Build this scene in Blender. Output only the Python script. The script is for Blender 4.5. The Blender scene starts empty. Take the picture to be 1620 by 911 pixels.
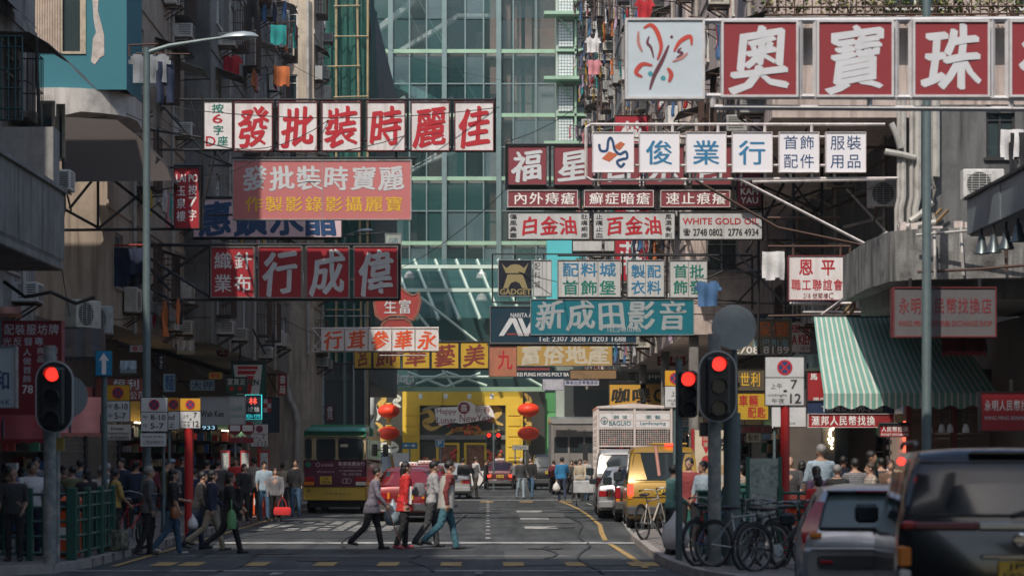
import bpy, math, random
import numpy as np
from mathutils import Vector, Matrix
R = math.radians
sc = bpy.context.scene
COL = sc.collection
# ---------------------------------------------------------------- camera
F, CX, HY, CZ = 3600.0, 772.0, 719.0, 1.8     # focal length in photo pixels, vanishing point, eye height
cam = bpy.data.cameras.new('camera'); cam_o = bpy.data.objects.new('camera', cam); COL.objects.link(cam_o)
cam.sensor_width = 36; cam.lens = F / 1620 * 36
cam.shift_x = (810 - CX) / 1620; cam.shift_y = (HY - 455.5) / 1620
cam.clip_start = .5; cam.clip_end = 3000
cam_o.location = (0, 0, CZ); cam_o.rotation_euler = (R(90), 0, 0)
cam.dof.use_dof = True; cam.dof.focus_distance = 72; cam.dof.aperture_fstop = 1.9
sc.camera = cam_o
# ---------------------------------------------------------------- light
EL, AZ = 50, 20
wd = bpy.data.worlds.new('World'); sc.world = wd; wd.use_nodes = True
nt = wd.node_tree; bg = nt.nodes['Background']
sky = nt.nodes.new('ShaderNodeTexSky'); sky.sky_type = 'NISHITA'; sky.sun_disc = False
sky.sun_elevation = R(EL); sky.sun_rotation = R(180 + AZ); sky.air_density = 1.2; sky.dust_density = 2.0
nt.links.new(sky.outputs[0], bg.inputs[0]); bg.inputs[1].default_value = .14
sun = bpy.data.lights.new('sun', 'SUN'); sun.energy = 3.7; sun.angle = R(.55); sun.color = (1, .90, .80)
sun_o = bpy.data.objects.new('sun', sun); COL.objects.link(sun_o)
d = Vector((math.sin(R(AZ)) * math.cos(R(EL)), math.cos(R(AZ)) * math.cos(R(EL)), -math.sin(R(EL))))
sun_o.rotation_euler = d.to_track_quat('-Z', 'Y').to_euler(); sun_o.location = (-30, -40, 60)
sc.view_settings.view_transform = 'Standard'; sc.view_settings.look = 'None'
sc.view_settings.exposure = 0.15; sc.view_settings.gamma = 1
sc.cycles.max_bounces = 6; sc.cycles.diffuse_bounces = 3; sc.cycles.glossy_bounces = 3; sc.cycles.transmission_bounces = 4
# ---------------------------------------------------------------- helpers
OFF = {}
def S(Y): return F / Y
def W(px, py, Y):
 s = F / Y; return ((px - CX) / s, Y, CZ + (HY - py) / s)
def XX(px, Y): return (px - CX) * Y / F
def ZZ(py, Y): return CZ + (HY - py) * Y / F
_m = {}
def lin(c): return tuple((x / 12.92 if x <= .04045 else ((x + .055) / 1.055) ** 2.4) for x in c)
def hexc(h): return lin(tuple(int(h[i:i + 2], 16) / 255 for i in (0, 2, 4)))
def M(name, col=(.5, .5, .5), rough=.7, metal=0, grime=.3, gs=2.5, streak=0, bump=.0, dirt=(.05, .045, .04), fs=30, emit=None, alpha=None, obj=False, trans=0, coat=0):
 if name in _m: return _m[name]
 if isinstance(col, str): col = hexc(col)
 m = bpy.data.materials.new(name); m.use_nodes = True; _m[name] = m
 n = m.node_tree; N = n.nodes; L = n.links; b = N['Principled BSDF']
 b.inputs['Roughness'].default_value = rough; b.inputs['Metallic'].default_value = metal
 b.inputs['Base Color'].default_value = (*col, 1)
 if coat: b.inputs['Coat Weight'].default_value = coat; b.inputs['Coat Roughness'].default_value = .08
 if trans: b.inputs['Transmission Weight'].default_value = trans
 if alpha is not None: b.inputs['Alpha'].default_value = alpha
 if emit: b.inputs['Emission Color'].default_value = (*emit[0], 1); b.inputs['Emission Strength'].default_value = emit[1]
 m.diffuse_color = (*col, 1)
 if grime or bump:
  if obj: src = N.new('ShaderNodeTexCoord').outputs['Object']
  else: src = N.new('ShaderNodeNewGeometry').outputs['Position']
 if grime:
  nz = N.new('ShaderNodeTexNoise'); nz.inputs['Scale'].default_value = gs; nz.inputs['Detail'].default_value = 8; nz.inputs['Roughness'].default_value = .65
  L.new(src, nz.inputs['Vector'])
  rp = N.new('ShaderNodeMapRange'); rp.inputs[1].default_value = .42; rp.inputs[2].default_value = .78; rp.inputs[3].default_value = 0; rp.inputs[4].default_value = grime * 1.6
  L.new(nz.outputs[0], rp.inputs[0])
  fac = rp.outputs[0]
  if streak:
   mp = N.new('ShaderNodeMapping'); mp.inputs['Scale'].default_value = (5, 5, .35); L.new(src, mp.inputs[0])
   n2 = N.new('ShaderNodeTexNoise'); n2.inputs['Scale'].default_value = 1.3; n2.inputs['Detail'].default_value = 6; L.new(mp.outputs[0], n2.inputs['Vector'])
   r2 = N.new('ShaderNodeMapRange'); r2.inputs[1].default_value = .45; r2.inputs[2].default_value = .72; r2.inputs[3].default_value = 0; r2.inputs[4].default_value = streak
   L.new(n2.outputs[0], r2.inputs[0])
   mx = N.new('ShaderNodeMath'); mx.operation = 'MAXIMUM'; L.new(fac, mx.inputs[0]); L.new(r2.outputs[0], mx.inputs[1]); fac = mx.outputs[0]
  mix = N.new('ShaderNodeMix'); mix.data_type = 'RGBA'
  mix.inputs[6].default_value = (*col, 1); mix.inputs[7].default_value = (*dirt, 1)
  cl = N.new('ShaderNodeClamp'); L.new(fac, cl.inputs[0]); L.new(cl.outputs[0], mix.inputs[0])
  L.new(mix.outputs[2], b.inputs['Base Color'])
 if bump:
  bn = N.new('ShaderNodeTexNoise'); bn.inputs['Scale'].default_value = fs; bn.inputs['Detail'].default_value = 5; L.new(src, bn.inputs['Vector'])
  bp = N.new('ShaderNodeBump'); bp.inputs['Strength'].default_value = bump; bp.inputs['Distance'].default_value = .02
  L.new(bn.outputs[0], bp.inputs['Height']); L.new(bp.outputs[0], b.inputs['Normal'])
 return m
class MB:
 def __init__(s): s.v = []; s.f = []; s.m = []
 def add(s, vs, fs, mi=0):
  o = len(s.v); s.v += [tuple(p) for p in vs]; s.f += [tuple(i + o for i in q) for q in fs]; s.m += [mi] * len(fs); return s
 def box(s, x0, x1, y0, y1, z0, z1, mi=0):
  return s.add([(x0, y0, z0), (x1, y0, z0), (x1, y1, z0), (x0, y1, z0), (x0, y0, z1), (x1, y0, z1), (x1, y1, z1), (x0, y1, z1)],
      [(0, 3, 2, 1), (4, 5, 6, 7), (0, 1, 5, 4), (1, 2, 6, 5), (2, 3, 7, 6), (3, 0, 4, 7)], mi)
 def cbox(s, x0, x1, y0, y1, z0, z1, c=.02, mi=0, taper=0):
  # box with its vertical edges and its top and bottom rims chamfered
  def ring(i, z):
   return [(x0 + i + c, y0 + i, z), (x1 - i - c, y0 + i, z), (x1 - i, y0 + i + c, z), (x1 - i, y1 - i - c, z), (x1 - i - c, y1 - i, z), (x0 + i + c, y1 - i, z), (x0 + i, y1 - i - c, z), (x0 + i, y0 + i + c, z)]
  vs = ring(c, z0) + ring(0, z0 + c) + ring(taper, z1 - c) + ring(c + taper, z1)
  fs = [tuple(range(7, -1, -1)), tuple(range(24, 32))]
  for k in range(3):
   for j in range(8): a = k * 8 + j; b = k * 8 + (j + 1) % 8; fs.append((a, b, b + 8, a + 8))
  return s.add(vs, fs, mi)
 def quad(s, a, b, c, d, mi=0): return s.add([a, b, c, d], [(0, 1, 2, 3)], mi)
 def cyl(s, p0, p1, r0, r1=None, n=10, mi=0, caps=True):
  r1 = r0 if r1 is None else r1
  p0 = Vector(p0); p1 = Vector(p1); ax = (p1 - p0)
  if ax.length < 1e-6: return s
  q = ax.to_track_quat('Z', 'Y'); vs = []
  for p, r in ((p0, r0), (p1, r1)):
   for k in range(n):
    a = 2 * math.pi * k / n; vs.append(p + q @ Vector((r * math.cos(a), r * math.sin(a), 0)))
  fs = [(k, (k + 1) % n, n + (k + 1) % n, n + k) for k in range(n)]
  if caps: fs += [tuple(range(n - 1, -1, -1)), tuple(range(n, 2 * n))]
  return s.add(vs, fs, mi)
 def tube(s, pts, r, n=6, mi=0):
  for a, b in zip(pts[:-1], pts[1:]): s.cyl(a, b, r, r, n, mi)
  return s
 def bar(s, p0, p1, w, mi=0): return s.cyl(p0, p1, w * .7071, None, 4, mi)
 def curve(s, pts, rs, n=8, mi=0, closed=False):
  # smooth swept tube through pts with one radius each
  P = [Vector(p) for p in pts]; m = len(P)
  if not hasattr(rs, '__len__'): rs = [rs] * m
  vs = []; up = Vector((0, 0, 1))
  for i, p in enumerate(P):
   a = P[(i - 1) % m] if closed else P[max(i - 1, 0)]; b = P[(i + 1) % m] if closed else P[min(i + 1, m - 1)]
   t = (b - a).normalized(); e = t.cross(up)
   if e.length < .05: e = t.cross(Vector((1, 0, 0)))
   e.normalize(); g = e.cross(t)
   for k in range(n): an = 2 * math.pi * k / n; vs.append(p + rs[i] * (math.cos(an) * e + math.sin(an) * g))
  fs = []
  for i in range(m if closed else m - 1):
   for k in range(n): fs.append((i * n + k, i * n + (k + 1) % n, ((i + 1) % m) * n + (k + 1) % n, ((i + 1) % m) * n + k))
  if not closed: fs += [tuple(range(n - 1, -1, -1)), tuple(range((m - 1) * n, m * n))]
  return s.add(vs, fs, mi)
 def lathe(s, c, prof, n=16, mi=0, ax='z'):
  vs = []
  for r, h in prof:
   for k in range(n):
    a = 2 * math.pi * k / n; x, y = r * math.cos(a), r * math.sin(a)
    vs.append((c[0] + x, c[1] + y, c[2] + h) if ax == 'z' else (c[0] + x, c[1] + h, c[2] + y) if ax == 'y' else (c[0] + h, c[1] + x, c[2] + y))
  fs = [(i * n + k, i * n + (k + 1) % n, (i + 1) * n + (k + 1) % n, (i + 1) * n + k) for i in range(len(prof) - 1) for k in range(n)]
  fs += [tuple(range(n)), tuple(range((len(prof) - 1) * n, len(prof) * n))]
  return s.add(vs, fs, mi)
 def ell(s, c, r, nu=12, nv=8, mi=0, M3=None):
  vs = []; fs = []
  for j in range(1, nv):
   t = math.pi * j / nv
   for k in range(nu):
    a = 2 * math.pi * k / nu; p = Vector((r[0] * math.sin(t) * math.cos(a), r[1] * math.sin(t) * math.sin(a), r[2] * math.cos(t)))
    if M3: p = M3 @ p
    vs.append((c[0] + p[0], c[1] + p[1], c[2] + p[2]))
  a = Vector((0, 0, r[2])); b = Vector((0, 0, -r[2]))
  if M3: a = M3 @ a; b = M3 @ b
  vs += [Vector(c) + a, Vector(c) + b]; T = len(vs) - 2
  for j in range(nv - 2):
   for k in range(nu): fs.append((j * nu + k, (j + 1) * nu + k, (j + 1) * nu + (k + 1) % nu, j * nu + (k + 1) % nu))
  for k in range(nu): fs.append((T, k, (k + 1) % nu)); fs.append((T + 1, (nv - 2) * nu + (k + 1) % nu, (nv - 2) * nu + k))
  return s.add(vs, fs, mi)
 def loft(s, rings, mi=0, caps=True, closed=True):
  n = len(rings[0]); vs = [p for r in rings for p in r]; fs = []
  for i in range(len(rings) - 1):
   for k in range(n if closed else n - 1): fs.append((i * n + k, i * n + (k + 1) % n, (i + 1) * n + (k + 1) % n, (i + 1) * n + k))
  if caps: fs += [tuple(range(n - 1, -1, -1)), tuple(range((len(rings) - 1) * n, len(rings) * n))]
  return s.add(vs, fs, mi)
 def prism(s, poly, y0, y1, mi=0):
  # polygon of (x, z) given depth along y
  n = len(poly); vs = [(x, y0, z) for x, z in poly] + [(x, y1, z) for x, z in poly]
  return s.add(vs, [tuple(range(n)), tuple(range(2 * n - 1, n - 1, -1))] + [(k, n + k, n + (k + 1) % n, (k + 1) % n) for k in range(n)], mi)
 def xform(s, M4, i0=0):
  for i in range(i0, len(s.v)): s.v[i] = tuple(M4 @ Vector(s.v[i]))
  return s
 def build(s, name, mats, parent=None, w=False, smooth=35, loc=None):
  me = bpy.data.meshes.new(name)
  vs = s.v
  if parent is not None and w:
   ox, oy, oz = OFF.get(parent.name, (0, 0, 0)); vs = [(a - ox, b - oy, c - oz) for a, b, c in vs]
  elif parent is None and loc is not None:
   ox, oy, oz = loc; vs = [(a - ox, b - oy, c - oz) for a, b, c in vs]
  me.from_pydata(vs, [], s.f)
  if not isinstance(mats, (list, tuple)): mats = [mats]
  for m in mats: me.materials.append(m)
  if len(mats) > 1: me.polygons.foreach_set('material_index', s.m)
  if smooth:
   me.polygons.foreach_set('use_smooth', [True] * len(me.polygons)); me.set_sharp_from_angle(angle=R(smooth))
  me.update()
  o = bpy.data.objects.new(name, me); COL.objects.link(o)
  if parent is not None:
   o.parent = parent
   if w: OFF[o.name] = OFF.get(parent.name, (0, 0, 0))
  elif loc is not None: o.location = loc; OFF[o.name] = tuple(loc)
  return o
def tag(o, label=None, cat=None, group=None, kind=None):
 if label: o['label'] = label
 if cat: o['category'] = cat
 if group: o['group'] = group
 if kind: o['kind'] = kind
 return o
def thing(name, label, cat, loc=(0, 0, 0), rz=0, group=None):
 o = bpy.data.objects.new(name, None); COL.objects.link(o); o.empty_display_size = .2
 o.location = loc; o.rotation_euler = (0, 0, rz); OFF[o.name] = tuple(loc)
 return tag(o, label, cat, group)
def struct(o): o['kind'] = 'structure'; return o
def kids(o): return [c for c in COL.objects if c.parent == o]
def copy_tree(o, loc, rz=0, label=None, KC={}):
 if o.name not in KC: KC[o.name] = [(c, kids(c)) for c in kids(o)]
 r = o.copy(); COL.objects.link(r); r.location = loc; r.rotation_euler = (0, 0, rz)
 if label: r['label'] = label
 for c, g in KC[o.name]:
  cc = c.copy(); COL.objects.link(cc); cc.parent = r
  for k in g: kk = k.copy(); COL.objects.link(kk); kk.parent = cc
 return r
# ---------------------------------------------------------------- lettering
_gl = {}
def glyph(t):
 if t in _gl: return _gl[t]
 cu = bpy.data.curves.new('t', 'FONT'); cu.body = t; cu.resolution_u = 2; cu.size = 1
 o = bpy.data.objects.new('t', cu); COL.objects.link(o)
 dg = bpy.context.evaluated_depsgraph_get(); me = bpy.data.meshes.new_from_object(o.evaluated_get(dg))
 v = np.zeros(len(me.vertices) * 3, dtype=np.float32); me.vertices.foreach_get('co', v); v = v.reshape(-1, 3)[:, :2].astype(float)
 f = [tuple(p.vertices) for p in me.polygons]
 bpy.data.objects.remove(o); bpy.data.meshes.remove(me); bpy.data.curves.remove(cu)
 if len(v) == 0: v = np.zeros((1, 2)); f = []
 if len(t) == 1 and ord(t) > 0x2e80: lo = np.array((0., -.12)); hi = np.array((1., .88))   # em box
 else: lo = v.min(0); hi = v.max(0)
 _gl[t] = ((v - lo) / np.maximum(hi - lo, 1e-6), f); return _gl[t]
NIB = {'brush': [(-.028, .016), (-.014, .008), (0, 0), (.014, -.008), (.028, -.016)], 'bold': [(-.016, -.012), (.016, .012), (-.016, .012), (.016, -.012)],
  'thin': [(0, 0)], 'heavy': [(-.035, -.025), (.035, .025), (-.035, .025), (.035, -.025), (0, .03), (0, -.03)], 'semi': [(-.014, .006), (.014, -.006)]}
def put(mb, t, x0, x1, z0, z1, y, style='brush', mi=0, seed=0):
 # one glyph (or one western string) filling the cell, facing -y
 g, f = glyph(t); cjk = len(t) == 1 and ord(t) > 0x2e80
 P = g.copy(); w = x1 - x0; h = z1 - z0
 if cjk:
  if style in ('brush', 'heavy'):
   u, v = P[:, 0] - .5, P[:, 1] - .5
   P[:, 1] = v + .065 * u + .025 * np.sin(5 * u + seed) + .5
   P[:, 0] = u * (1 + .10 * (v < 0) * np.abs(v) * 2) + .03 * np.sin(4.5 * v + seed * 1.7) + .5
  k = 1
 else: k = h / w * 1.3 if len(t) > 1 else .8
 for q, (dx, dz) in enumerate(NIB[style]):
  c = 1.0 if cjk else 1.1
  vs = [(x0 + (p[0] + dx * k * c) * w, y - .0006 * q, z0 + (p[1] + dz * c) * h) for p in P]
  mb.add(vs, f, mi)
def row(mb, txt, x0, x1, z0, z1, y, style='brush', pad=.04):
 # a row of separate characters in equal cells
 n = len(txt); w = (x1 - x0) / n
 for i, ch in enumerate(txt):
  if ch != ' ': put(mb, ch, x0 + w * i + w * pad, x0 + w * (i + 1) - w * pad, z0, z1, y, style, seed=i)
def colm(mb, txt, x0, x1, z0, z1, y, style='brush'):
 n = len(txt); h = (z1 - z0) / n
 for i, ch in enumerate(txt): put(mb, ch, x0, x1, z1 - h * (i + 1) + h * .06, z1 - h * i - h * .06, y, style, seed=i)
# ---------------------------------------------------------------- palette
steel = M('galvanised_steel', (.30, .33, .34), .5, .6, .35, 6)
dsteel = M('dark_steel', (.035, .04, .045), .6, .5, .3, 6, dirt=(.09, .05, .03))
rust = M('rusty_steel', (.10, .06, .045), .8, .2, .5, 5)
wsteel = M('white_painted_steel', (.66, .62, .60), .5, .1, .35, 6, streak=.4, dirt=(.16, .10, .07))
gpole = M('grey_green_pole_paint', (.11, .155, .16), .5, .2, .3, 5, dirt=(.05, .06, .06))
conc = M('weathered_concrete', (.23, .225, .215), .9, 0, .6, 1.2, .9, .4, dirt=(.06, .058, .055))
dconc = M('sooty_concrete', (.21, .21, .20), .9, 0, .5, 1.2, .7, .3)
cream = M('cream_render', (.46, .40, .32), .9, 0, .5, 1.0, .8, .25, dirt=(.13, .11, .09))
white = M('white_paint', (.72, .70, .68), .6, 0, .15, 3)
wpanel = M('white_sign_plastic', (.70, .68, .68), .4, 0, .32, 2.2, .5, dirt=(.34, .28, .24))
black = M('black_rubber', (.02, .02, .02), .7, 0, .2, 8)
blackp = M('black_plastic', (.022, .024, .026), .4, 0, .15, 8)
glassd = M('dark_glass', (.025, .035, .04), .06, 0, .1, 3, coat=.5)
winglass = M('window_glass', (.05, .08, .085), .08, 0, .15, 1.2, dirt=(.14, .15, .14), coat=.4)
chrome = M('chrome', (.6, .6, .6), .15, 1, .05, 5)
rnd = random.Random(7)
# ---------------------------------------------------------------- ground, road, pavements
asph = M('asphalt', (.040, .047, .049), .8, 0, .55, .35, 0, .5, dirt=(.095, .10, .10), fs=60)
pave = M('pavement_slabs', (.19, .175, .165), .85, 0, .5, .8, 0, .3, dirt=(.07, .065, .06))
kerbm = M('granite_kerb', (.32, .29, .27), .8, 0, .4, 2, 0, .3)
lmw = M('worn_white_road_paint', (.44, .44, .42), .8, 0, 1.1, 2.2, 0, 0, dirt=(.09, .095, .095))
lmy = M('worn_yellow_road_paint', (.46, .30, .10), .8, 0, .6, 3.0, 0, 0, dirt=(.10, .095, .08))
an = asph.node_tree; an_m = next(n for n in an.nodes if n.type == 'MIX'); amp = an.nodes.new('ShaderNodeMapping'); amp.inputs['Scale'].default_value = (2.2, .12, 1); anz = an.nodes.new('ShaderNodeTexNoise'); anz.inputs['Scale'].default_value = 1; anz.inputs['Detail'].default_value = 9; anz.inputs['Roughness'].default_value = .7
an.links.new(next(n for n in an.nodes if n.type == 'NEW_GEOMETRY').outputs['Position'], amp.inputs[0]); an.links.new(amp.outputs[0], anz.inputs[0]); ar = an.nodes.new('ShaderNodeMapRange'); ar.inputs[1].default_value = .35; ar.inputs[2].default_value = .68; an.links.new(anz.outputs[0], ar.inputs[0])
am = an.nodes.new('ShaderNodeMix'); am.data_type = 'RGBA'; am.blend_type = 'MULTIPLY'; am.inputs[0].default_value = 1; an.links.new(an_m.outputs[2], am.inputs[6]); arm = an.nodes.new('ShaderNodeMapRange'); arm.inputs[3].default_value = .5; arm.inputs[4].default_value = 1.45; an.links.new(ar.outputs[0], arm.inputs[0]); an.links.new(arm.outputs[0], am.inputs[7]); an.links.new(am.outputs[2], an.nodes['Principled BSDF'].inputs['Base Color'])
def sheet(name, x0, x1, y0, y1, z, m): return struct(MB().add([(x0, y0, z), (x1, y0, z), (x1, y1, z), (x0, y1, z)], [(0, 1, 2, 3)]).build(name, m))
sheet('ground', -900, 900, -300, 2000, -.05, M('bare_ground', (.08, .08, .078), .95, 0, .3, .2))
# road sheet, gently crowned, with patched strips
mb = MB(); ys = [-40 + i * 4 for i in range(62)]; xs = [-60, -40, -20, -9.8, -6.4, -3.2, 0, 3.2, 6.4, 9.8, 20, 40, 60]
for y in ys:
 for x in xs: mb.v.append((x, y, .004 * math.sin(x * 2 + y * .7)))
mb.f = [(j * 13 + i, j * 13 + i + 1, (j + 1) * 13 + i + 1, (j + 1) * 13 + i) for j in range(61) for i in range(12)]; mb.m = [0] * len(mb.f)
struct(mb.build('road', asph))
patch = M('newer_asphalt', (.030, .034, .036), .75, 0, .3, 1, 0, .5, dirt=(.06, .065, .065), fs=60)
patch2 = M('older_asphalt', (.085, .09, .09), .85, 0, .5, 1, 0, .5, dirt=(.05, .055, .055), fs=60)
for x0, x1, y0, y1, m in [(-5.2, -1.6, 49, 57, patch), (.9, 2.3, 60, 74, patch2), (-2.6, -.6, 36.8, 40.5, patch), (-6.1, -4.3, 62, 75, patch2), (.3, 2.6, 37, 43, patch2), (-1.3, -.3, 70, 96, patch), (1.0, 2.4, 80, 92, patch)]:
 sheet('road_patch', x0, x1, y0, y1, .0085, m)
def kerb_outline(name, pts, wall_x, y_list=None):
 # pts: kerb line from near to far; pavement between it and wall_x
 top = MB(); k = MB()
 for (ax, ay), (bx, by) in zip(pts[:-1], pts[1:]):
  top.quad((ax, ay, .131), (wall_x, ay, .131), (wall_x, by, .131), (bx, by, .131)) if abs(ay - by) > .01 else None
  L_ = math.hypot(bx - ax, by - ay); n = max(1, int(L_ / 1.0)); nx, ny = (by - ay) / L_, -(bx - ax) / L_
  sg = 1 if (wall_x - ax) * nx > 0 or abs(nx) < .2 and False else -1
  if abs(nx) < .2: sg = 1 if ny > 0 else -1
  w = .15
  for i in range(n):
   t0, t1 = i / n + .006, (i + 1) / n - .006; h = .137 + rnd.uniform(-.003, .004)
   p = [(ax + (bx - ax) * t, ay + (by - ay) * t) for t in (t0, t1)]
   a, b = p; c = (b[0] + nx * w * sg, b[1] + ny * w * sg); d_ = (a[0] + nx * w * sg, a[1] + ny * w * sg)
   q = [a, b, c, d_]; k.add([(x, y, -.02) for x, y in q] + [(x, y, h) for x, y in q], [(4, 5, 6, 7), (0, 1, 5, 4), (1, 2, 6, 5), (2, 3, 7, 6), (3, 0, 4, 7)])
 struct(top.build('pavement' if name == 'p' else name, pave, smooth=0)); struct(k.build('kerb', kerbm, smooth=0))
kl = [(-9.6, 33.4), (-7.4, 33.6), (-6.6, 34.6), (-6.35, 36.5), (-6.25, 60), (-6.2, 90), (-6.2, 108)]
kerb_outline('pavement', kl, -30)
kerb_outline('pavement', [(-6.3, 128), (-6.3, 144)], -30)
kr = [(5.6, 29.0), (4.4, 29.6), (3.5, 31), (3.05, 33), (2.85, 36), (2.85, 40), (3.0, 48), (3.4, 50.2), (4.4, 52.5), (5.7, 54), (5.8, 100), (5.8, 112)]
kerb_outline('pavement', kr, 30)
kerb_outline('pavement', [(-60, 153), (60, 153)], 60)
struct(MB().box(-60, 60, 153.2, 175, -.03, .13).build('pavement', pave, smooth=0))
# paving joints on the near pavements: slabs laid as thin proud pieces
mb = MB()
for i in range(12):
 for j in range(28):
  x = 3.2 + i * .6; y = 32.2 + j * .6
  mb.box(x + .008, x + .592, y + .008, y + .592, .125, .139 + rnd.uniform(-.002, .003))
tag(mb.build('paving_slabs', pave, smooth=0), kind='structure')
# ---- markings
def mk(name, x0, x1, y0, y1, m, z=.0125): return sheet(name, x0, x1, y0, y1, z, m)
mk('stop_line', -6.0, 3.0, 45.9, 46.75, lmw)
for px in (262, 305, 408, 515, 614, 713, 811, 910, 1015):
 x = XX(px, 37.5); w = .32 if px < 1000 else .45
 mk('yellow_crossing_mark', x - w / 2, x + w / 2 + .02, 36.7, 38.0, lmy)
mk('crossing_line', -7.2, 2.6, 35.05, 35.25, lmw); mk('crossing_line', -7.0, 2.7, 40.3, 40.42, lmw)
mk('white_marking', XX(430, 34.4), XX(448, 34.4), 34.0, 34.6, lmw); mk('white_marking', XX(752, 34.4), XX(764, 34.4), 34.1, 34.7, lmw)
for i in range(4): mk('white_marking', XX(190, 42) + i * .03 - .0, XX(216, 42) + i * .03, 40.9 + i * .62, 41.3 + i * .62, lmw)
for i in range(16): mk('centre_line_mark', -.05, .05, 48.5 + i * 2.6, 49.4 + i * 2.6, lmw)
mk('crossing_line', -5.8, 5.6, 89.6, 90.6, lmw); mk('crossing_line', -5.8, 5.6, 97, 97.5, lmw)
for i in range(7): mk('yellow_crossing_mark', -4.8 + i * 1.5, -4.3 + i * 1.5, 86, 87.5, lmy)
for i in range(3): mk('lane_mark', .9, 1.7, 55 + i * 8, 57 + i * 8, lmw); 
def strip(name, pts, w, m, z=.0165):
 mb = MB()
 for (ax, ay), (bx, by) in zip(pts[:-1], pts[1:]): mb.quad((ax - w / 2, ay, z), (ax + w / 2, ay, z), (bx + w / 2, by, z), (bx - w / 2, by, z))
 return struct(mb.build(name, m, smooth=0))
yl = [(2.45, 47.5), (2.6, 52), (2.85, 58), (2.95, 66), (3.0, 74), (2.9, 82), (2.75, 89)]
strip('yellow_line', yl, .11, lmy); strip('white_bay_line', [(x + .75, y + 2) for x, y in yl[:-1]], .09, lmw)
strip('yellow_line', [(-6.0, 36.5), (-6.0, 88)], .1, lmy); strip('yellow_line', [(2.45, 45.6), (2.5, 40), (2.5, 36)], .11, lmy)
mb = MB()   # worn lettering block painted in the bus bay
for i in range(9):
 for j in range(8):
  if rnd.random() < .72:
   x = -5.6 + i * .38; y = 53.6 + j * .95; mb.quad((x, y, .0205), (x + .27, y, .0205), (x + .29, y + .62, .0205), (x + .02, y + .62, .0205))
struct(mb.build('worn_bay_lettering', lmw, smooth=0))
strip('white_bay_line', [(-3.1, 53), (-3.1, 60)], .12, lmw)
for k, (x, y, L_) in enumerate([(-4.2, 34.5, 9), (-1.0, 35, 6), (1.6, 34.2, 12), (-2.8, 44, 14), (2.1, 47, 20), (-.7, 58, 25), (1.0, 39, 6), (-5.2, 40, 8)]):
 strip('tar_seam', [(x + .16 * math.sin(q * .45 + k) + .02 * q * (-1) ** k, y + L_ * q / 14) for q in range(15)], .045, patch, .0245)
for k, (x0, x1, y) in enumerate([(-5.9, 2.4, 42.3), (-5.9, 2.3, 39.2), (-3.5, 2.6, 51.5), (-5.8, .2, 63)]): sheet('tar_seam', x0, x1, y, y + .08, .0285, patch)
mhm = M('cast_iron', (.06, .06, .06), .6, .6, .4, 8)
for k, (x, y) in enumerate([(-3.9, 41.2), (1.1, 43.5), (-1.7, 52), (1.8, 56), (-2.9, 38.6)]):
 tag(MB().lathe((x, y, .009), [(.34, 0), (.34, .006), (.27, .006), (.26, .004)], 20).build('manhole_cover', mhm, loc=None), ['round iron manhole cover left of centre before the stop line', 'round iron manhole cover in the right lane before the stop line', 'round iron manhole cover in the left lane beyond the stop line', 'round iron manhole cover in the right lane beyond the stop line', 'round iron manhole cover between the yellow crossing marks'][k], 'manhole cover', 'manhole covers in the road')
# ---------------------------------------------------------------- facades
winf = {'alu': M('window_frame_aluminium', (.33, .34, .33), .45, .5, .2, 6), 'bronze': M('window_frame_cream', (.42, .36, .27), .6, 0, .35, 6), 'dark': dsteel, 'white': M('window_frame_white', (.6, .6, .58), .5, 0, .25, 6)}
curt = [M('curtain_' + n, c, .9, 0, .2, 8) for n, c in (('pale', (.45, .46, .43)), ('grey', (.25, .28, .28)), ('beige', (.42, .34, .25)), ('blue', (.12, .20, .26)))]
_w = {}
def win_mesh(w, h, kind):
 k = (round(w, 2), round(h, 2), kind)
 if k in _w: return _w[k]
 a = MB(); t = .05
 for x0, x1, z0, z1 in ((-w / 2, -w / 2 + t, 0, h), (w / 2 - t, w / 2, 0, h), (-w / 2 + t, w / 2 - t, 0, t), (-w / 2 + t, w / 2 - t, h - t, h), (-.022, .022, t, h - t), (-w / 2 + t, -.022, h * .7, h * .7 + .035), (.022, w / 2 - t, h * .7, h * .7 + .035)): a.box(x0, x1, -.03, .03, z0, z1)
 a.box(-w / 2 - .06, w / 2 + .06, -.16, -.031, -.06, 0)
 p = MB(); e = .01
 for x0, x1 in ((-w / 2 + t, -.022), (.022, w / 2 - t)):
  p.quad((x0, e, t), (x1, e, t), (x1, e + rnd.uniform(-.006, .006), h * .7), (x0, e, h * .7)); p.quad((x0, e, h * .7 + .035), (x1, e, h * .7 + .035), (x1, e, h - t), (x0, e, h - t))
 c = MB(); n = 14
 x0, x1 = (-w / 2 + t, w / 2 * rnd.choice([-.2, .1, .9])); 
 for i in range(n): xa = x0 + (x1 - x0) * i / n; xb = x0 + (x1 - x0) * (i + 1) / n; ya = .09 + .02 * (i % 2); yb = .09 + .02 * ((i + 1) % 2); c.quad((xa, ya, t), (xb, yb, t), (xb, yb, h - t), (xa, ya, h - t))
 _w[k] = [a, p, c, {}]; return _w[k]
wmat_glass = M('window_pane_glass', (.035, .055, .06), .05, 0, .25, .8, dirt=(.11, .13, .125), alpha=.86, coat=.5)
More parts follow.
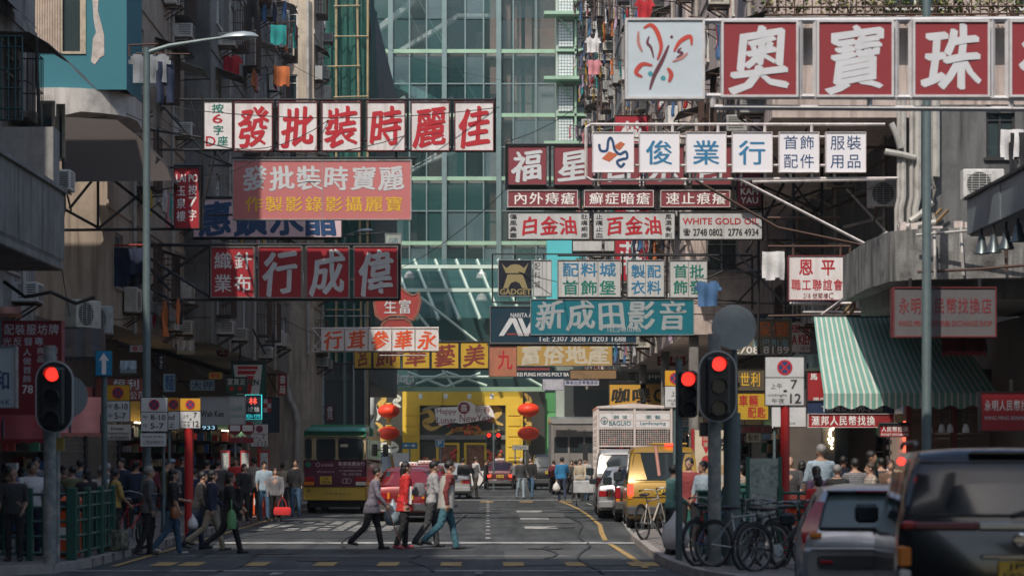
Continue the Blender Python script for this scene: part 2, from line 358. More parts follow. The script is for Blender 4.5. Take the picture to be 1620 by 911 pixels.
def window(parent, x, y, z, w, h, ang, kind='alu', cur=None):
 a, p, c, cache = win_mesh(w, h, kind)
 off = OFF.get(parent.name, (0, 0, 0))
 def mkobj(nm, src, mat, par, first):
  key = (nm, mat.name)
  if key not in cache: o = src.build(nm, mat, None, smooth=0); cache[key] = o.data
  else: o = bpy.data.objects.new(nm, cache[key]); COL.objects.link(o)
  o.parent = par; return o
 o = mkobj('window', a, winf[kind], parent, 0); o.location = (x - off[0], y - off[1], z - off[2]); o.rotation_euler = (0, 0, ang)
 mkobj('pane', p, wmat_glass, o, 0)
 mkobj('curtain', c, curt[cur if cur is not None else rnd.randrange(4)], o, 0)
 return o
def wall_grid(mb, o, u, L_, z0, z1, holes, n, rec=.16):
 us = sorted({0, L_} | {v for h in holes for v in h[:2]}); zs = sorted({z0, z1} | {v for h in holes for v in h[2:4]})
 P = lambda a, z, d=0: (o[0] + u[0] * a - n[0] * d, o[1] + u[1] * a - n[1] * d, z)
 for a, b in zip(us[:-1], us[1:]):
  for c, d_ in zip(zs[:-1], zs[1:]):
   m = ((a + b) / 2, (c + d_) / 2)
   if any(h[0] < m[0] < h[1] and h[2] < m[1] < h[3] for h in holes): continue
   mb.quad(P(a, c), P(b, c), P(b, d_), P(a, d_))
 for a, b, c, d_ in holes:
  mb.quad(P(a, c), P(b, c), P(b, c, rec), P(a, c, rec)); mb.quad(P(a, d_), P(b, d_), P(b, d_, rec), P(a, d_, rec))
  mb.quad(P(a, c), P(a, d_), P(a, d_, rec), P(a, c, rec)); mb.quad(P(b, c), P(b, d_), P(b, d_, rec), P(b, c, rec))
SPOTS = []
def building(name, label, side, xf, xb, y0, y1, z0, z1, mat, fh=3.0, bays=5, wz=.95, ww=1.3, wh=1.35, endwins=(), kind='alu', desc='', first=0):
 # side -1: left of the street (faces +x), +1: right of the street (faces -x)
 b = thing(name, label, 'building', (xf, y0, 0)); mb = MB()
 n = (-side, 0); holes = []; L_ = y1 - y0; nf = int((z1 - z0) / fh + .01)
 for f in range(first, nf):
  for k in range(bays):
   c = L_ * (k + .5) / bays; zz = z0 + f * fh + wz
   holes.append((c - ww / 2, c + ww / 2, zz, zz + wh))
   window(b, xf - n[0] * .10, y0 + c, zz, ww, wh, R(-90) if side > 0 else R(90), kind)
   SPOTS.append((desc, side, xf, y0 + c, zz, f, k, ww, wh))
 wall_grid(mb, (xf, y0), (0, 1), L_, z0, z1, holes, n)
 eh = []
 for (a, c, w, h) in endwins:      # windows in the wall that faces down the street (a = world x of centre)
  eh.append((abs(a - xf) - w / 2, abs(a - xf) + w / 2, c, c + h)); window(b, a, y0 + .10, c, w, h, 0, kind)
 wall_grid(mb, (xf, y0), (side, 0), abs(xb - xf), z0, z1, eh, (0, -1))
 mb.quad((xf, y1, z0), (xb, y1, z0), (xb, y1, z1), (xf, y1, z1)); mb.quad((xf, y0, z1), (xb, y0, z1), (xb, y1, z1), (xf, y1, z1))
 mb.quad((xf, y0, z0), (xb, y0, z0), (xb, y1, z0), (xf, y1, z0)); mb.quad((xb, y0, z0), (xb, y1, z0), (xb, y1, z1), (xb, y0, z1))
 mb.build('wall', mat, b, w=True, smooth=0)
 dk = MB().box(*sorted((xf + side * .6, xf + side * .7)), y0 + .5, y1 - .2, z0 + .1, z1 - .1); dk.build('room_lining', M('painted_dim_room_lining', (.06, .055, .05), .9, 0, 0), b, w=True)  # lining painted dark to give the rooms their dimness
 # floor bands, drain pipes
 fb = MB()
 for f in range(1, nf): z = z0 + f * fh; fb.box(*sorted((xf - side * .04, xf + side * .02)), y0 - .04, y1, z - .12, z + .06)
 if nf > 1: fb.build('floor_band', mat, b, w=True, smooth=0)
 pm = M('painted_drain_pipe', (.40, .37, .33), .6, 0, .4, 4, .4)
 for k in range(max(1, bays // 2)):
  y = y0 + L_ * (2 * k + 1) / bays + rnd.uniform(-.1, .1); p = MB(); x = xf - side * .13
  p.cyl((x, y, z0 - .1), (x, y, z1), .055, n=8)
  for f in range(nf): z = z0 + f * fh + .4; p.cyl((x, y, z), (x, y, z + .1), .075, n=8)
  p.build('drain_pipe', pm, b, w=True)
 return b
# ground-floor blocks behind the shops
def block(name, label, x0, x1, y0, y1, z0, z1, mat, bev=.0):
 b = thing(name, label, 'building', ((x0 + x1) / 2, y0, z0)); MB().box(x0, x1, y0, y1, z0, z1).build('wall', mat, b, w=True, smooth=0); return b
beige = M('beige_boarded_wall', (.38, .31, .245), .9, 0, .5, 1.2, .85, .25, dirt=(.15, .12, .09))
teal = M('turquoise_painted_wall', (.035, .16, .20), .85, 0, .25, 1.5, .15, .15, dirt=(.03, .14, .17))
pink = M('pinkish_render', (.52, .44, .40), .9, 0, .5, 1.2, .9, .25, dirt=(.17, .13, .11))
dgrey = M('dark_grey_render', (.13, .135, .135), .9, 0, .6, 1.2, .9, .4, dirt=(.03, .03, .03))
lgrey = M('pale_grey_render', (.31, .30, .29), .9, 0, .55, 1.2, .9, .35)
LA = building('corner_house', 'weathered grey corner house at the left edge with tin canopies', -1, -9.75, -20, 35, 49, 4.6, 14.5, lgrey, 3.1, 3, desc='near left house')
LB = building('apartment_block', 'beige apartment block behind the turquoise bay, on the left', -1, -9.2, -22, 55, 68.9, 5.0, 22.4, beige, 2.9, 4, endwins=[(XX(68, 55), 12.3, 1.1, 1.5)], desc='beige left block')
LC = building('apartment_block', 'grey concrete block with stained blank end wall on the left', -1, -8.4, -22, 69, 96, 5.2, 20.2, dconc, 3.0, 7, kind='white', desc='grey left block')
LD = building('apartment_block', 'cream rendered block beside the green scaffold net on the left', -1, -7.65, -22, 100, 106, 5.4, 24.0, cream, 3.0, 2, endwins=[(-8.75, ZZ(55, 100), .75, 1.25), (-8.75, ZZ(165, 100), .75, 1.3), (-8.75, ZZ(250, 100), .75, 1.2), (-8.75, ZZ(345, 100), .75, 1.2)], kind='white', desc='cream block')
MB().box(-22, -8.95, 96.1, 99.9, .13, 19).build('rear_wall', M('beige_boarded_wall'), LD, w=True, smooth=0)
RA = building('apartment_block', 'sunlit pale corner block overhanging the near right pavement', 1, 6.25, 22, 50, 70, 9.2, 17.6, pink, 2.8, 6, endwins=[(9.4, 11.6, 1.3, 1.0), (12.2, 11.6, 1.3, 1.0)], kind='white', desc='near right block')
RB = building('apartment_block', 'pinkish block crowded with air conditioners behind the white panel sign', 1, 6.25, 22, 72, 101, 5.6, 23.5, pink, 2.95, 8, endwins=[(7.4, 7.6, 1, 1.2), (7.4, 10.6, 1, 1.2), (7.4, 13.6, 1, 1.2), (8.9, 13.6, 1, 1.2), (8.9, 10.6, 1, 1.2)], kind='alu', desc='pinkish right block')
RC = building('apartment_block', 'farthest pale block on the right with laundry on its street face', 1, 6.05, 22, 103, 140, 5.8, 30, lgrey, 3.0, 10, kind='alu', desc='farthest right block')
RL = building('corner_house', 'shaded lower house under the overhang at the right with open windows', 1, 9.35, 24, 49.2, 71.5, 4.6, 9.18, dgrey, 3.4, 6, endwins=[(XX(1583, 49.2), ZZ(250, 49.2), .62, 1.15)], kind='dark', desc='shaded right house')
# unseen masses added behind the camera for shade and reflections, a block beside it, plus the ground-floor blocks
for nm, lb, a in [('apartment_block', 'plain unseen block added behind the viewer, left of the junction, to cast shade', (-30, -9.5, -30, 20, 0, 30)), ('apartment_block', 'plain unseen block added behind the viewer, right of the junction, for reflections', (14, 30, -30, 14, 0, 22)), ('tower_block', 'plain unseen tower added behind the viewer to shade the junction', (-45, 1.5, -38, -8, 0, 60)), ('apartment_block', 'plain block far to the left beyond the near cross street', (-60, -32, -10, 60, 0, 24))]:
 block(nm, lb, *a, lgrey if nm[0] == 'a' else M('blue_grey_cladding', (.10, .13, .14), .6, 0, .6, .25, .5, dirt=(.03, .035, .04)))
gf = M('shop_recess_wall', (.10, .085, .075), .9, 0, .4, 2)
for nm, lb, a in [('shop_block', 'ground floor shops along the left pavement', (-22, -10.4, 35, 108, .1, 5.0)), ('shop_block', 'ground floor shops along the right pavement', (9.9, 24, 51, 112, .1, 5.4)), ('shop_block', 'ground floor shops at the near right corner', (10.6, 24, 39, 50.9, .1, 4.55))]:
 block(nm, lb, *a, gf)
block('apartment_block', 'far block beyond the cross street on the right', 10, 30, 113, 150, 0, 30, lgrey)
# pillars carrying the overhangs on the right
for i, y in enumerate([72.3, 84, 96, 104]):
 z = 9.2 if y < 71 else 5.6
 tag(MB().cbox(6.4, 6.7, y, y + .3, .13, z, .03).build('pillar', conc, loc=(6.5, y, .13)), f'narrow concrete pillar at the right kerb, {["first", "second", "third", "fourth", "fifth", "sixth", "seventh", "eighth"][i]} from the near corner', 'pillar', 'pillars under the right blocks')
# turquoise bay with its curved slab
bay = thing('balcony_bay', 'turquoise painted bay with peeling plaster above a curved white slab', 'balcony', (-9.8, 54.8, 9.9))
YB = 54.6
mb = MB(); wall_grid(mb, (XX(54, YB), YB), (1, 0), XX(199, YB) - XX(54, YB), 10.55, 13.5, [(XX(96, YB) - XX(54, YB), XX(134, YB) - XX(54, YB), ZZ(85, YB), 13.45)], (0, -1))
mb.box(XX(199, YB), XX(199, YB) + .02, YB + .001, YB + 2.4, 10.55, 13.5); mb.build('wall', teal, bay, w=True, smooth=0)
mb = MB(); x0, x1 = XX(20, YB), XX(203, YB)
top = [(x0, YB - .25), (x1 - 1.6, YB - .25)] + [(x1 - 1.6 + 1.6 * math.sin(t * math.pi / 10), YB + 1.35 - 1.6 * math.cos(t * math.pi / 10)) for t in range(1, 6)] + [(x1, YB + 2.6), (x0, YB + 2.6)]
n = len(top); mb.add([(x, y, 9.88 + (.12 if k > 1 and k < n - 2 else 0)) for k, (x, y) in enumerate(top)] + [(x, y, 10.56) for x, y in top], [tuple(range(n - 1, -1, -1)), tuple(range(n, 2 * n))] + [(k, (k + 1) % n, n + (k + 1) % n, n + k) for k in range(n)])
mb.build('slab', M('white_stained_slab', (.55, .53, .50), .8, 0, .45, 1.5, .5, .3), bay, w=True)
mb = MB(); pz = lambda px, py: (XX(px, YB), YB - .012, ZZ(py, YB))
pl = [(146, -5), (156, -5), (155, 18), (161, 40), (165, 58), (165, 88), (158, 92), (150, 103), (144, 98), (146, 80), (147, 62), (152, 52), (148, 30)]
mb.add([pz(*p) for p in pl], [tuple(range(len(pl)))]); mb.build('bare_plaster', M('bare_plaster', (.50, .45, .41), .95, 0, .4, 4, 0, .6), bay, w=True)
mb = MB()
for a, b, c, e in ((96, 99, -10, 85), (129, 136, -10, 86), (99, 129, 82, 86), (127, 129, -10, 82)): mb.box(XX(a, YB), XX(b, YB), YB - .03, YB + .05, ZZ(e, YB), ZZ(c, YB))
wf = mb.build('window', winf['bronze'], bay, w=True); MB().quad((XX(99, YB), YB + .06, ZZ(82, YB)), (XX(128, YB), YB + .06, ZZ(82, YB)), (XX(128, YB), YB + .06, ZZ(-9, YB)), (XX(99, YB), YB + .06, ZZ(-9, YB))).build('pane', wmat_glass, wf, w=True)
mb = MB()
for i in range(16): xa = XX(99 + i * 1.9, YB); xb = XX(99 + (i + 1) * 1.9, YB); ya = YB + .12 + .04 * (i % 2); yb = YB + .16 - .04 * (i % 2); mb.quad((xa, ya, ZZ(82, YB)), (xb, yb, ZZ(82, YB)), (xb, yb, ZZ(-9, YB)), (xa, ya, ZZ(-9, YB)))
mb.build('curtain', curt[0], wf, w=True)
mb = MB()
for i in range(20): xa = XX(55 + i * 2, YB); xb = XX(57 + i * 2, YB); y_ = YB - .02 - .02 * (i % 2); mb.box(xa, xb, y_, YB - .001, ZZ(84, YB), 13.4)
mb.build('board', M('pinkish_boards', (.45, .36, .29), .8, 0, .3, 3), bay, w=True, smooth=0)
# stained blank end wall details of LC: concrete lifts
mb = MB()
for i in range(14): mb.box(-10.6, -8.42, 68.985 - rnd.uniform(.003, .02), 68.999, 5.25 + i * .72, 5.93 + i * .72)
mb.build('shutter_marks', dconc, LC, w=True, smooth=0)
MB().box(-10.3, -8.44, 68.93, 68.98, ZZ(118, 69), 20).build('end_wall_panel', dgrey, LC, w=True, smooth=0)
# slabs and canopies on the left
def canopy_slab(x0, x1, y0, y1, z0, z1, label, mat=conc, name='concrete_canopy'):
 o = MB().cbox(x0, x1, y0, y1, z0, z1, .03).build(name, mat, loc=((x0 + x1) / 2, y0, z0)); return tag(o, label, 'canopy')
canopy_slab(-12, XX(228, 58), 58, 64, ZZ(490, 58), ZZ(457, 58), 'long grey concrete canopy above the left shops, behind the lamp post')
canopy_slab(-12, XX(228, 60.5), 60.5, 66, ZZ(521, 60.5), ZZ(500, 60.5), 'lower grey concrete canopy just beneath the long one on the left', lgrey)
Yb = 34.6
bc = thing('balcony', 'heavy stained concrete balcony jutting out at the left edge', 'balcony', (-8.5, 34, 5.05))
mb = MB(); mb.cbox(-11, -7.52, 33.2, 40.3, 5.05, 5.2, .02); mb.box(-7.66, -7.525, 33.25, 40.25, 5.2, 6.42); mb.box(-11, -7.67, 40.1, 40.25, 5.2, 6.42); mb.box(-11, -7.67, 33.25, 33.4, 5.2, 6.42)
mb.build('parapet', conc, bc, w=True); MB().box(-7.72, -7.46, 33.1, 40.4, 6.42, 6.5).build('coping', conc, bc, w=True)
MB().box(-9.7, -7.7, 40.3, 40.9, 5.6, 7.6).build('side_wall', lgrey, bc, w=True)
# brown fabric canopy under the bay
mb = MB(); Yc = 53.5; brn = M('brown_canvas', (.045, .037, .034), .9, 0, .3, 3)
prof = [((100, 185), (185, 190)), ((100, 215), (215, 213)), ((100, 262), (262, 262)), ((100, 288), (272, 286))]
rows_ = []
for k, ((a, b), (c, e)) in enumerate(prof): y = Yc - .25 * k; rows_.append([(XX(a, y), y, ZZ(b, y)), ((XX(a, y) + XX(c, y)) / 2, y, ZZ((b + e) / 2, y)), (XX(c, y), y, ZZ(e, y)), (XX(c, y) + .05, Yc + 1.8, ZZ(e, y) - .02)])
mb.loft(rows_, caps=False, closed=False); 
tag(mb.build('canvas_canopy', brn), 'large dark brown canopy hanging below the turquoise bay', 'canopy')
# ---------------------------------------------------------------- right corner: balcony slab, metal hood, wall unit
Yr = 42
bc = thing('balcony', 'stained concrete balcony slab above the dark exchange sign on the right', 'balcony', (9.5, Yr, 5))
mb = MB(); xa = XX(1405, Yr)
o0 = [(xa, Yr + 2.4), (xa + .12, Yr + .5), (xa + .55, Yr), (12.5, Yr - 1.2), (12.5, Yr + 6), (xa + .1, Yr + 6)]
n = len(o0); zb, zt = ZZ(442, Yr), ZZ(362, Yr)
mb.add([(x, y, zb) for x, y in o0] + [(x, y, zt) for x, y in o0], [tuple(range(n - 1, -1, -1)), tuple(range(n, 2 * n))] + [(k, (k + 1) % n, n + (k + 1) % n, n + k) for k in range(n)])
mb.build('parapet', M('black_streaked_concrete', (.25, .25, .24), .9, 0, .8, 1.6, 1.0, .5, dirt=(.03, .032, .032)), bc, w=True, smooth=0)
mb = MB(); mb.box(xa + .4, 12.5, Yr + .3, Yr + 5.5, zb - .35, zb - .002); mb.build('beam', dconc, bc, w=True, smooth=0)
mb = MB()
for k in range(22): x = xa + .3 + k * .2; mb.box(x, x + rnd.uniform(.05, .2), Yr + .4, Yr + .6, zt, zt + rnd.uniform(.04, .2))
mb.build('rubble', M('pale_rubble', (.6, .52, .48), .9, 0, .4, 5), bc, w=True)['kind'] = 'stuff'  # pale rubble along the slab top
hd = thing('metal_hood', 'blue-grey sheet metal hood with lamps under it at the right edge', 'hood', (8.6, 36, 5.4))
mb = MB(); 
for k in range(5):
 y0_, y1_ = 38 - k * 1.25, 38 - (k + 1) * 1.25 + .02
 mb.box(8.0 - .008 * (k % 2), 8.05, y1_, y0_, 5.47, 6.05)
mb.box(8.05, 12, 31.8, 38, 5.44, 5.47); mb.box(8.05, 12, 37.95, 38, 5.47, 6.05)
mb.build('panel', M('blue_grey_sheet_metal', (.22, .27, .29), .5, .2, .3, 2, .4), hd, w=True, smooth=0)
MB().box(7.95, 12, 31.7, 38.05, 6.051, 6.1).build('rim', dsteel, hd, w=True)
for k, (px, py) in enumerate([(1553, 380), (1572, 378), (1592, 372), (1611, 360)]):
 y = 36.6 - k * .5; l = thing('hood_lamp', f'dark round downlight under the metal hood, {["leftmost", "second from the left", "third from the left", "rightmost"][k]} of four', 'lamp', W(px, py, y), 0, 'lamps under the metal hood')
 c = W(px, py, y); MB().lathe((c[0], c[1], c[2] - .22), [(.01, .3), (.05, .28), (.07, .16), (.13, 0), (.12, 0), (.06, .14)], 14).build('shade', M('grey_lamp_metal', (.12, .15, .16), .35, .6), l, w=True)
 MB().cyl((c[0], c[1], c[2] + .07), (c[0], c[1], 5.44), .02).build('stem', dsteel, l, w=True)
# ---------------------------------------------------------------- glass shopping centre closing the street
YE = 160.0
def EX(px): return XX(px, YE)
def EZ(py): return ZZ(py, YE)
ge = thing('shopping_centre', 'green glass shopping centre with yellow festive entrance at the end of the street', 'shopping centre', (0, YE, 0))
gpane = M('teal_curtain_wall_glass', (.05, .15, .15), .04, 0, .3, .12, alpha=.45, dirt=(.05, .12, .13), coat=.6)
gmul = M('grey_green_mullion', (.20, .28, .28), .4, .4, .2, 1); gbeam = M('pale_green_beam', (.30, .47, .34), .5, 0, .2, .8)
mul_px = [560, 590, 618, 648, 675, 703, 736, 765, 789, 812, 848, 880]; flo_py = [-20, 31, 82, 133, 183, 233, 283, 334, 385, 425]
_pc = {}; gps = [gpane, M('pale_blue_grey_glass', (.14, .22, .24), .05, 0, .5, .2, alpha=.62, dirt=(.04, .08, .09), coat=.5), M('deep_teal_glass', (.015, .06, .065), .03, 0, .4, .2, alpha=.6, coat=.6), M('clear_dim_glass', (.05, .11, .11), .03, 0, .2, .2, alpha=.3, coat=.5)]
for i, (a, b) in enumerate(zip(mul_px[:-1], mul_px[1:])):
 for j, (c, e) in enumerate(zip(flo_py[:-1], flo_py[1:])):
  w_ = EX(b) - EX(a) - .08; h_ = EZ(c) - EZ(e) - .08; gk = rnd.randrange(4); key = (b - a, e - c, gk)
  if key not in _pc: _pc[key] = MB().add([(0, 0, 0), (w_, 0, 0), (w_, 0, h_), (0, 0, h_)], [(0, 1, 2, 3)]).build('pane', gps[gk], None, smooth=0).data; bpy.data.objects.remove([o for o in COL.objects if o.data == _pc[key]][0])
  o = bpy.data.objects.new('pane', _pc[key]); COL.objects.link(o); o.parent = ge; o.location = (EX(a) + .04, rnd.uniform(-.01, .01), EZ(e) + .04); o.rotation_euler = (rnd.uniform(-.004, .004), 0, rnd.uniform(-.006, .006))
for k, px in enumerate(mul_px):
 w_ = .17 if px in (618, 703, 789) else .05
 MB().box(EX(px) - w_, EX(px) + w_, YE - .12 - w_, YE + .02, EZ(425), EZ(-20)).build('mullion', gmul, ge, w=True)
for py in (82, 183, 283, 385): MB().box(EX(560), EX(880), YE - .2, YE - .02, EZ(py + 3), EZ(py - 3)).build('beam', gbeam, ge, w=True)
for py in (133, 233, 334): MB().box(EX(560), EX(880), YE - .1, YE - .03, EZ(py + 1), EZ(py - 1)).build('transom', gmul, ge, w=True)
# interior: floors, back walls, escalators
inb = M('interior_wall_pale', (.50, .53, .50), .8, 0, .15, .5); ind = M('interior_dark', (.05, .06, .06), .8, 0, .2, .5); warm = M('brown_stone_cladding', (.27, .19, .165), .6, 0, .3, .6)
mb = MB()
for py in (-20, 82, 183, 283, 385): mb.box(EX(560), EX(880), YE + .3, YE + 9, EZ(py + 9), EZ(py - 2))
mb.build('floor_slab', inb, ge, w=True)
mb = MB()
for j, py in enumerate((-20, 82, 183, 283)):
 x = 580
 while x < 775:
  w_ = rnd.choice((14, 22, 34, 46)); mi = rnd.choice((0, 1, 1, 1, 1, 2)); mb.box(EX(x), EX(min(x + w_, 780)), YE + rnd.uniform(2.0, 7), YE + 8, EZ(py + 100), EZ(py + rnd.choice((10, 45, 30))), mi); x += w_
mb.build('interior_partition', [inb, ind, warm], ge, w=True)
MB().box(EX(480), EX(940), YE + 9, YE + 9.4, 0, EZ(-20)).build('back_wall', M('interior_back_wall', (.09, .12, .12), .9, 0, .2, .5), ge, w=True)
for a, b in ((775, 792), (845, 882)): MB().box(EX(a), EX(b), YE + .5, YE + 1.2, EZ(560), EZ(-20)).build('cladding', warm, ge, w=True)
for a in range(3): MB().box(EX(797 + a * 17), EX(808 + a * 17), YE + .9, YE + 1.6, EZ(560), EZ(-20)).build('cladding', warm, ge, w=True)
esc = M('escalator_white_side', (.62, .68, .66), .4, 0, .1, 1); esct = M('escalator_teal_side', (.13, .38, .36), .3, 0, .15, 1)
for (ax, ay, bx, by, w_, m) in [(575, 110, 722, 22, 6, esc), (575, 58, 655, -5, 8, esc), (722, 20, 778, 20, 5, esc), (618, 122, 700, 165, 14, esct), (640, 150, 560, 195, 5, esc), (650, 262, 720, 235, 5, esc), (585, 330, 650, 290, 8, esct), (690, 240, 600, 300, 4, esc), (700, 160, 716, 150, 4, esc)]:
 v = Vector((EX(bx) - EX(ax), 0, EZ(by) - EZ(ay))).normalized(); nn = Vector((-v.z, 0, v.x)) * (w_ / 22.5 / 2); a = Vector((EX(ax), YE + 1.0, EZ(ay))); b = Vector((EX(bx), YE + 1.0, EZ(by)))
 q = [a - nn, b - nn, b + nn, a + nn]; MB().add([tuple(p) for p in q] + [(p.x, p.y + .9, p.z) for p in q], [(0, 1, 2, 3), (7, 6, 5, 4), (0, 4, 5, 1), (1, 5, 6, 2), (2, 6, 7, 3), (3, 7, 4, 0)]).build('escalator', m, ge, w=True)
for a in ((655, 30), (690, 45), (632, 170), (735, 118)): # thin diagonal tie rods
 MB().cyl((EX(a[0] - 40), YE + .6, EZ(a[1] - 70)), (EX(a[0] + 30), YE + .6, EZ(a[1] + 60)), .04, n=6).build('tie_rod', gmul, ge, w=True)
# canopy: sloping glass with white rafters, truss below
raf = M('pale_green_white_steel', (.55, .68, .60), .5, 0, .15, 1)
ylow = YE - 6
for k in range(9):
 xa = EX(590 + k * 33); MB().bar((xa, YE - .3, EZ(412)), (XX(628 + k * 33, ylow), ylow, ZZ(505, ylow)), .2).build('rafter', raf, ge, w=True)
 q = [(xa, YE - .3, EZ(412) + .1), (EX(623 + k * 33), YE - .3, EZ(412) + .1), (XX(661 + k * 33, ylow), ylow, ZZ(505, ylow) + .1), (XX(628 + k * 33, ylow), ylow, ZZ(505, ylow) + .1)]
 MB().add(q, [(0, 1, 2, 3)]).build('canopy_pane', gpane, ge, w=True, smooth=0)
for py in (428, 465): t_ = (py - 412) / 93; MB().box(EX(560), EX(880), YE - .3 - 5.7 * t_ - .1, YE - .2 - 5.7 * t_, EZ(412) - 4.5 * t_ + .1, EZ(412) - 4.5 * t_ + .35).build('purlin', raf, ge, w=True)
Yt = YE - 6.5
mb = MB()
for (ax, ay, bx, by) in [(665, 470, 760, 545), (560, 596, 870, 596), (645, 588, 705, 612), (705, 590, 645, 612), (705, 588, 770, 610), (760, 590, 705, 612), (700, 585, 718, 612), (820, 590, 860, 612), (640, 470, 700, 545)]: mb.bar(W(ax, ay, Yt), W(bx, by, Yt), .13)
mb.build('truss', raf, ge, w=True)
MB().box(XX(575, Yt), XX(862, Yt), Yt - .3, Yt + .3, ZZ(619, Yt), ZZ(612, Yt)).build('canopy_edge', gbeam, ge, w=True)
MB().box(EX(560), EX(880), YE, YE + .3, EZ(620), EZ(540)).build('fascia', M('dark_teal_panel', (.03, .085, .085), .4, 0, .2, .5), ge, w=True)
MB().box(EX(560), EX(880), YE, YE + .3, EZ(539), EZ(428)).build('fascia', M('dark_teal_glass', (.035, .10, .10), .1, 0, .2, .5), ge, w=True)
for k, (px, py) in enumerate(((648, 440), (762, 440), (762, 475))): MB().lathe((*W(px, py, YE - 1.5),), [(.05, .5), (.3, .35), (.42, 0), (.3, -.1)], 12).build('downlight', white, ge, w=True)
lo = MB(); row(lo, '香九龍中心', XX(568, Yt), XX(656, Yt), ZZ(609, Yt), ZZ(591, Yt), Yt - .9, 'heavy', .0)
lo.build('lettering', white, ge, w=True, smooth=0)
MB().box(XX(566, Yt), XX(658, Yt), Yt - .88, Yt - .7, ZZ(611, Yt), ZZ(606, Yt)).build('letter_rail', gmul, ge, w=True)
# big white column, green panel, dark opening
mb = MB(); Yq = YE - 7
mb.curve([W(580, 745, Yq), W(580, 700, Yq), W(582, 655, Yq), W(588, 618, Yq)], [.5, .5, .46, .42], 16); mb.build('column', M('white_column_paint', (.66, .68, .66), .5, 0, .1, 1), ge, w=True)
gp = M('bright_green_panel', (.13, .46, .17), .6, 0, .15, .6)
for k in range(4): MB().box(XX(863, YE - 1), XX(893, YE - 1), YE - 1 - .01 * (k % 2), YE - .7, ZZ(745 - 31 * k, YE - 1) + .03, ZZ(714 - 31 * k, YE - 1)).build('panel', gp, ge, w=True, smooth=0)
MB().box(XX(893, 156.5), XX(1010, 156.5), 156.5, 156.7, 0, ZZ(588, 156.5)).build('dark_opening_sheet', ind, ge, w=True)  # dark sheet standing in for the shade of an opening
# festive entrance front
Yf = YE - 1.6
def FX(p): return XX(p, Yf)
def FZ(p): return ZZ(p, Yf)
yel = M('yellow_painted_board', (.72, .50, .045), .6, 0, .2, 1.2, dirt=(.40, .24, .03)); mural = M('dark_mural_glass', (.06, .065, .055), .35, 0, .3, .8)
gold = M('gold_swirl', (.62, .42, .10), .55, 0, .3, 3, dirt=(.45, .25, .06)); palew = M('pale_swirl', (.62, .66, .58), .5, 0, .2, 3)
MB().box(FX(592), FX(637), Yf + .1, Yf + .2, .1, FZ(619)).build('mural', mural, ge, w=True)
MB().box(FX(827), FX(862), Yf + .1, Yf + .2, .1, FZ(619)).build('mural', mural, ge, w=True)
MB().box(FX(664), FX(800), Yf + .1, Yf + .2, .1, FZ(641)).build('mural', mural, ge, w=True)
for a, b, c, e in ((637, 664, 760, 641), (800, 827, 760, 641)): MB().box(FX(a), FX(b), Yf - .3, Yf + .2, .1, FZ(e)).build('yellow_pier', yel, ge, w=True)
MB().box(FX(637), FX(827), Yf - .3, Yf + .2, FZ(641) + .002, FZ(619)).build('yellow_lintel', yel, ge, w=True)
for k in range(7): # square blocks standing proud of the yellow piers
 for a in (641, 804): MB().box(FX(a), FX(a + 19), Yf - .36, Yf - .301, FZ(756 - k * 16.5), FZ(743 - k * 16.5)).build('yellow_block', yel, ge, w=True, smooth=0)
mb = MB()
for a, b in ((690, 727), (734, 770)):
 for c, e, f_, g in ((a, b, 700, 703.5), (a, a + 4, 703.5, 745), (b - 4, b, 703.5, 745)): mb.box(FX(c), FX(e), Yf - .1, Yf + .05, FZ(g), FZ(f_))
mb.build('door_frame', yel, ge, w=True)
for a, b in ((694, 723), (738, 766)): MB().box(FX(a), FX(b), Yf + .02, Yf + .08, .15, FZ(704)).build('door_leaf', M('shop_red_display', (.16, .05, .035), .5, 0, .8, 6, dirt=(.35, .22, .12)), ge, w=True)
MB().box(FX(664), FX(800), Yf - .2, Yf + .08, FZ(695), FZ(688)).build('door_lintel', M('grey_shop_lintel', (.2, .2, .19), .6), ge, w=True)
def swirl(pts, w0, m, closed=False):
 P = [Vector((FX(x), 0, FZ(y))) for x, y in pts]; rings = []; n = len(P)
 for i in range((n - 1) * 5 + 1):
  t = i / 5; k = min(int(t), n - 2); f = t - k; p0, p1, p2, p3 = P[max(k - 1, 0)], P[k], P[k + 1], P[min(k + 2, n - 1)]
  p = .5 * ((2 * p1) + (p2 - p0) * f + (2 * p0 - 5 * p1 + 4 * p2 - p3) * f * f + (3 * p1 - p0 - 3 * p2 + p3) * f ** 3); rings.append(p)
 mb = MB(); L_ = len(rings)
 for i, p in enumerate(rings):
  t = (rings[min(i + 1, L_ - 1)] - rings[max(i - 1, 0)]).normalized(); w_ = w0 * (.25 + math.sin(math.pi * (i + .5) / L_)); nn = Vector((-t.z, 0, t.x)) * w_
  mb.v += [(p.x - nn.x, Yf + .06, p.z - nn.z), (p.x + nn.x, Yf + .06, p.z + nn.z)]
 for i in range(L_ - 1): mb.f.append((2 * i, 2 * i + 1, 2 * i + 3, 2 * i + 2)); mb.m.append(0)
 mb.build('swirl', m, ge, w=True, smooth=0)
swirl([(594, 622), (608, 630), (600, 642), (612, 650), (630, 645)], .16, gold); swirl([(622, 622), (632, 630), (624, 636), (634, 644)], .13, palew)
swirl([(594, 668), (603, 676), (597, 692), (612, 695), (628, 688)], .16, gold); swirl([(596, 640), (600, 655), (596, 665)], .1, palew)
swirl([(664, 655), (678, 650), (684, 662), (672, 668), (682, 678), (700, 672)], .17, gold); swirl([(668, 648), (690, 642), (700, 650)], .1, palew)
swirl([(750, 648), (768, 642), (790, 650), (780, 664), (796, 672)], .17, gold); swirl([(705, 688), (730, 678), (755, 686), (790, 680)], .15, gold); swirl([(830, 690), (838, 672), (828, 662)], .13, gold)
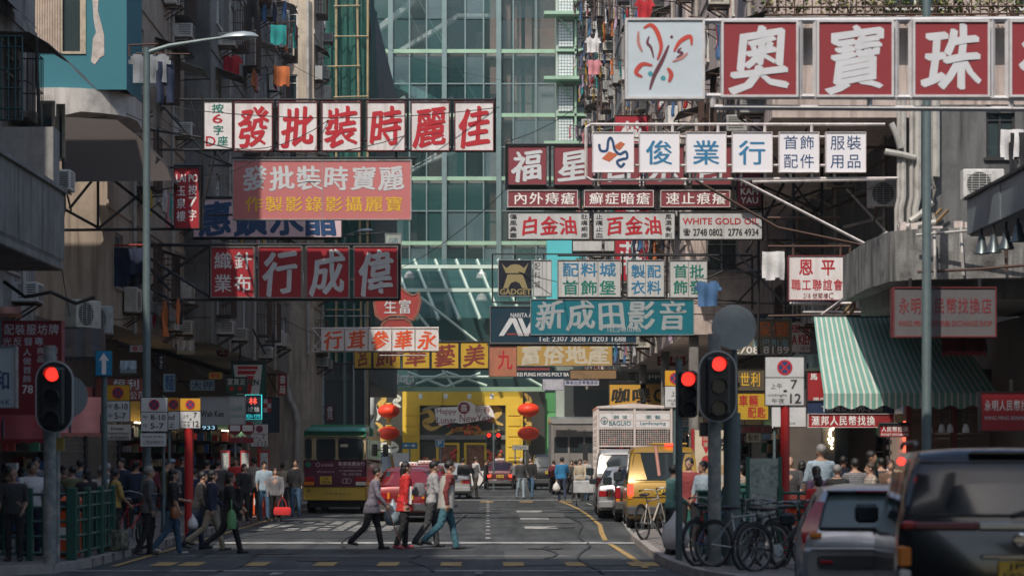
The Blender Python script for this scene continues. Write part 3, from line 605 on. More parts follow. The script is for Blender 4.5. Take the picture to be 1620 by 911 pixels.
swirl([(830, 622), (838, 634), (830, 646)], .14, gold); swirl([(598, 708), (612, 700), (626, 708), (615, 714), (600, 710)], .2, palew)
mb = MB()
for i in range(70):
 px, py = rnd.choice(((668 + rnd.random() * 22, 725 + rnd.random() * 18), (700 + rnd.random() * 60, 672 + rnd.random() * 14), (772 + rnd.random() * 26, 712 + rnd.random() * 30), (694 + rnd.random() * 28, 712 + rnd.random() * 30)))
 c = (FX(px), Yf - .12, FZ(py)); r = .09 + rnd.random() * .1; mb.ell(c, (r, .06, r), 6, 4, rnd.randrange(2))
o = mb.build('blossom_display', [M('red_blossom', (.55, .05, .03), .6, 0, .3, 6), M('orange_blossom', (.6, .2, .04), .6)], ge, w=True); o['kind'] = 'stuff'
lw = M('white_lamp_box', (.85, .88, .85), .5, 0, 0)
for k, px in enumerate((667, 706, 743, 778)):
 MB().cbox(FX(px) - .13, FX(px) + .13, Yf - 2.1, Yf - 1.85, FZ(632), FZ(624), .03).build('lamp_box', lw, ge, w=True); MB().cyl((FX(px), Yf - 2, FZ(624)), (FX(px), Yf - 2, ZZ(618, Yt)), .02).build('lamp_rod', gmul, ge, w=True)
# banner
bn = thing('banner', 'white Happy Lunar New Year banner with a round maroon seal over the entrance', 'banner', W(735, 660, Yf - .5))
yb = Yf - .5; mb = MB()
pl = [(688, 646), (700, 644), (724, 643), (726, 637), (734, 634), (746, 636), (752, 642), (774, 641), (780, 650), (783, 660), (768, 664), (748, 667), (728, 670), (722, 668), (696, 673), (690, 668)]
mb.prism([((x - CX) * yb / F, CZ + (HY - y) * yb / F) for x, y in pl], yb, yb + .06); mb.build('board', M('white_banner', (.78, .76, .72), .6, 0, .1, 2), bn, w=True)
mar = M('maroon_print', (.22, .025, .045), .6, 0, .1); mb = MB()
zz = lambda p: ZZ(p, yb); xx = lambda p: XX(p, yb)
put(mb, 'Happy', xx(691), xx(722), zz(657), zz(646), yb - .01, 'thin'); put(mb, 'Lunar', xx(691), xx(722), zz(670), zz(659), yb - .01, 'thin'); put(mb, 'NewYear', xx(727), xx(781), zz(667), zz(655), yb - .01, 'thin')
row(mb, '新春', xx(751), xx(776), zz(654), zz(642), yb - .01, 'thin', 0); mb.build('lettering', mar, bn, w=True, smooth=0)
mb = MB().cyl((xx(734), yb - .02, zz(645)), (xx(734), yb - .005, zz(645)), 9.5 / S(yb), n=28); mb.build('seal', mar, bn, w=True)
mb = MB(); put(mb, '喜', xx(728), xx(740), zz(651), zz(639), yb - .03, 'semi'); mb.build('lettering', white, bn, w=True, smooth=0)
for px in (700, 765): MB().cyl((xx(px), yb + .03, zz(644)), (xx(px), yb + .03, ZZ(618, Yt)), .015).build('hanging_wire', dsteel, bn, w=True)
# lanterns
lred = M('red_lantern_silk', (.85, .05, .01), .5, 0, .12, 3, dirt=(.45, .02, .01))
for k, (px, py) in enumerate(((615, 650), (615, 685), (836, 648), (836, 685))):
 y = Yf - 2.0; c = W(px, py, y); l = thing('lantern', f'{["upper", "lower"][k % 2]} red silk lantern hanging {["left", "right"][k // 2]} of the festive entrance', 'lantern', c, 0, 'red lanterns at the entrance')
 R0 = 17 / S(y); H0 = 10.2 / S(y); vs = MB(); n = 32; rings = []
 for j in range(11):
  t = -1 + 2 * j / 10; rr = R0 * math.sqrt(max(0, 1 - (t * .93) ** 2)) ** .9
  rings.append([(rr * (1 + .035 * (q % 2)) * math.cos(2 * math.pi * q / n), rr * (1 + .035 * (q % 2)) * math.sin(2 * math.pi * q / n), H0 * t) for q in range(n)])
 vs.loft(rings); vs.build('shade', lred, l)
 MB().lathe((0, 0, H0 * .97), [(R0 * .3, 0), (R0 * .33, .1), (R0 * .25, .14)], 14).build('cap', gold, l); MB().lathe((0, 0, -H0 * .97 - .13), [(R0 * .25, 0), (R0 * .33, .04), (R0 * .3, .13)], 14).build('cap', gold, l)
 mb = MB(); [mb.cyl((.1 * math.cos(q), .1 * math.sin(q), -H0 - .1), (.13 * math.cos(q), .13 * math.sin(q), -H0 - .38), .03, .04, 5) for q in range(7)]; mb.build('tassel', gold, l)
 if k % 2 == 0: MB().cyl((0, 0, H0), (0, 0, ZZ(616, y) - c[2]), .02).build('cord', dsteel, l)
# grid-window tower right of the glass
Yw = 157
tw = thing('window_tower', 'pale tower with glass block strips and green ledges behind the right blocks', 'building', (XX(910, Yw), Yw, 0))
gx = lambda p: XX(p, Yw); gz = lambda p: ZZ(p, Yw)
MB().box(gx(880), gx(990), Yw + .3, Yw + 8, .1, gz(-25)).build('wall', M('pale_green_tower_wall', (.42, .50, .44), .7, 0, .3, .6), tw, w=True)
gb = M('glass_block', (.60, .66, .66), .15, 0, .12, 4); wf_ = M('white_tower_frame', (.58, .64, .56), .6, 0, .2, 2)
for j in range(9):
 yt = -24 + 51 * j
 mb = MB()
 for a in range(5):
  for b in range(8): mb.box(gx(884 + a * 4.6), gx(887.9 + a * 4.6), Yw + .1, Yw + .25, gz(yt + 8 + b * 4.9 + 4.1), gz(yt + 8 + b * 4.9))
 mb.build('glass_block_strip', gb, tw, w=True, smooth=0); MB().box(gx(882.5), gx(908), Yw + .26, Yw + .3, gz(yt + 49), gz(yt + 6)).build('strip_backing', M('grey_grout', (.22, .25, .25), .8), tw, w=True)
 for k in range(3): MB().box(gx(914), gx(936), Yw + .18, Yw + .26, gz(yt + 19 + k * 14), gz(yt + 6.5 + k * 14)).build('pane', wmat_glass if k else winglass, tw, w=True)
 MB().box(gx(909), gx(912), Yw - .1, Yw + .3, gz(yt + 51), gz(yt)).build('mullion', gbeam, tw, w=True)
 MB().box(gx(881), gx(940), Yw - .1, Yw + .3, gz(yt + 4), gz(yt)).build('ledge', gbeam, tw, w=True)
 if j % 2: MB().box(gx(860), gx(938), Yw - 1.2, Yw + .3, gz(yt + 1), gz(yt - 4)).build('sunshade', gbeam, tw, w=True); [MB().bar((gx(884 + q * 28), Yw - .2, gz(yt + 1)), (gx(904 + q * 28), Yw - .2, gz(yt + 26)), .08).build('strut', gbeam, tw, w=True) for q in (0, 1)]
# turquoise shop front seen through the signs
tag(MB().box(XX(865, 150), XX(975, 150), 150, 151, ZZ(480, 150), ZZ(378, 150)).build('hoarding', M('cyan_hoarding', (.09, .52, .58), .7, 0, .15, .5), loc=(7, 150, 12)), 'bright turquoise hoarding glimpsed between the sign rows on the right', 'hoarding')
# ---------------------------------------------------------------- scaffold net on the left
Yn = 114
sn = thing('scaffolding', 'bamboo scaffolding wrapped in dark green netting on the left before the glass centre', 'scaffolding', (XX(540, Yn), Yn, 0))
net = M('dark_green_netting', (.012, .085, .07), .85, 0, .6, .5, .3, .3, dirt=(.03, .15, .12), alpha=.93); bam = M('bamboo', (.36, .28, .15), .6, 0, .3, 4)
rings = []
for j in range(24):
 z = ZZ(572, Yn) + (ZZ(-25, Yn) - ZZ(572, Yn)) * j / 23
 rings.append([(XX(500 + 83 * i / 24, Yn), Yn + .14 * math.sin(i * 1.7 + j * .33) + .1 * math.sin(j * 1.1 + i * .4), z + .05 * math.sin(i)) for i in range(25)])
MB().loft(rings, caps=False, closed=False).build('netting', net, sn, w=True)
MB().box(XX(500, Yn), XX(583, Yn), Yn + 1.2, 150, ZZ(600, Yn), ZZ(-25, Yn)).build('wall', dgrey, sn, w=True)
rings = [[(XX(584, Yn) + .1 * math.sin(j + i), Yn + .2 + i * .8, ZZ(572, Yn) + (ZZ(-25, Yn) - ZZ(572, Yn)) * j / 23) for i in range(10)] for j in range(24)]
MB().loft(rings, caps=False, closed=False).build('netting', net, sn, w=True)
for px, dx in ((532, 0), (565, 7), (503, 0), (582, -1)):
 MB().cyl(W(px + dx, 572 if px < 580 else 740, Yn - .3), W(px, -25, Yn - .3), .06, n=7).build('bamboo_pole', bam, sn, w=True)
for j in range(12): py = 10 + j * 48; MB().cyl(W(528 - (j % 3) * 12, py, Yn - .42), W(570 + (j % 2) * 12, py + rnd.uniform(-2, 2), Yn - .42), .035, n=6).build('bamboo_ledger', bam, sn, w=True)
mb = MB()
for j in range(5):
 for i in range(4): mb.box(XX(506 + i * 19, Yn + .6), XX(520 + i * 19, Yn + .6), Yn + .55, Yn + .7, ZZ(70 + j * 95, Yn), ZZ(30 + j * 95, Yn))
mb.build('covered_window', M('dim_window', (.03, .04, .045), .3), sn, w=True)
# lower scaffold storey: poles and dark shopfronts with small lit signs
for px in (500, 512, 546, 560, 578): MB().cyl(W(px, 760, Yn - .3), W(px, 480, Yn - .3), .05, n=6).build('steel_standard', steel, sn, w=True)
for (a, b, c, e) in ((500, 560, 546, 520), (500, 520, 546, 560), (495, 545, 585, 545), (495, 500, 585, 500)): MB().cyl(W(a, b, Yn - .4), W(c, e, Yn - .4), .035, n=6).build('steel_brace', steel, sn, w=True)
MB().box(XX(498, Yn), XX(584, Yn), Yn + .9, Yn + 1.1, .13, ZZ(600, Yn)).build('dark_shopfront', ind, sn, w=True)
# ---------------------------------------------------------------- hanging signs
tred = M('red_letter_paint', (.42, .018, .028), .45, 0, .12, 4, dirt=(.2, .02, .02)); tgrey = M('silver_white_letters', (.55, .58, .60), .4, 0, .12, 4)
twhite = M('white_letters', (.78, .76, .74), .45, 0, .1, 4); tblue = M('blue_letters', (.03, .18, .34), .45, 0, .12, 4); tnavy = M('navy_letters', (.015, .06, .16), .45, 0, .12, 4)
tgreen = M('green_letters', (.01, .17, .13), .45, 0, .12, 4); tgold = M('gold_letters', (.42, .30, .10), .45, .3, .15, 4); tblack = M('black_letters', (.02, .02, .02), .5, 0, .1)
tyel = M('yellow_letters', (.68, .42, .04), .45, 0, .12, 4); torange = M('orange_red_letters', (.70, .09, .02), .45, 0, .12, 4)
pred = M('crimson_sign_plastic', (.34, .010, .020), .55, 0, .25, 1.5, .25, dirt=(.10, .02, .02), ); pdred = M('dusty_red_sign', (.20, .03, .042), .6, 0, .3, 1.5, .3, dirt=(.16, .07, .07))
ppink = M('faded_pink_sign', (.50, .17, .17), .4, 0, .15, .5, .15, dirt=(.36, .15, .15)); pnavy = M('dark_navy_sign', (.012, .04, .065), .35, 0, .2, 2); pteal = M('teal_sign_board', (.012, .15, .20), .35, 0, .2, 2, .15, dirt=(.02, .08, .10))
pyel = M('ochre_yellow_sign', (.52, .34, .03), .45, 0, .25, 2, .2, dirt=(.2, .11, .03)); pgold = M('mustard_sign_board', (.40, .26, .07), .5, 0, .25, 2, dirt=(.22, .14, .05)); porange = M('weathered_orange_sign', (.42, .15, .08), .6, 0, .45, 2.5, .4, dirt=(.15, .09, .07))
pgrey = M('greyish_white_sign', (.50, .52, .52), .4, 0, .3, 2, .45, dirt=(.22, .19, .17)); polive = M('olive_grey_sign', (.17, .155, .11), .5, 0, .25, 2)
SG = 'shop signs hanging over the street'
def sign(label, Y, panels, bars=(), bm=dsteel, em=dsteel, thick=.2, name='hanging_sign', bw=.035, edge=1.2, group=SG):
 p0 = panels[0]['r']; t = thing(name, label, 'sign', W(p0[0], p0[3], Y), 0, group)
 e = edge / S(Y)
 for p in panels:
  a, b, c, d_ = p['r']; x0, x1, z0, z1 = XX(a, Y), XX(c, Y), ZZ(d_, Y), ZZ(b, Y)
  tk = p.get('t', thick)
  o = MB().box(x0 + e, x1 - e, Y, Y + tk, z0 + e, z1 - e).build('panel', p['m'], t, w=True, smooth=0)
  f = MB(); y0 = Y - .025; y1 = Y + tk + .01
  f.box(x0, x1, y0, y1, z1 - e, z1); f.box(x0, x1, y0, y1, z0, z0 + e); f.box(x0, x0 + e, y0, y1, z0 + e, z1 - e); f.box(x1 - e, x1, y0, y1, z0 + e, z1 - e)
  if 'div' in p:
   for q in p['div']: f.box(XX(q, Y) - e * .3, XX(q, Y) + e * .3, Y - .012, Y - .001, z0 + e, z1 - e)
  f.build('frame', p.get('e', em), o, w=True, smooth=0)
  groups = {}
  for k, tx, X0, Y0, X1, Y1, m, st in p.get('tx', ()):
   mb = groups.setdefault(m.name, (m, MB()))[1]; u0, u1, w0, w1 = XX(X0, Y), XX(X1, Y), ZZ(Y1, Y), ZZ(Y0, Y); yy = Y - .006
   if k == 'r': row(mb, tx, u0, u1, w0, w1, yy, st)
   elif k == 'c': colm(mb, tx, u0, u1, w0, w1, yy, st)
   elif k == 's': put(mb, tx, u0, u1, w0, w1, yy, st)
   elif k == 'b': mb.quad((u0, yy + .003, w0), (u1, yy + .003, w0), (u1, yy + .003, w1), (u0, yy + .003, w1))
   elif k == 'o': mb.cyl(((u0 + u1) / 2, yy + .002 * st, (w0 + w1) / 2), ((u0 + u1) / 2, yy + .004, (w0 + w1) / 2), (u1 - u0) / 2, n=28)
   elif k == 'p': mb.add([(XX(q[0], Y), yy - .001 * st, ZZ(q[1], Y)) for q in tx], [tuple(range(len(tx)))])
   elif k == 'w':   # brush stroke along points, tapered
    P = [Vector((XX(q[0], Y), yy - .001, ZZ(q[1], Y))) for q in tx]; n = len(P); vs = []; wd_ = X0 / S(Y)
    fine = []
    for i in range((n - 1) * 4 + 1):
     tt = i / 4; kk = min(int(tt), n - 2); f_ = tt - kk; q0, q1, q2, q3 = P[max(kk - 1, 0)], P[kk], P[kk + 1], P[min(kk + 2, n - 1)]
     fine.append(.5 * ((2 * q1) + (q2 - q0) * f_ + (2 * q0 - 5 * q1 + 4 * q2 - q3) * f_ ** 2 + (3 * q1 - q0 - 3 * q2 + q3) * f_ ** 3))
    for i, q in enumerate(fine):
     v = (fine[min(i + 1, len(fine) - 1)] - fine[max(i - 1, 0)]).normalized(); g = Vector((-v.z, 0, v.x)) * wd_ * (.3 + .7 * math.sin(math.pi * (i + .5) / len(fine)) if not Y0 else 1); vs += [q - g, q + g]
    mb.add(vs, [(2 * i, 2 * i + 1, 2 * i + 3, 2 * i + 2) for i in range(len(fine) - 1)])
  for m, mb in groups.values(): mb.build('lettering', m, o, w=True, smooth=0)
 if bars:
  for q in bars:
   if len(q) == 4: A, B = W(q[0], q[1], Y + .1), W(q[2], q[3], Y + .1); k = bw
   else: A, B = W(q[0], q[1], Y + q[4]), W(q[2], q[3], Y + q[5]); k = bw
   MB().bar(A, B, k * 1.2).build('strut', bm, t, w=True, smooth=0)
 return t
def P_(r, m, *tx, **k): return dict(r=r, m=m, tx=tx, **k)
# --- left side
Y = 57
ch = '發批裝時麗佳'; xs_ = [(370, 431), (440, 502), (509, 571), (580, 641), (650, 711), (719, 781)]
pn = [P_((322, 160, 368, 237), wpanel, ('s', '6', 336, 181, 352, 195, tred, 'bold'), ('r', '按', 334, 164, 355, 179, tgreen, 'bold'), ('r', '字', 336, 198, 355, 214, tgreen, 'bold'), ('s', 'D', 326, 216, 341, 231, tred, 'bold'), ('r', '座', 343, 215, 362, 231, tgreen, 'bold'))]
for c, (a, b) in zip(ch, xs_): pn.append(P_((a, 161, b, 239), wpanel, ('r', c, a + 3, 168, b - 3, 234, tred, 'brush'), e=M('dark_red_edge', (.16, .02, .025), .5, 0, .2)))
truss = [(285, 158, 783, 158), (250, 237, 783, 239), (783, 155, 783, 241), (250, 148, 250, 237), (235, 205, 320, 218), (300, 156, 320, 220), (450, 224, 627, 221), (627, 221, 627, 250), (435, 158, 435, 240), (505, 158, 505, 240), (575, 158, 575, 240), (645, 158, 645, 240), (715, 158, 715, 240), (320, 150, 320, 330), (250, 160, 320, 237), (322, 228, 450, 240), (320, 330, 345, 222)]
sign('long row of white panels with big red brushed characters, topmost sign on the left', Y, pn, truss, thick=.25)
Y = 63
sign('wide faded pink sign with white characters over yellow ones, below the long white row', Y, [P_((368, 253, 651, 348), ppink, ('r', '發批裝時寶麗', 381, 262, 640, 302, tgrey, 'brush'), ('r', '作製影錄影攝麗寶', 386, 310, 639, 336, tyel, 'semi'), div=[510])], [(368, 250, 660, 250), (330, 262, 368, 262), (330, 340, 368, 340), (300, 235, 368, 262), (655, 250, 655, 262)], em=M('pale_metal_edge', (.42, .40, .39), .5, .4, .4, 5), edge=1.6)
Y = 54
sign('narrow upright crimson sign reading LAI PO beside the left lamp post', Y, [P_((275, 265, 316, 362), pred, ('s', 'LAI PO', 279, 276, 313, 288, twhite, 'bold'), ('c', '玉泉樓', 279, 292, 294, 352, twhite, 'semi'), ('r', '按', 297, 292, 312, 309, twhite, 'semi'), ('s', '7', 299, 312, 311, 327, twhite, 'bold'), ('r', '字', 297, 331, 312, 350, twhite, 'semi'))],
  [(100, 364, 320, 362), (155, 265, 275, 265), (155, 265, 155, 362), (155, 362, 230, 300), (158, 268, 275, 360), (275, 262, 320, 262), (320, 262, 320, 362), (200, 265, 200, 272), (160, 268, 110, 330), (100, 330, 155, 360)], bw=.04)
Y = 67.5
sign('pale pink sign with large dark blue characters, half hidden behind the pink one', Y, [P_((305, 314, 541, 376), M('pale_pink_sign', (.68, .52, .56), .4, 0, .25, 1, .3, dirt=(.35, .22, .25)), ('r', '惠鑽水晶', 314, 318, 535, 374, tnavy, 'heavy'))], [(305, 312, 541, 312), (305, 378, 541, 378)])
Y = 60
cr = M('worn_silver_edge', (.30, .28, .27), .4, .7, .4, 8)
sign('row of four crimson panels with silver characters, lowest big sign on the left', Y, [P_((333, 390, 403, 471), pred, ('r', '織針', 337, 398, 400, 427, tgrey, 'semi'), ('r', '業布', 337, 433, 400, 463, tgrey, 'semi'), e=cr)] + [P_((a, 389, b, 472), pred, ('r', c, a + 5, 394, b - 5, 468, tgrey, 'brush'), e=cr) for c, a, b in (('行', 408, 478), ('成', 484, 553), ('偉', 559, 630))],
  [(133, 387, 632, 387), (333, 474, 632, 474), (632, 386, 632, 474), (333, 386, 333, 474), (333, 388, 236, 455), (333, 470, 236, 408), (213, 388, 333, 388), (236, 408, 205, 390), (236, 455, 270, 474), (270, 474, 333, 474), (205, 390, 270, 460)], edge=2, bw=.045)
Y = 88
fr = [(279, 0)]
sign('small pale sign row with orange-red characters and a white frame over the street', Y, [P_((a, 519, b, 555), wpanel, ('r', c, a + 3, 522, b - 2, 553, torange, 'brush'), e=wsteel) for c, a, b in (('行', 508, 545), ('茸', 546, 582), ('參', 583, 619), ('華', 620, 656), ('永', 657, 694))],
  [(493, 519, 694, 518), (493, 556, 694, 556), (493, 519, 508, 535), (508, 535, 493, 556), (495, 545, 508, 557), (600, 562, 676, 562)], bm=wsteel, edge=.8, bw=.03)
Y = 96   # lobed red sign
t = thing('neon_sign', 'red lobed gourd-shaped sign with white characters and brown border', 'sign', W(630, 500, Y), 0, SG)
def lobes(y, g, w=0):
 pts = []
 for i in range(40):
  a = math.pi * (-.42 + 1.84 * i / 39) - math.pi / 2 + math.pi * .5; x = 628 + 37 * math.sin(a) * (1 + .06 * math.cos(3 * a)); z = 478 - 32 * math.cos(a)
  pts.append((x, z))
 for i in range(24): a = math.pi * (.05 + .9 * i / 23); pts.append((630 - 28 * math.cos(math.pi - a) * -1, 506 + 0 * a))
 return pts
up = [(590, 480), (593, 500), (603, 508), (612, 503), (618, 500), (641, 500), (647, 505), (655, 508), (663, 495), (667, 478), (664, 462), (655, 467), (645, 462), (632, 452), (616, 452), (604, 462), (594, 468)]
dn = [(604, 510), (612, 503), (641, 502), (650, 508), (655, 520), (655, 545), (647, 556), (630, 561), (612, 557), (602, 545), (600, 522)]
prr = M('signal_red_sign', (.36, .045, .04), .5, 0, .3, 2); brr = M('brown_neon_rim', (.32, .14, .10), .6, 0, .3, 4)
def grow(pl, k): cx = sum(p[0] for p in pl) / len(pl); cy = sum(p[1] for p in pl) / len(pl); return [(cx + (x - cx) * k, cy + (y - cy) * k) for x, y in pl]
for nm, pl, dy in (('upper_lobe', up, 0), ('lower_lobe', dn, .03)):
 mb = MB(); mb.prism([(XX(x, Y), ZZ(y, Y)) for x, y in reversed(pl)], Y + dy, Y + .3 + dy); o = mb.build(nm, prr, t, w=True, smooth=0)
 for k in (.97, .91): mb = MB(); q = [W(x, y, Y - .01 + dy) for x, y in grow(pl, k)]; mb.tube(q + [q[0]], .025, 5); mb.build('neon_tube', brr, o, w=True)
 mb = MB()
 if nm[0] == 'u': row(mb, '生富', XX(606, Y), XX(652, Y), ZZ(497, Y), ZZ(473, Y), Y - .02, 'semi')
 else: row(mb, '堂', XX(615, Y), XX(641, Y), ZZ(548, Y), ZZ(516, Y), Y - .0, 'semi')
 mb.build('lettering', tgrey, o, w=True, smooth=0)
Y = 104
dk_ = M('brown_red_letters', (.20, .03, .02), .5, 0, .2, 4)
sign('ochre yellow sign row with dark red characters behind the gourd sign', Y, [P_((a, 541, b, 583), pyel, ('r', c, a + 4, 544, b - 4, 580, dk_, 'brush')) for c, a, b in (('宮', 560, 588), ('飾', 590, 634), ('華', 636, 680), ('藝', 682, 726), ('美', 728, 773))], [(560, 540, 773, 540), (560, 584, 773, 584), (590, 515, 590, 584), (498, 548, 560, 548), (498, 575, 560, 575)], edge=1)
Y = 92
sign('narrow tall pale signboard with worn blue characters beside the gourd sign', Y, [P_((609, 369, 635, 452), M('pale_green_worn_sign', (.34, .40, .36), .6, 0, .5, 3, .5), ('c', '頌雀麻', 613, 374, 631, 446, M('faded_blue_letters', (.10, .2, .26), .6, 0, .5, 8), 'thin'))], [(609, 368, 560, 372), (560, 372, 500, 376)], em=steel)
# --- right side
Y = 56
ux = [(803, 865, '福'), (876, 938, '星'), (949, 1011, '日'), (1020, 1082, '宗'), (1094, 1157, '肖')]
pn = [P_((a, 231, b, 293), pdred, ('r', c, a + 5, 236, b - 5, 288, tgrey, 'brush')) for a, b, c in ux]
pn += [P_((803, 301, 914, 328), pdred, ('r', '內外痔瘡', 811, 304, 911, 324, twhite, 'semi'), e=wsteel), P_((924, 301, 1034, 328), pdred, ('r', '癬症暗瘡', 931, 304, 1030, 324, twhite, 'semi'), e=wsteel), P_((1045, 301, 1155, 328), pdred, ('r', '速止痕癢', 1052, 304, 1150, 324, twhite, 'semi'), e=wsteel), P_((1165, 272, 1205, 327), pdred, ('s', 'PAK', 1172, 284, 1199, 294, twhite, 'bold'), ('s', 'KAM', 1172, 298, 1199, 308, twhite, 'bold'), ('s', 'YAU', 1172, 312, 1199, 322, twhite, 'bold'))]
pn += [P_((803, 335, 933, 379), pgrey, ('c', '傷風鼻塞', 806, 338, 818, 377, tblack, 'semi'), ('r', '白金油', 823, 342, 914, 372, tred, 'brush'), ('c', '肚痛痢疾', 919, 338, 930, 377, tblack, 'semi')), P_((938, 335, 1068, 379), pgrey, ('c', '止痛止血', 942, 338, 954, 377, tblack, 'semi'), ('r', '百金油', 957, 342, 1048, 372, tred, 'brush'), ('c', '風濕骨刺', 1052, 338, 1063, 377, tblack, 'semi')),
  P_((1074, 335, 1206, 379), pgrey, ('s', 'WHITE GOLD OIL', 1080, 345, 1200, 355, tred, 'bold'), ('s', '2748 0802', 1097, 362, 1143, 373, tblack, 'bold'), ('s', '2776 4934', 1152, 362, 1200, 373, tblack, 'bold'), ('s', '☎', 1081, 362, 1092, 373, tblack, 'bold'))]
sign('dark framed three-tier sign tower advertising WHITE GOLD OIL over the right lane', Y, pn, [(801, 229, 1210, 229), (801, 296, 1210, 296), (801, 299, 1210, 299), (801, 331, 1210, 331), (801, 228, 801, 300), (870, 229, 870, 296), (943, 229, 943, 296), (1015, 229, 1015, 296), (1088, 229, 1088, 296), (919, 299, 919, 331), (1040, 299, 1040, 331), (1160, 270, 1160, 331), (1210, 229, 1260, 260), (1210, 296, 1290, 330), (1210, 229, 1300, 229), (1210, 331, 1300, 300), (1206, 270, 1206, 380), (1210, 380, 1300, 380)], thick=.22, edge=1)
Y = 47
pn = []
for k, (a, b) in enumerate(((937, 1003), (1011, 1075), (1085, 1149), (1158, 1222), (1232, 1296), (1306, 1370))):
 tx = []
 if 0 < k < 4: tx = [('r', '俊業行'[k - 1], a + 8, 221, b - 8, 262, tblue, 'semi')]
 elif k == 4: tx = [('r', '首飾', a + 6, 214, b - 6, 237, tnavy, 'thin'), ('r', '配件', a + 6, 243, b - 6, 267, tnavy, 'thin')]
 elif k == 5: tx = [('r', '服裝', a + 6, 214, b - 6, 238, tnavy, 'thin'), ('r', '用品', a + 6, 243, b - 6, 267, tnavy, 'thin')]
 else:
  tx = [('p', [(952, 251), (963, 240), (978, 244), (964, 256)], 0, 0, 0, 0, M('rust_orange_mark', (.50, .13, .05), .5, 0, .1), 0), ('p', [(970, 232), (982, 224), (989, 228), (980, 238)], 0, 0, 0, 0, M('rust_orange_mark'), 0),
    ('w', [(948, 228), (950, 238), (960, 238), (962, 224), (966, 218), (970, 226), (972, 236), (980, 244), (990, 240), (992, 250), (984, 252), (976, 256), (982, 264), (988, 258)], 2.0, 1, 0, 0, tnavy, 0)]
 pn.append(P_((a, 209, b, 273), M('clean_white_sign', (.74, .73, .76), .3, 0, .08, 2, dirt=(.45, .4, .4)), *tx, e=wsteel, t=.10))
sign('row of six square white panels with blue characters on a white pipe frame', Y, pn, [(935, 197, 1400, 197), (935, 285, 1420, 282), (927, 202, 927, 280), (927, 202, 935, 197), (927, 280, 935, 285), (990, 197, 990, 209), (1064, 197, 1064, 209), (1136, 197, 1136, 209), (1210, 197, 1210, 209), (1284, 197, 1284, 209), (990, 273, 990, 285), (950, 273, 950, 285), (1024, 273, 1024, 285), (1064, 273, 1064, 285), (1100, 273, 1100, 284), (1136, 273, 1136, 284), (1172, 273, 1172, 284), (1210, 273, 1210, 284), (1250, 273, 1250, 284), (1284, 273, 1284, 284), (1320, 273, 1320, 284), (1003, 217, 1306, 217), (1003, 262, 1306, 262), (1170, 284, 1373, 388), (1190, 288, 1400, 284)], bm=wsteel, bw=.035, edge=.9)
Y = 84
sign('row of rain-streaked white panels seen below the oil advertisement', Y, [P_((a, 379, b, 398), pgrey) for a, b in ((905, 953), (955, 1004), (1006, 1057), (1059, 1108), (1110, 1160), (1162, 1196))], [(905, 400, 1200, 400)], thick=.15)
Y = 82
sign('tall crimson vertical sign with white characters behind the white panel row', Y, [P_((972, 182, 1028, 445), M('deep_red_sign', (.34, .015, .03), .45, 0, .15, 1.5), ('c', '藥製茶莊', 978, 186, 1023, 440, tgrey, 'semi'))], [(1028, 190, 1080, 190), (1028, 320, 1080, 320), (1028, 440, 1080, 440)], em=rust)
Y = 68
gm = M('gold_crown_mark', (.28, .24, .12), .5, .2, .1)
sign('black GADGET sign with a gold crown figure beside a narrow white strip', Y, [P_((788, 411, 842, 469), M('near_black_sign', (.012, .016, .025), .35, 0, .15, 3), ('p', [(794, 417), (801, 424), (808, 419), (815, 418), (822, 419), (829, 424), (836, 416), (830, 432), (800, 432)], 0, 0, 0, 0, gm, 0), ('p', [(803, 434), (827, 434), (835, 456), (826, 456), (822, 448), (815, 445), (808, 448), (804, 456), (796, 456)], 0, 0, 0, 0, gm, 0), ('s', 'GADGET', 791, 457, 840, 466, gm, 'heavy')),
  P_((843, 411, 873, 469), pgrey, ('c', '配料城', 845, 414, 855, 457, tblack, 'thin'), ('s', 'TOWN', 845, 459, 870, 467, tgrey, 'thin'), div=[858, 864])], [(779, 402, 880, 402), (779, 478, 880, 478), (779, 402, 779, 478), (815, 402, 815, 411), (860, 402, 860, 411), (815, 469, 815, 478), (880, 402, 1120, 402)], bw=.025, em=steel)
Y = 66
sign('three white signs with blue and green characters above the teal signboard', Y, [P_((882, 411, 982, 470), pgrey, ('r', '配料城', 888, 415, 976, 438, tblue, 'bold'), ('r', '首飾堡', 888, 443, 976, 467, tgreen, 'bold'), div=[915, 946]), P_((992, 411, 1051, 470), pgrey, ('r', '製配', 997, 418, 1047, 440, tblue, 'bold'), ('r', '衣料', 997, 443, 1047, 466, tblue, 'bold'), div=[1021]), P_((1059, 411, 1119, 471), pgrey, ('r', '首批', 1064, 418, 1115, 440, tgreen, 'bold'), ('r', '飾發', 1064, 443, 1115, 466, tgreen, 'bold'), div=[1089])],
  [(882, 404, 1190, 404), (882, 472, 1140, 472), (985, 402, 985, 474), (1055, 402, 1055, 474), (1119, 404, 1200, 440), (1119, 472, 1200, 480), (1190, 404, 1190, 490), (1119, 440, 1200, 404)], em=steel)
Y = 64
sign('long teal signboard with large pale characters and a telephone number', Y, [P_((839, 473, 1098, 530), pteal, ('r', '新成田影音', 846, 474, 1088, 523, M('dull_silver_letters', (.36, .41, .43), .4, .2, .15, 4), 'brush'), ('s', 'TEL:24810766', 959, 517, 1014, 525, M('dull_silver_letters'), 'semi'))], [(795, 480, 1250, 480), (1035, 497, 1230, 497), (1035, 480, 1035, 497), (1098, 476, 1180, 490), (830, 532, 1100, 532)], bw=.02, em=steel)
Y = 66.8
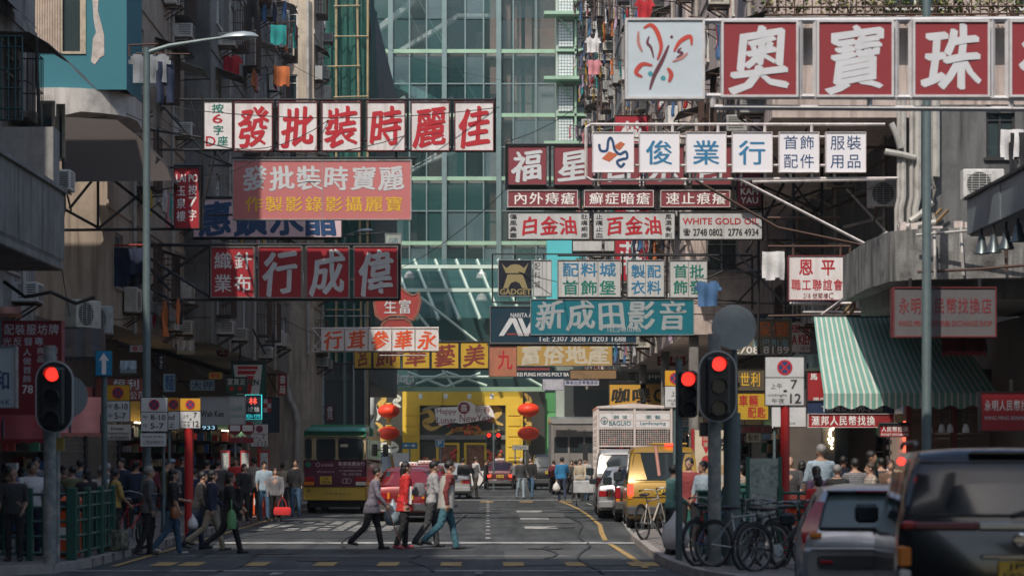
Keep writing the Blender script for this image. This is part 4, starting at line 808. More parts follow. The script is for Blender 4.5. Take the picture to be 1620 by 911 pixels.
sign('dark navy NARITA signboard with a silver AV mark, tucked behind the teal one', Y, [P_((775, 484, 1007, 543), pnavy, ('s', 'NARITA AUDIO', 808, 495, 860, 502, tgrey, 'semi'), ('p', [(789, 531), (806, 503), (816, 503), (828, 531), (820, 531), (811, 510), (797, 531)], 0, 0, 0, 0, tgrey, 0), ('p', [(819, 503), (826, 503), (833, 520), (842, 503), (849, 503), (836, 531), (830, 531)], 0, 0, 0, 0, tgrey, 0), ('s', 'WWW NARITA AV', 802, 527, 838, 530, torange, 'thin'), ('s', 'Tel: 2307 3688 / 8203 1688', 851, 532, 990, 540, tgrey, 'semi'))], [(775, 546, 1010, 546), (1007, 490, 1050, 490)], em=cr)
Y = 96
sign('mustard gold signboard with outlined pale characters below the navy one', Y, [P_((812, 544, 969, 579), pgold, ('r', '富俗地產', 822, 545, 965, 577, M('pale_gold_letters', (.50, .46, .36), .5, 0, .2, 4), 'heavy'), e=cr)], [(969, 550, 1010, 560), (969, 575, 1010, 575), (812, 541, 980, 541)])
Y = 93
sign('weathered orange sign with one red character left of the mustard board', Y, [P_((773, 547, 818, 596), porange, ('r', '九', 786, 553, 812, 585, tred, 'bold'), e=rust)], [(770, 545, 820, 545)])
Y = 99
sign('narrow navy sign reading KEI FUNG HONG POLY BA', Y, [P_((812, 586, 902, 598), pnavy, ('s', 'KEI FUNG HONG POLY BA', 818, 589, 900, 595, twhite, 'semi')), P_((901, 584, 975, 599), M('brown_varnished_board', (.24, .15, .07), .6, 0, .4, 2), e=rust), P_((812, 580, 870, 586), pdred)], [(975, 586, 1010, 590)], edge=.6)
Y = 101
sign('pale printed strip sign under the brown board', Y, [P_((892, 600, 948, 610), M('lilac_print', (.42, .42, .5), .5, 0, .3, 3), ('r', '專業批發零售膠袋', 895, 602, 946, 608, tnavy, 'thin')), P_((858, 598, 892, 617), M('lilac_print'), ('r', '商場', 862, 601, 888, 614, tgrey, 'thin'))], edge=.4)
Y = 51
sign('square white association sign with red characters hanging under the right overhang', Y, [P_((1247, 404, 1338, 475), wpanel, ('r', '恩', 1262, 409, 1288, 436, tred, 'bold'), ('r', '平', 1297, 409, 1323, 436, tred, 'bold'), ('r', '職工聯誼會', 1251, 441, 1334, 460, tred, 'semi'), ('s', '218', 1271, 464, 1282, 472, dk_, 'thin'), ('r', '號閣樓C', 1285, 463, 1319, 473, dk_, 'thin'))],
  [(1255, 385, 1255, 404), (1330, 385, 1330, 404), (1215, 390, 1345, 390), (1345, 388, 1345, 500), (1215, 500, 1410, 497), (1410, 400, 1315, 500), (1100, 285, 1230, 360), (1230, 360, 1375, 390), (1240, 395, 1240, 470)], bm=rust, em=pdred, bw=.035)
Y = 62
sign('olive grey sign with orange and blue characters and a phone number behind the round disc', Y, [P_((1165, 504, 1253, 561), polive, ('r', '保健', 1192, 508, 1250, 533, M('orange_letters', (.60, .15, .03), .5, 0, .1), 'bold'), ('r', '淋巴推拿', 1190, 536, 1249, 549, M('pale_blue_letters', (.25, .45, .52), .5), 'semi'), ('s', '2708 8189', 1160, 548, 1248, 559, twhite, 'bold'), e=steel)], [(1165, 500, 1253, 500)])
Y = 66
sign('white sign with bold red characters and western letters beside the striped awning', Y, [P_((1251, 510, 1300, 556), wpanel, ('r', '堡堅', 1250, 513, 1286, 527, tred, 'bold'), ('s', 'A KIEN C', 1253, 529, 1296, 545, tred, 'bold'), ('r', '找換店', 1265, 548, 1296, 554, dk_, 'thin'), e=wsteel)], [(1251, 506, 1300, 506)])
Y = 70
sign('narrow strip of food photographs above the white sign by the awning', Y, [P_((1196, 496, 1292, 510), M('blue_print', (.05, .12, .3), .4, 0, .4, 6), ('o', '', 1262, 498, 1274, 508, torange, 1), ('o', '', 1212, 498, 1224, 508, tgrey, 1), ('o', '', 1238, 498, 1250, 508, tgrey, 1), ('o', '', 1276, 498, 1288, 508, tred, 1))], edge=.6)
Y = 41.0
pd = M('dark_grey_board', (.11, .105, .11), .5, 0, .2, 2, .2)  # dark grey sign face with faint streaks
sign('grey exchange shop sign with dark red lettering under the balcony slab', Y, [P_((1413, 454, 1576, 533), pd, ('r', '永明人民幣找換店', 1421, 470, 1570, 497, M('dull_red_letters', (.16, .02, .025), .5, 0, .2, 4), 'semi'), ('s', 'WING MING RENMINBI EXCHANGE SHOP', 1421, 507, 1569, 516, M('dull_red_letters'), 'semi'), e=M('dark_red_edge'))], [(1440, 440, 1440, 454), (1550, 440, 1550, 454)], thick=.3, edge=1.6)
Y = 46
sign('red exchange sign with white characters under the striped awning', Y, [P_((1278, 654, 1415, 676), M('bright_red_sign', (.30, .012, .018), .55, 0, .1, 3), ('r', '滙邦人民幣找換', 1283, 657, 1385, 673, twhite, 'bold'), ('s', 'MONEY', 1389, 657, 1410, 663, dk_, 'semi'), ('s', 'EXCHANGE', 1386, 666, 1412, 672, dk_, 'semi'), e=wsteel)], thick=.15, edge=.9)
sign('small red money exchange sign at the right end of the long red one', Y - .6, [P_((1391, 672, 1439, 691), M('bright_red_sign'), ('r', '人民幣找換', 1394, 674, 1437, 683, twhite, 'bold'), ('s', 'MONEY EXCHANGE', 1394, 685, 1437, 689, twhite, 'semi'), e=dsteel)], [(1391, 670, 1440, 670)], thick=.15, edge=.8)
sign('navy telephone number board just under the awning edge', Y + .5, [P_((1276, 634, 1415, 655), M('navy_board', (.015, .03, .08), .4, 0, .1), ('s', 'Tel/', 1300, 642, 1319, 651, tgrey, 'semi'), ('r', '電話', 1320, 642, 1340, 651, tgrey, 'semi'), ('s', ':2390-2488', 1341, 642, 1396, 651, tgrey, 'semi'))], thick=.12, edge=.8)
sign('dark red board with white characters left of the striped awning', Y + .9, [P_((1276, 586, 1310, 634), M('bright_red_sign'), ('r', '馬', 1281, 590, 1294, 601, twhite, 'bold'), ('r', '國內', 1286, 628, 1306, 634, twhite, 'semi'))], thick=.12)
Y = 37
sign('red exchange sign with pale characters at the right edge', Y, [P_((1551, 619, 1640, 682), M('bright_red_sign'), ('r', '永明人民幣找', 1557, 632, 1626, 650, tgrey, 'semi'), ('s', 'WING MING RENMINBI', 1557, 658, 1630, 664, tgrey, 'thin'))], [(1600, 600, 1600, 619)], em=dsteel)
Y = 96
sign('ochre curry house signboard with black brushed characters above the cage truck', Y, [P_((963, 606, 1062, 656), M('amber_sign', (.55, .31, .05), .45, 0, .15, 2, dirt=(.35, .2, .05)), ('r', '咖哩', 966, 613, 1030, 637, tblack, 'heavy'), ('s', 'C', 1034, 615, 1052, 636, tblack, 'heavy'), ('s', 'Curry House', 1022, 642, 1058, 649, tblack, 'thin'), ('o', '', 1002, 640, 1016, 647, dk_, 1))], [(963, 604, 1062, 604)])
Y = 62
sign('yellow motor shop sign with red and white characters behind the traffic light', Y, [P_((1166, 620, 1216, 664), pyel, ('r', '車輛', 1168, 624, 1200, 643, tred, 'bold'), ('r', '配匙', 1182, 643, 1212, 661, tred, 'bold')), P_((1166, 583, 1210, 618), M('bronze_dark_sign', (.10, .08, .05), .5), ('r', '世利', 1170, 588, 1204, 612, tyel, 'semi'))], edge=.8)
sign('mauve sign with dark characters under the motor shop sign', Y + 1, [P_((1170, 672, 1222, 686), M('mauve_sign', (.30, .22, .25), .5), ('r', '成鎖匙扣', 1174, 674, 1218, 684, tred, 'semi'))], edge=.6)
t = sign('round cream key-cutting sign with black characters below the mauve one', Y - .3, [P_((1180, 684, 1204, 700), M('cream_sign', (.55, .5, .38), .5), ('r', '配匙', 1183, 687, 1201, 697, tblack, 'semi'))], edge=.6, thick=.08)
# teal centre sign + poster wall
sign('small white and turquoise shop sign beside the amber light', 90, [P_((1058, 663, 1094, 676), wpanel, ('r', '松柏診所', 1060, 665, 1092, 674, tblue, 'semi')), P_((1058, 676, 1094, 683), M('turquoise_sign', (.03, .33, .42), .5), ('r', '護理中心', 1061, 677, 1091, 682, twhite, 'semi'))], edge=.4)
# near big sign, slightly out of focus
Y = 35
we = M('off_white_frame_paint', (.60, .60, .61), .5, .1, .3, 4, .2, dirt=(.25, .2, .18)); nred = M('brick_red_sign_face', (.25, .025, .032), .6, 0, .12, 1.2, .1, dirt=(.22, .04, .04)); nl = M('pale_grey_letters', (.60, .62, .65), .5, 0, .08, 3)
c1 = M('butterfly_red', (.52, .06, .04), .5); c2 = M('butterfly_maroon', (.14, .03, .05), .5); c3 = M('butterfly_rose', (.50, .22, .2), .5); c4 = M('butterfly_teal', (.05, .35, .40), .5)
bf = [('w', [(1018, 45), (1030, 40), (1040, 52), (1046, 75), (1040, 95)], 3.6, 0, 0, 0, c1, 0), ('w', [(1010, 50), (1010, 68), (1016, 82)], 2.6, 0, 0, 0, c3, 0), ('w', [(1027, 58), (1024, 68), (1030, 76), (1034, 92)], 2.2, 0, 0, 0, c2, 0), ('w', [(1028, 142), (1035, 120), (1048, 95), (1058, 72)], 3.2, 0, 0, 0, c2, 0),
  ('w', [(1066, 82), (1076, 66), (1092, 58), (1094, 72)], 3.4, 0, 0, 0, c1, 0), ('w', [(1064, 98), (1078, 92), (1088, 84)], 2.4, 0, 0, 0, c3, 0), ('w', [(1078, 76), (1072, 82), (1080, 84), (1070, 92)], 1.8, 0, 0, 0, c2, 0), ('w', [(1032, 104), (1016, 102), (1006, 115), (1016, 122)], 3.6, 0, 0, 0, c1, 0), ('w', [(1056, 108), (1062, 118), (1058, 130)], 3.6, 0, 0, 0, c1, 0),
  ('o', '', 1025, 113, 1033, 121, c4, 1), ('o', '', 1045, 120, 1053, 128, c4, 1), ('o', '', 1060, 56, 1065, 62, c2, 1)]
pn = [P_((989, 29, 1115, 157), M('blue_white_sign_face', (.52, .60, .65), .45, 0, .1, 1.5), *bf, e=we, t=.22)]
for c, a, b in (('奧', 1141, 1263), ('寶', 1292, 1414), ('珠', 1444, 1566), ('行', 1597, 1719)): pn.append(P_((a, 32, b, 154), nred, ('r', c, a + 12, 38, b - 10, 148, nl, 'brush'), e=we, t=.22))
sign('largest sign, red panels with white characters and a butterfly panel at top right', Y, pn, [(1115, 34, 1760, 30), (1115, 152, 1760, 157), (1290, 32, 1290, 157), (1266, 32, 1266, 157), (1418, 30, 1418, 157), (1441, 30, 1441, 157), (1570, 30, 1570, 157), (1594, 30, 1594, 157), (1130, 170, 1800, 174), (1376, 157, 1376, 171), (1128, 157, 1128, 170), (1600, 157, 1600, 172), (1760, 10, 1760, 180)], bm=we, em=we, bw=.05, edge=3.6)
# --- left shop signs
Y = 38
sign('large crimson shop board crowded with white characters at the left edge', Y, [P_((-60, 507, 98, 656), M('deep_crimson_board', (.20, .012, .018), .45, 0, .2, 2, .15), ('r', '首件配裝服坊牌', -30, 512, 94, 530, tgrey, 'thin'), ('r', '射光反督專', -14, 533, 70, 547, tgrey, 'thin'), ('c', '人做首飾', 36, 550, 50, 606, tgrey, 'thin'), ('c', '商品', 58, 548, 70, 574, tgrey, 'thin'), ('c', '服商', 80, 548, 92, 574, tgrey, 'thin'), ('c', '工造', 14, 548, 26, 574, tgrey, 'thin'), ('s', '3 78 2', 22, 609, 66, 622, twhite, 'semi'), e=pdred)], thick=.25)
Y = 35.5
sign('pale blue-white board with dark blue character and the letters H.K.', Y, [P_((-40, 547, 25, 645), M('pale_blue_board', (.40, .45, .47), .4, 0, .15, 2), ('r', '和', -12, 585, 18, 618, tnavy, 'bold'), ('s', 'N H.K.', -14, 632, 18, 640, tnavy, 'semi'), e=steel)], [(0, 500, 0, 547)])
Y = 49
sign('dull red board with white characters above the parking signs', Y, [P_((150, 596, 232, 634), M('dull_red_board', (.25, .06, .04), .5, 0, .2, 2), ('r', '恒利', 178, 599, 222, 616, tgrey, 'semi'), ('r', '公司', 205, 618, 230, 632, tgrey, 'semi'))], thick=.2)
Y = 72
sg = M('signal_green_sign', (.01, .10, .075), .4, 0, .15, 2); bw_ = M('bright_white_print', (.6, .6, .58), .45, 0, .1)
sign('green and white convenience store sign with a red and white 7', Y, [P_((365, 573, 421, 630), sg, ('p', [(369, 577), (415, 577), (410, 624), (375, 624)], 0, 0, 0, 0, bw_, 0), ('p', [(376, 579), (408, 579), (408, 584), (376, 584)], 0, 0, 0, 0, tred, 1), ('p', [(376, 586), (406, 586), (403, 592), (376, 592)], 0, 0, 0, 0, tred, 1), ('p', [(390, 594), (402, 594), (396, 624), (386, 624)], 0, 0, 0, 0, tred, 1), ('s', 'ELEVEN', 372, 600, 409, 609, sg, 'heavy'))], [(365, 571, 421, 571), (380, 540, 380, 571), (420, 560, 400, 520)])
sign('small dark green plaque with pale characters and two red dots by the store sign', Y - 3, [P_((357, 596, 391, 622), M('bottle_green_plaque', (.015, .07, .055), .4, 0, .1), ('r', '富寶足', 359, 598, 389, 609, tgrey, 'semi'), ('o', '', 363, 611, 370, 618, tred, 1), ('o', '', 376, 611, 383, 618, tred, 1))], edge=.8, thick=.15)
Y = 58
gs_ = M('grey_white_board', (.30, .31, .31), .5, 0, .2, 2, .2)  # grey-white board face with faint streaks
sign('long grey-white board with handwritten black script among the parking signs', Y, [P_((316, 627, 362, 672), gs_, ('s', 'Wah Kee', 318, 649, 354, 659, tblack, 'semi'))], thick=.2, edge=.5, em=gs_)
sign('plain pale board with faint green print right of the handwritten one', Y + 1, [P_((362, 626, 388, 671), M('pale_board', (.36, .38, .38), .5, 0, .15), ('r', '以谷', 365, 641, 384, 650, tgreen, 'thin'), ('s', 'chesed', 364, 655, 385, 660, tgreen, 'thin'))], thick=.2, edge=.4, em=steel)
neon = lambda n, c, s: M(n, c, .5, 0, 0, emit=(c, s))
sign('small black neon sign edged in turquoise light', Y + 2, [P_((388, 624, 414, 663), M('near_black_sign'), ('r', '林', 393, 628, 408, 640, M('red_neon', (1, .1, .08), emit=((1, .08, .05), .5), grime=0), 'semi'), ('s', '鐘錶', 391, 643, 411, 650, tgrey, 'thin') if 0 else ('r', '鐘錶', 391, 643, 411, 652, tgrey, 'thin'), ('s', 'REN 9292', 390, 655, 412, 661, M('cyan_neon', (.1, .9, .9), emit=((.05, .8, .85), .6), grime=0), 'thin'), e=M('cyan_neon'))], edge=.5, thick=.12)
sign('dark sign with a pale LED number beneath the handwritten board', Y, [P_((306, 672, 343, 681), M('near_black_sign'), ('s', '933', 320, 673, 340, 679, M('pale_led', (.5, .75, .9), emit=((.4, .7, .9), .6), grime=0), 'semi'))], edge=.4)
sign('dark blue board with a red and white check pattern left of the drain pipe', 84, [P_((415, 628, 442, 684), pnavy, *[('b', '', 417 + 6 * i, 631 + 7 * j, 423 + 6 * i, 638 + 7 * j, (tred if (i + j) % 2 else tgrey), 0) for i in range(2) for j in range(3)], ('s', 'EXIT', 418, 664, 432, 672, tgrey, 'thin') if 0 else ('b', '', 416, 662, 434, 663, sg, 0))], edge=.5)
# smaller signs jutting out along both sides
rs = random.Random(12); ON = 'nearest second third fourth fifth sixth seventh eighth ninth tenth eleventh twelfth'.split()
SM = [('maroon', (.14, .015, .025), tgrey), ('white', (.55, .54, .52), tred), ('green', (.02, .13, .08), twhite), ('yellow', (.50, .33, .04), tred), ('navy', (.015, .04, .10), twhite), ('red', (.32, .015, .02), twhite), ('pale blue', (.25, .36, .42), tnavy)]
LS = [(1010, 470, 96, 20, 60, '金行'), (985, 560, 104, 34, 14, '藥房'), (1040, 560, 88, 44, 18, '海味'), (1080, 600, 84, 26, 44, '茶'), (1120, 585, 80, 40, 16, '電器'), (1020, 590, 110, 28, 12, '押'), (1145, 610, 72, 14, 50, '麻雀'), (1100, 640, 86, 42, 12, '五金'), (1060, 545, 92, 18, 34, '米'), (955, 520, 120, 18, 30, '酒'), (940, 420, 125, 22, 40, '樓'), (1090, 500, 78, 16, 30, '按'),
  (345, 520, 74, 16, 44, '冰室'), (300, 600, 70, 40, 18, '大押'), (330, 588, 66, 22, 12, '鞋'), (440, 590, 92, 14, 36, '書局'), (258, 590, 60, 20, 30, '麵'), (400, 545, 84, 34, 12, '皮具'), (465, 700, 104, 24, 12, '士多'), (520, 680, 112, 30, 14, '酒樓'), (515, 640, 112, 14, 26, '霓'), (548, 700, 111, 26, 10, '旅館'), (250, 560, 64, 10, 26, '牙'), (205, 545, 57, 30, 12, '書店')]
for px, py, Y, w_, h_, tx in LS:
 rk = sorted(q[2] for q in LS if (q[0] > 780) == (px > 780)).index(Y)
 c, col_, lm = SM[rs.randrange(7)]; m_ = M('small_sign_' + c.replace(' ', '_'), col_, .5, 0, .3, 3, .3); vert = h_ > w_ * 1.3 and len(tx) > 1
 sign(f'small {c} {"upright" if h_ > w_ else "wide"} sign lettered {tx}, {ON[rk]}{"" if rk == 0 else " nearest"} small one on the {"right" if px > 780 else "left"} side', Y, [P_((px, py, px + w_, py + h_), m_, ('c' if vert else 'r', tx, px + 2, py + 2, px + w_ - 2, py + h_ - 2, lm, 'semi'))], [(px + (w_ if px > 780 else 0), py + 3, px + (w_ + 22 if px > 780 else -22), py + 3), (px + (w_ if px > 780 else 0), py + h_ - 3, px + (w_ + 22 if px > 780 else -22), py - 8)], thick=.14, edge=.6, bw=.025)
# ---------------------------------------------------------------- facade clutter
acm = [M('air_conditioner_casing_' + n, c, .6, 0, .35, 6, .4) for n, c in (('cream', (.50, .48, .42)), ('grey', (.32, .33, .32)), ('white', (.62, .62, .60)))]
grm = M('grille_dark', (.06, .065, .065), .6)
def make_ac(k, split):
 t = thing('air_conditioner', 'x', 'air conditioner', (0, 0, 0), 0, 'air conditioners on the facades')
 if split:   # outdoor unit with a round fan, front faces -y
  MB().cbox(-.42, .42, -.34, 0, 0, .62, .02).build('casing', acm[k], t)
  MB().cyl((-.1, -.345, .31), (-.1, -.341, .31), .25, n=24).build('fan_opening', grm, t)
  mb = MB(); [mb.box(-.1 - .25, -.1 + .25, -.36, -.35, .31 + d - .004, .31 + d + .004) for d in (-.2, -.15, -.1, -.05, 0, .05, .1, .15, .2)]; [mb.box(-.104 + d, -.096 + d, -.362, -.352, .08, .54) for d in (-.15, 0, .15)]; mb.build('grille', acm[k], t, smooth=0)
  mb = MB(); 
  for q in range(5): a = q * 1.2566; mb.quad((-.1, -.344, .31), (-.1 + .2 * math.cos(a), -.344, .31 + .2 * math.sin(a)), (-.1 + .22 * math.cos(a + .5), -.346, .31 + .22 * math.sin(a + .5)), (-.1 + .1 * math.cos(a + .6), -.346, .31 + .1 * math.sin(a + .6)))
  mb.build('fan', dsteel, t, smooth=0)
 else:
  MB().cbox(-.33, .33, -.5, .05, 0, .40, .015).build('casing', acm[k], t)
  mb = MB(); [mb.box(-.29, .29, -.512, -.501, .05 + i * .04, .068 + i * .04) for i in range(8)]; [mb.box(sx * .331 - .004, sx * .331 + .004, -.45, -.1, .08 + i * .05, .1 + i * .05) for i in range(6) for sx in (-1, 1)]
  mb.build('grille', grm, t, smooth=0)
 mb = MB()
 for x in (-.25, .25): mb.bar((x, .05, -.03), (x, -.48, -.03), .03); mb.bar((x, .05, -.35), (x, -.45, -.04), .03)
 mb.bar((-.3, -.45, -.025), (.3, -.45, -.025), .03); mb.build('bracket', rust, t, smooth=0)
 return t
ACS = [make_ac(k, s) for k in range(3) for s in (0, 1)]; acu = set()
ORD = ['first', 'second', 'third', 'fourth', 'fifth', 'sixth', 'seventh', 'eighth', 'ninth', 'tenth']
def place(protos, used, i, loc, rz, label):
 o = protos[i]
 if i not in used: used.add(i); o.location = loc; o.rotation_euler = (0, 0, rz); o['label'] = label; return o
 return copy_tree(o, loc, rz, label)
def ang(side): return R(90) if side < 0 else R(-90)   # proto front (-y) turned to the street
CN = ['cream', 'grey', 'white']
def spot_txt(s): return f'{s[0]}, {ORD[s[5]]} window row, {ORD[s[6]]} bay'
# laundry garments -------------------------------------------------
cloth_cols = {'white': (.62, .62, .62), 'grey': (.2, .22, .24), 'navy': (.015, .025, .06), 'black': (.015, .015, .018), 'red': (.42, .02, .03), 'lilac': (.42, .30, .42), 'turquoise': (.02, .28, .27), 'orange': (.55, .16, .05), 'yellow': (.6, .38, .03), 'blue': (.06, .15, .32), 'pink': (.55, .22, .25)}
def cmat(c): return M('cloth_' + c, cloth_cols[c], .9, 0, .15, 12, bump=.3, fs=14)
_gm = {}
def garment_mesh(kind, c):
 k = (kind, c)
 if k in _gm: return _gm[k]
 r = random.Random(hash(kind) % 97 if 0 else len(kind) * 7 + len(c)); n = 8; mb = MB()
 outl = {'shirt': [(-.26, .0), (-.36, -.22), (-.27, -.26), (-.24, -.16), (-.24, -.66), (.24, -.66), (.24, -.16), (.27, -.26), (.36, -.22), (.26, 0), (.08, 0), (0, -.05), (-.08, 0)],
   'trousers': [(-.2, 0), (-.22, -.95), (-.05, -.95), (0, -.38), (.05, -.95), (.22, -.95), (.2, 0)], 'towel': [(-.25, 0), (-.26, -.6), (-.1, -.62), (.1, -.6), (.25, -.63), (.25, 0)], 'sheet': [(-.55, 0), (-.56, -.9), (-.3, -.94), (0, -.9), (.3, -.95), (.55, -.9), (.55, 0)]}[kind]
 # grid filled inside the outline with folds
 nx, nz = 14, 14; x0 = min(p[0] for p in outl); x1 = max(p[0] for p in outl); z0 = min(p[1] for p in outl)
 def inside(x, z):
  c_ = False; j = len(outl) - 1
  for i in range(len(outl)):
   if (outl[i][1] > z) != (outl[j][1] > z) and x < (outl[j][0] - outl[i][0]) * (z - outl[i][1]) / (outl[j][1] - outl[i][1]) + outl[i][0]: c_ = not c_
   j = i
  return c_
 ph = r.random() * 6
 P = lambda x, z, s: (x, .035 * math.sin(x * 22 + ph) * (.3 - z) + .02 * math.sin(z * 9 + x * 5) + s, z + .01 * math.sin(x * 11))
 for i in range(nx):
  for j in range(nz):
   xa, xb = x0 + (x1 - x0) * i / nx, x0 + (x1 - x0) * (i + 1) / nx; za, zb = z0 * j / nz, z0 * (j + 1) / nz
   if inside((xa + xb) / 2, (za + zb) / 2):
    mb.quad(P(xa, zb, 0), P(xb, zb, 0), P(xb, za, 0), P(xa, za, 0)); mb.quad(P(xa, za, .02), P(xb, za, .02), P(xb, zb, .02), P(xa, zb, .02))
 o = mb.build(kind, cmat(c), None); me = o.data; bpy.data.objects.remove(o); _gm[k] = me; return me
def garment(kind, c, loc, rz, label):
 o = bpy.data.objects.new(kind, garment_mesh(kind, c)); COL.objects.link(o); o.location = loc; o.rotation_euler = (0, 0, rz); tag(o, label, {'shirt': 'shirt', 'trousers': 'trousers', 'towel': 'towel', 'sheet': 'sheet'}[kind], 'laundry hung out from the windows'); return o
tinm = M('corrugated_tin', (.13, .125, .12), .7, .3, .6, 3, .5, dirt=(.10, .05, .03)); tinw = M('pale_corrugated_plastic', (.40, .42, .38), .6, 0, .4, 3, .4)
def tin_canopy(parent_loc, side, w, dpt, label, mat, drop=.28):
 mb = MB(); n = int(w / .06); 
 for i in range(n):
  a, b = -w / 2 + w * i / n, -w / 2 + w * (i + 1) / n; za, zb = .015 * (i % 2), .015 * ((i + 1) % 2)
  mb.quad((a, 0, za), (b, 0, zb), (b, -dpt, zb - drop), (a, -dpt, za - drop))
 t = thing('window_canopy', label, 'canopy', parent_loc, ang(side), 'small canopies over the windows'); mb.build('sheet_roof', mat, t, smooth=0)
 fm = MB(); [fm.bar((x, .02, -.35), (x, -dpt + .05, -drop - .01), .02) for x in (-w / 2 + .05, w / 2 - .05)]; fm.bar((-w / 2, -dpt + .02, -drop - .02), (w / 2, -dpt + .02, -drop - .02), .02); fm.build('frame', rust, t, smooth=0)
 return t
def make_cage():
 t = thing('window_cage', 'x', 'window cage', (0, 0, 0), 0, 'iron window cages'); mb = MB(); w, h, dp = .8, 1.45, .45
 for z in (0, h * .5, h): mb.bar((-w, 0, z), (-w, -dp, z), .02); mb.bar((w, 0, z), (w, -dp, z), .02); mb.bar((-w, -dp, z), (w, -dp, z), .02)
 for i in range(11): x = -w + 2 * w * i / 10; mb.bar((x, -dp, 0), (x, -dp, h), .014)
 for i in range(4): y = -dp * i / 4; mb.bar((-w, y, 0), (-w, y, h), .014); mb.bar((w, y, 0), (w, y, h), .014)
 mb.build('bars', rust, t, smooth=0); MB().box(-w, w, -dp, 0, -.02, 0).build('tray', tinm, t, smooth=0); return t
CG = [make_cage()]; cgu = set()
def make_rack():
 t = thing('laundry_rack', 'x', 'laundry rack', (0, 0, 0), 0, 'laundry racks under the windows'); mb = MB()
 for x in (-.7, .7): mb.bar((x, 0, 0), (x, -1.15, .12), .025); mb.bar((x, 0, -.4), (x, -.7, .06), .02)
 mb.build('bracket', rust, t, smooth=0)
 for q in range(3): MB().cyl((-.85, -.35 - .36 * q, .05 + .035 * q), (.85, -.35 - .36 * q, .05 + .035 * q), .014, n=6).build('rail', steel, t)
 return t
RK = [make_rack()]; rku = set()
rr_ = random.Random(21); cols = list(cloth_cols)
dens = {'near left house': (.5, .3, 0, .2), 'beige left block': (.5, .35, .5, .45), 'grey left block': (.5, .35, .35, .4), 'cream block': (.9, .2, 0, .2), 'near right block': (.6, .3, .3, .3), 'pinkish right block': (.7, .35, .4, .4), 'farthest right block': (.7, .3, .45, .4), 'shaded right house': (.7, .1, 0, .3)}
for s in SPOTS:
 desc, side, xf, y, z, f, k, ww, wh = s
 zt_ = 1.8 + 740 * y / F
 if z > zt_ or f > 9: continue
 a, cpy, lau, cge = dens[desc]; X = lambda d: xf - side * d; txt = spot_txt(s)
 if rr_.random() < a:
  i = rr_.randrange(6); ddy = rr_.choice((-1, 1)) * (ww / 2 + .45) if i % 2 else rr_.choice((-.2, .2))
  place(ACS, acu, i, (X(.04), y + ddy, z - (.62 if i % 2 == 0 else .1)), ang(side), f'{CN[i // 2]} {"fan unit" if i % 2 else "box air conditioner"} on a bracket, {txt}')
 if rr_.random() < a * .55:
  i = rr_.randrange(6); place(ACS, acu, i, (X(.04), y + .9, z + rr_.uniform(-.9, .7)), ang(side), f'{CN[i // 2]} {"fan unit" if i % 2 else "box air conditioner"} beyond the window, {txt}')
 if rr_.random() < cpy: w_ = ww + .5; tin_canopy((X(.0), y, z + wh + .22), side, w_, rr_.uniform(.5, .9), f'{"pale plastic" if k % 2 else "dark tin"} canopy, {txt}', tinw if k % 2 else tinm)
 if rr_.random() < cge: place(CG, cgu, 0, (X(.02), y, z - .05), ang(side), f'rusty iron cage, {txt}')
 if rr_.random() < lau:
  place(RK, rku, 0, (X(.02), y, z - .18), ang(side), f'metal laundry rack, {txt}')
  for q in range(3):
   for g in range(rr_.choice((1, 2, 3))):
    kd = rr_.choice(('shirt', 'shirt', 'trousers', 'towel', 'towel')); c = rr_.choice(cols); dd_ = .35 + .36 * q
    garment(kd, c, (X(.02 + dd_), y + (g - 1) * .5 + rr_.uniform(-.08, .08), z - .18 + .045 + .035 * q), ang(side) + rr_.uniform(-.12, .12), f'{c} {kd}, {["inner", "middle", "outer"][q]} rail {["near", "middle", "far"][g]} place, {txt}')
# named laundry and canopies seen near the left lamp post
for kd, c, px, py, rz, lb in (('shirt', 'grey', 228, 86, .1, 'large grey shirt hanging beside the left lamp post'), ('shirt', 'grey', 246, 86, -.1, 'second grey shirt hanging just right of the lamp post'), ('trousers', 'navy', 262, 98, .5, 'dark trousers hanging right of the grey shirts'), ('trousers', 'black', 240, 138, .2, 'black trousers hanging below the grey shirts'),
        ('sheet', 'lilac', 282, -10, .3, 'pale lilac sheet hanging at the top left'), ('shirt', 'white', 352, 88, .3, 'white shirt on the second rack from the lamp arm'), ('shirt', 'red', 366, 88, .3, 'red shirt on the rack below the lamp head'), ('shirt', 'blue', 358, 92, .3, 'blue shirt between the white and the red one'), ('trousers', 'black', 400, 0, .2, 'black trousers hanging at the top left of the cream block'),
        ('towel', 'turquoise', 441, 40, .3, 'turquoise towel hanging beside the cream block'), ('towel', 'orange', 446, 105, .3, 'orange rag hanging beside the cream block'), ('trousers', 'navy', 615, 390, 0, 'x')):
 if lb == 'x': continue
 y = {True: 52.5}.get(px < 270, 72); x, _, z = W(px, py, y); garment(kd, c, (x, y, z), rz, lb)
mb = MB(); mb.bar(W(205, 72, 53), W(250, 70, 52.6), .03); mb.bar(W(215, 85, 52.5), W(300, 86, 52.5), .025); mb.bar(W(205, 70, 53), W(205, 90, 53), .03)
tag(mb.build('clothes_pole', rust), 'rusty pole carrying the grey shirts by the lamp post', 'clothes pole')
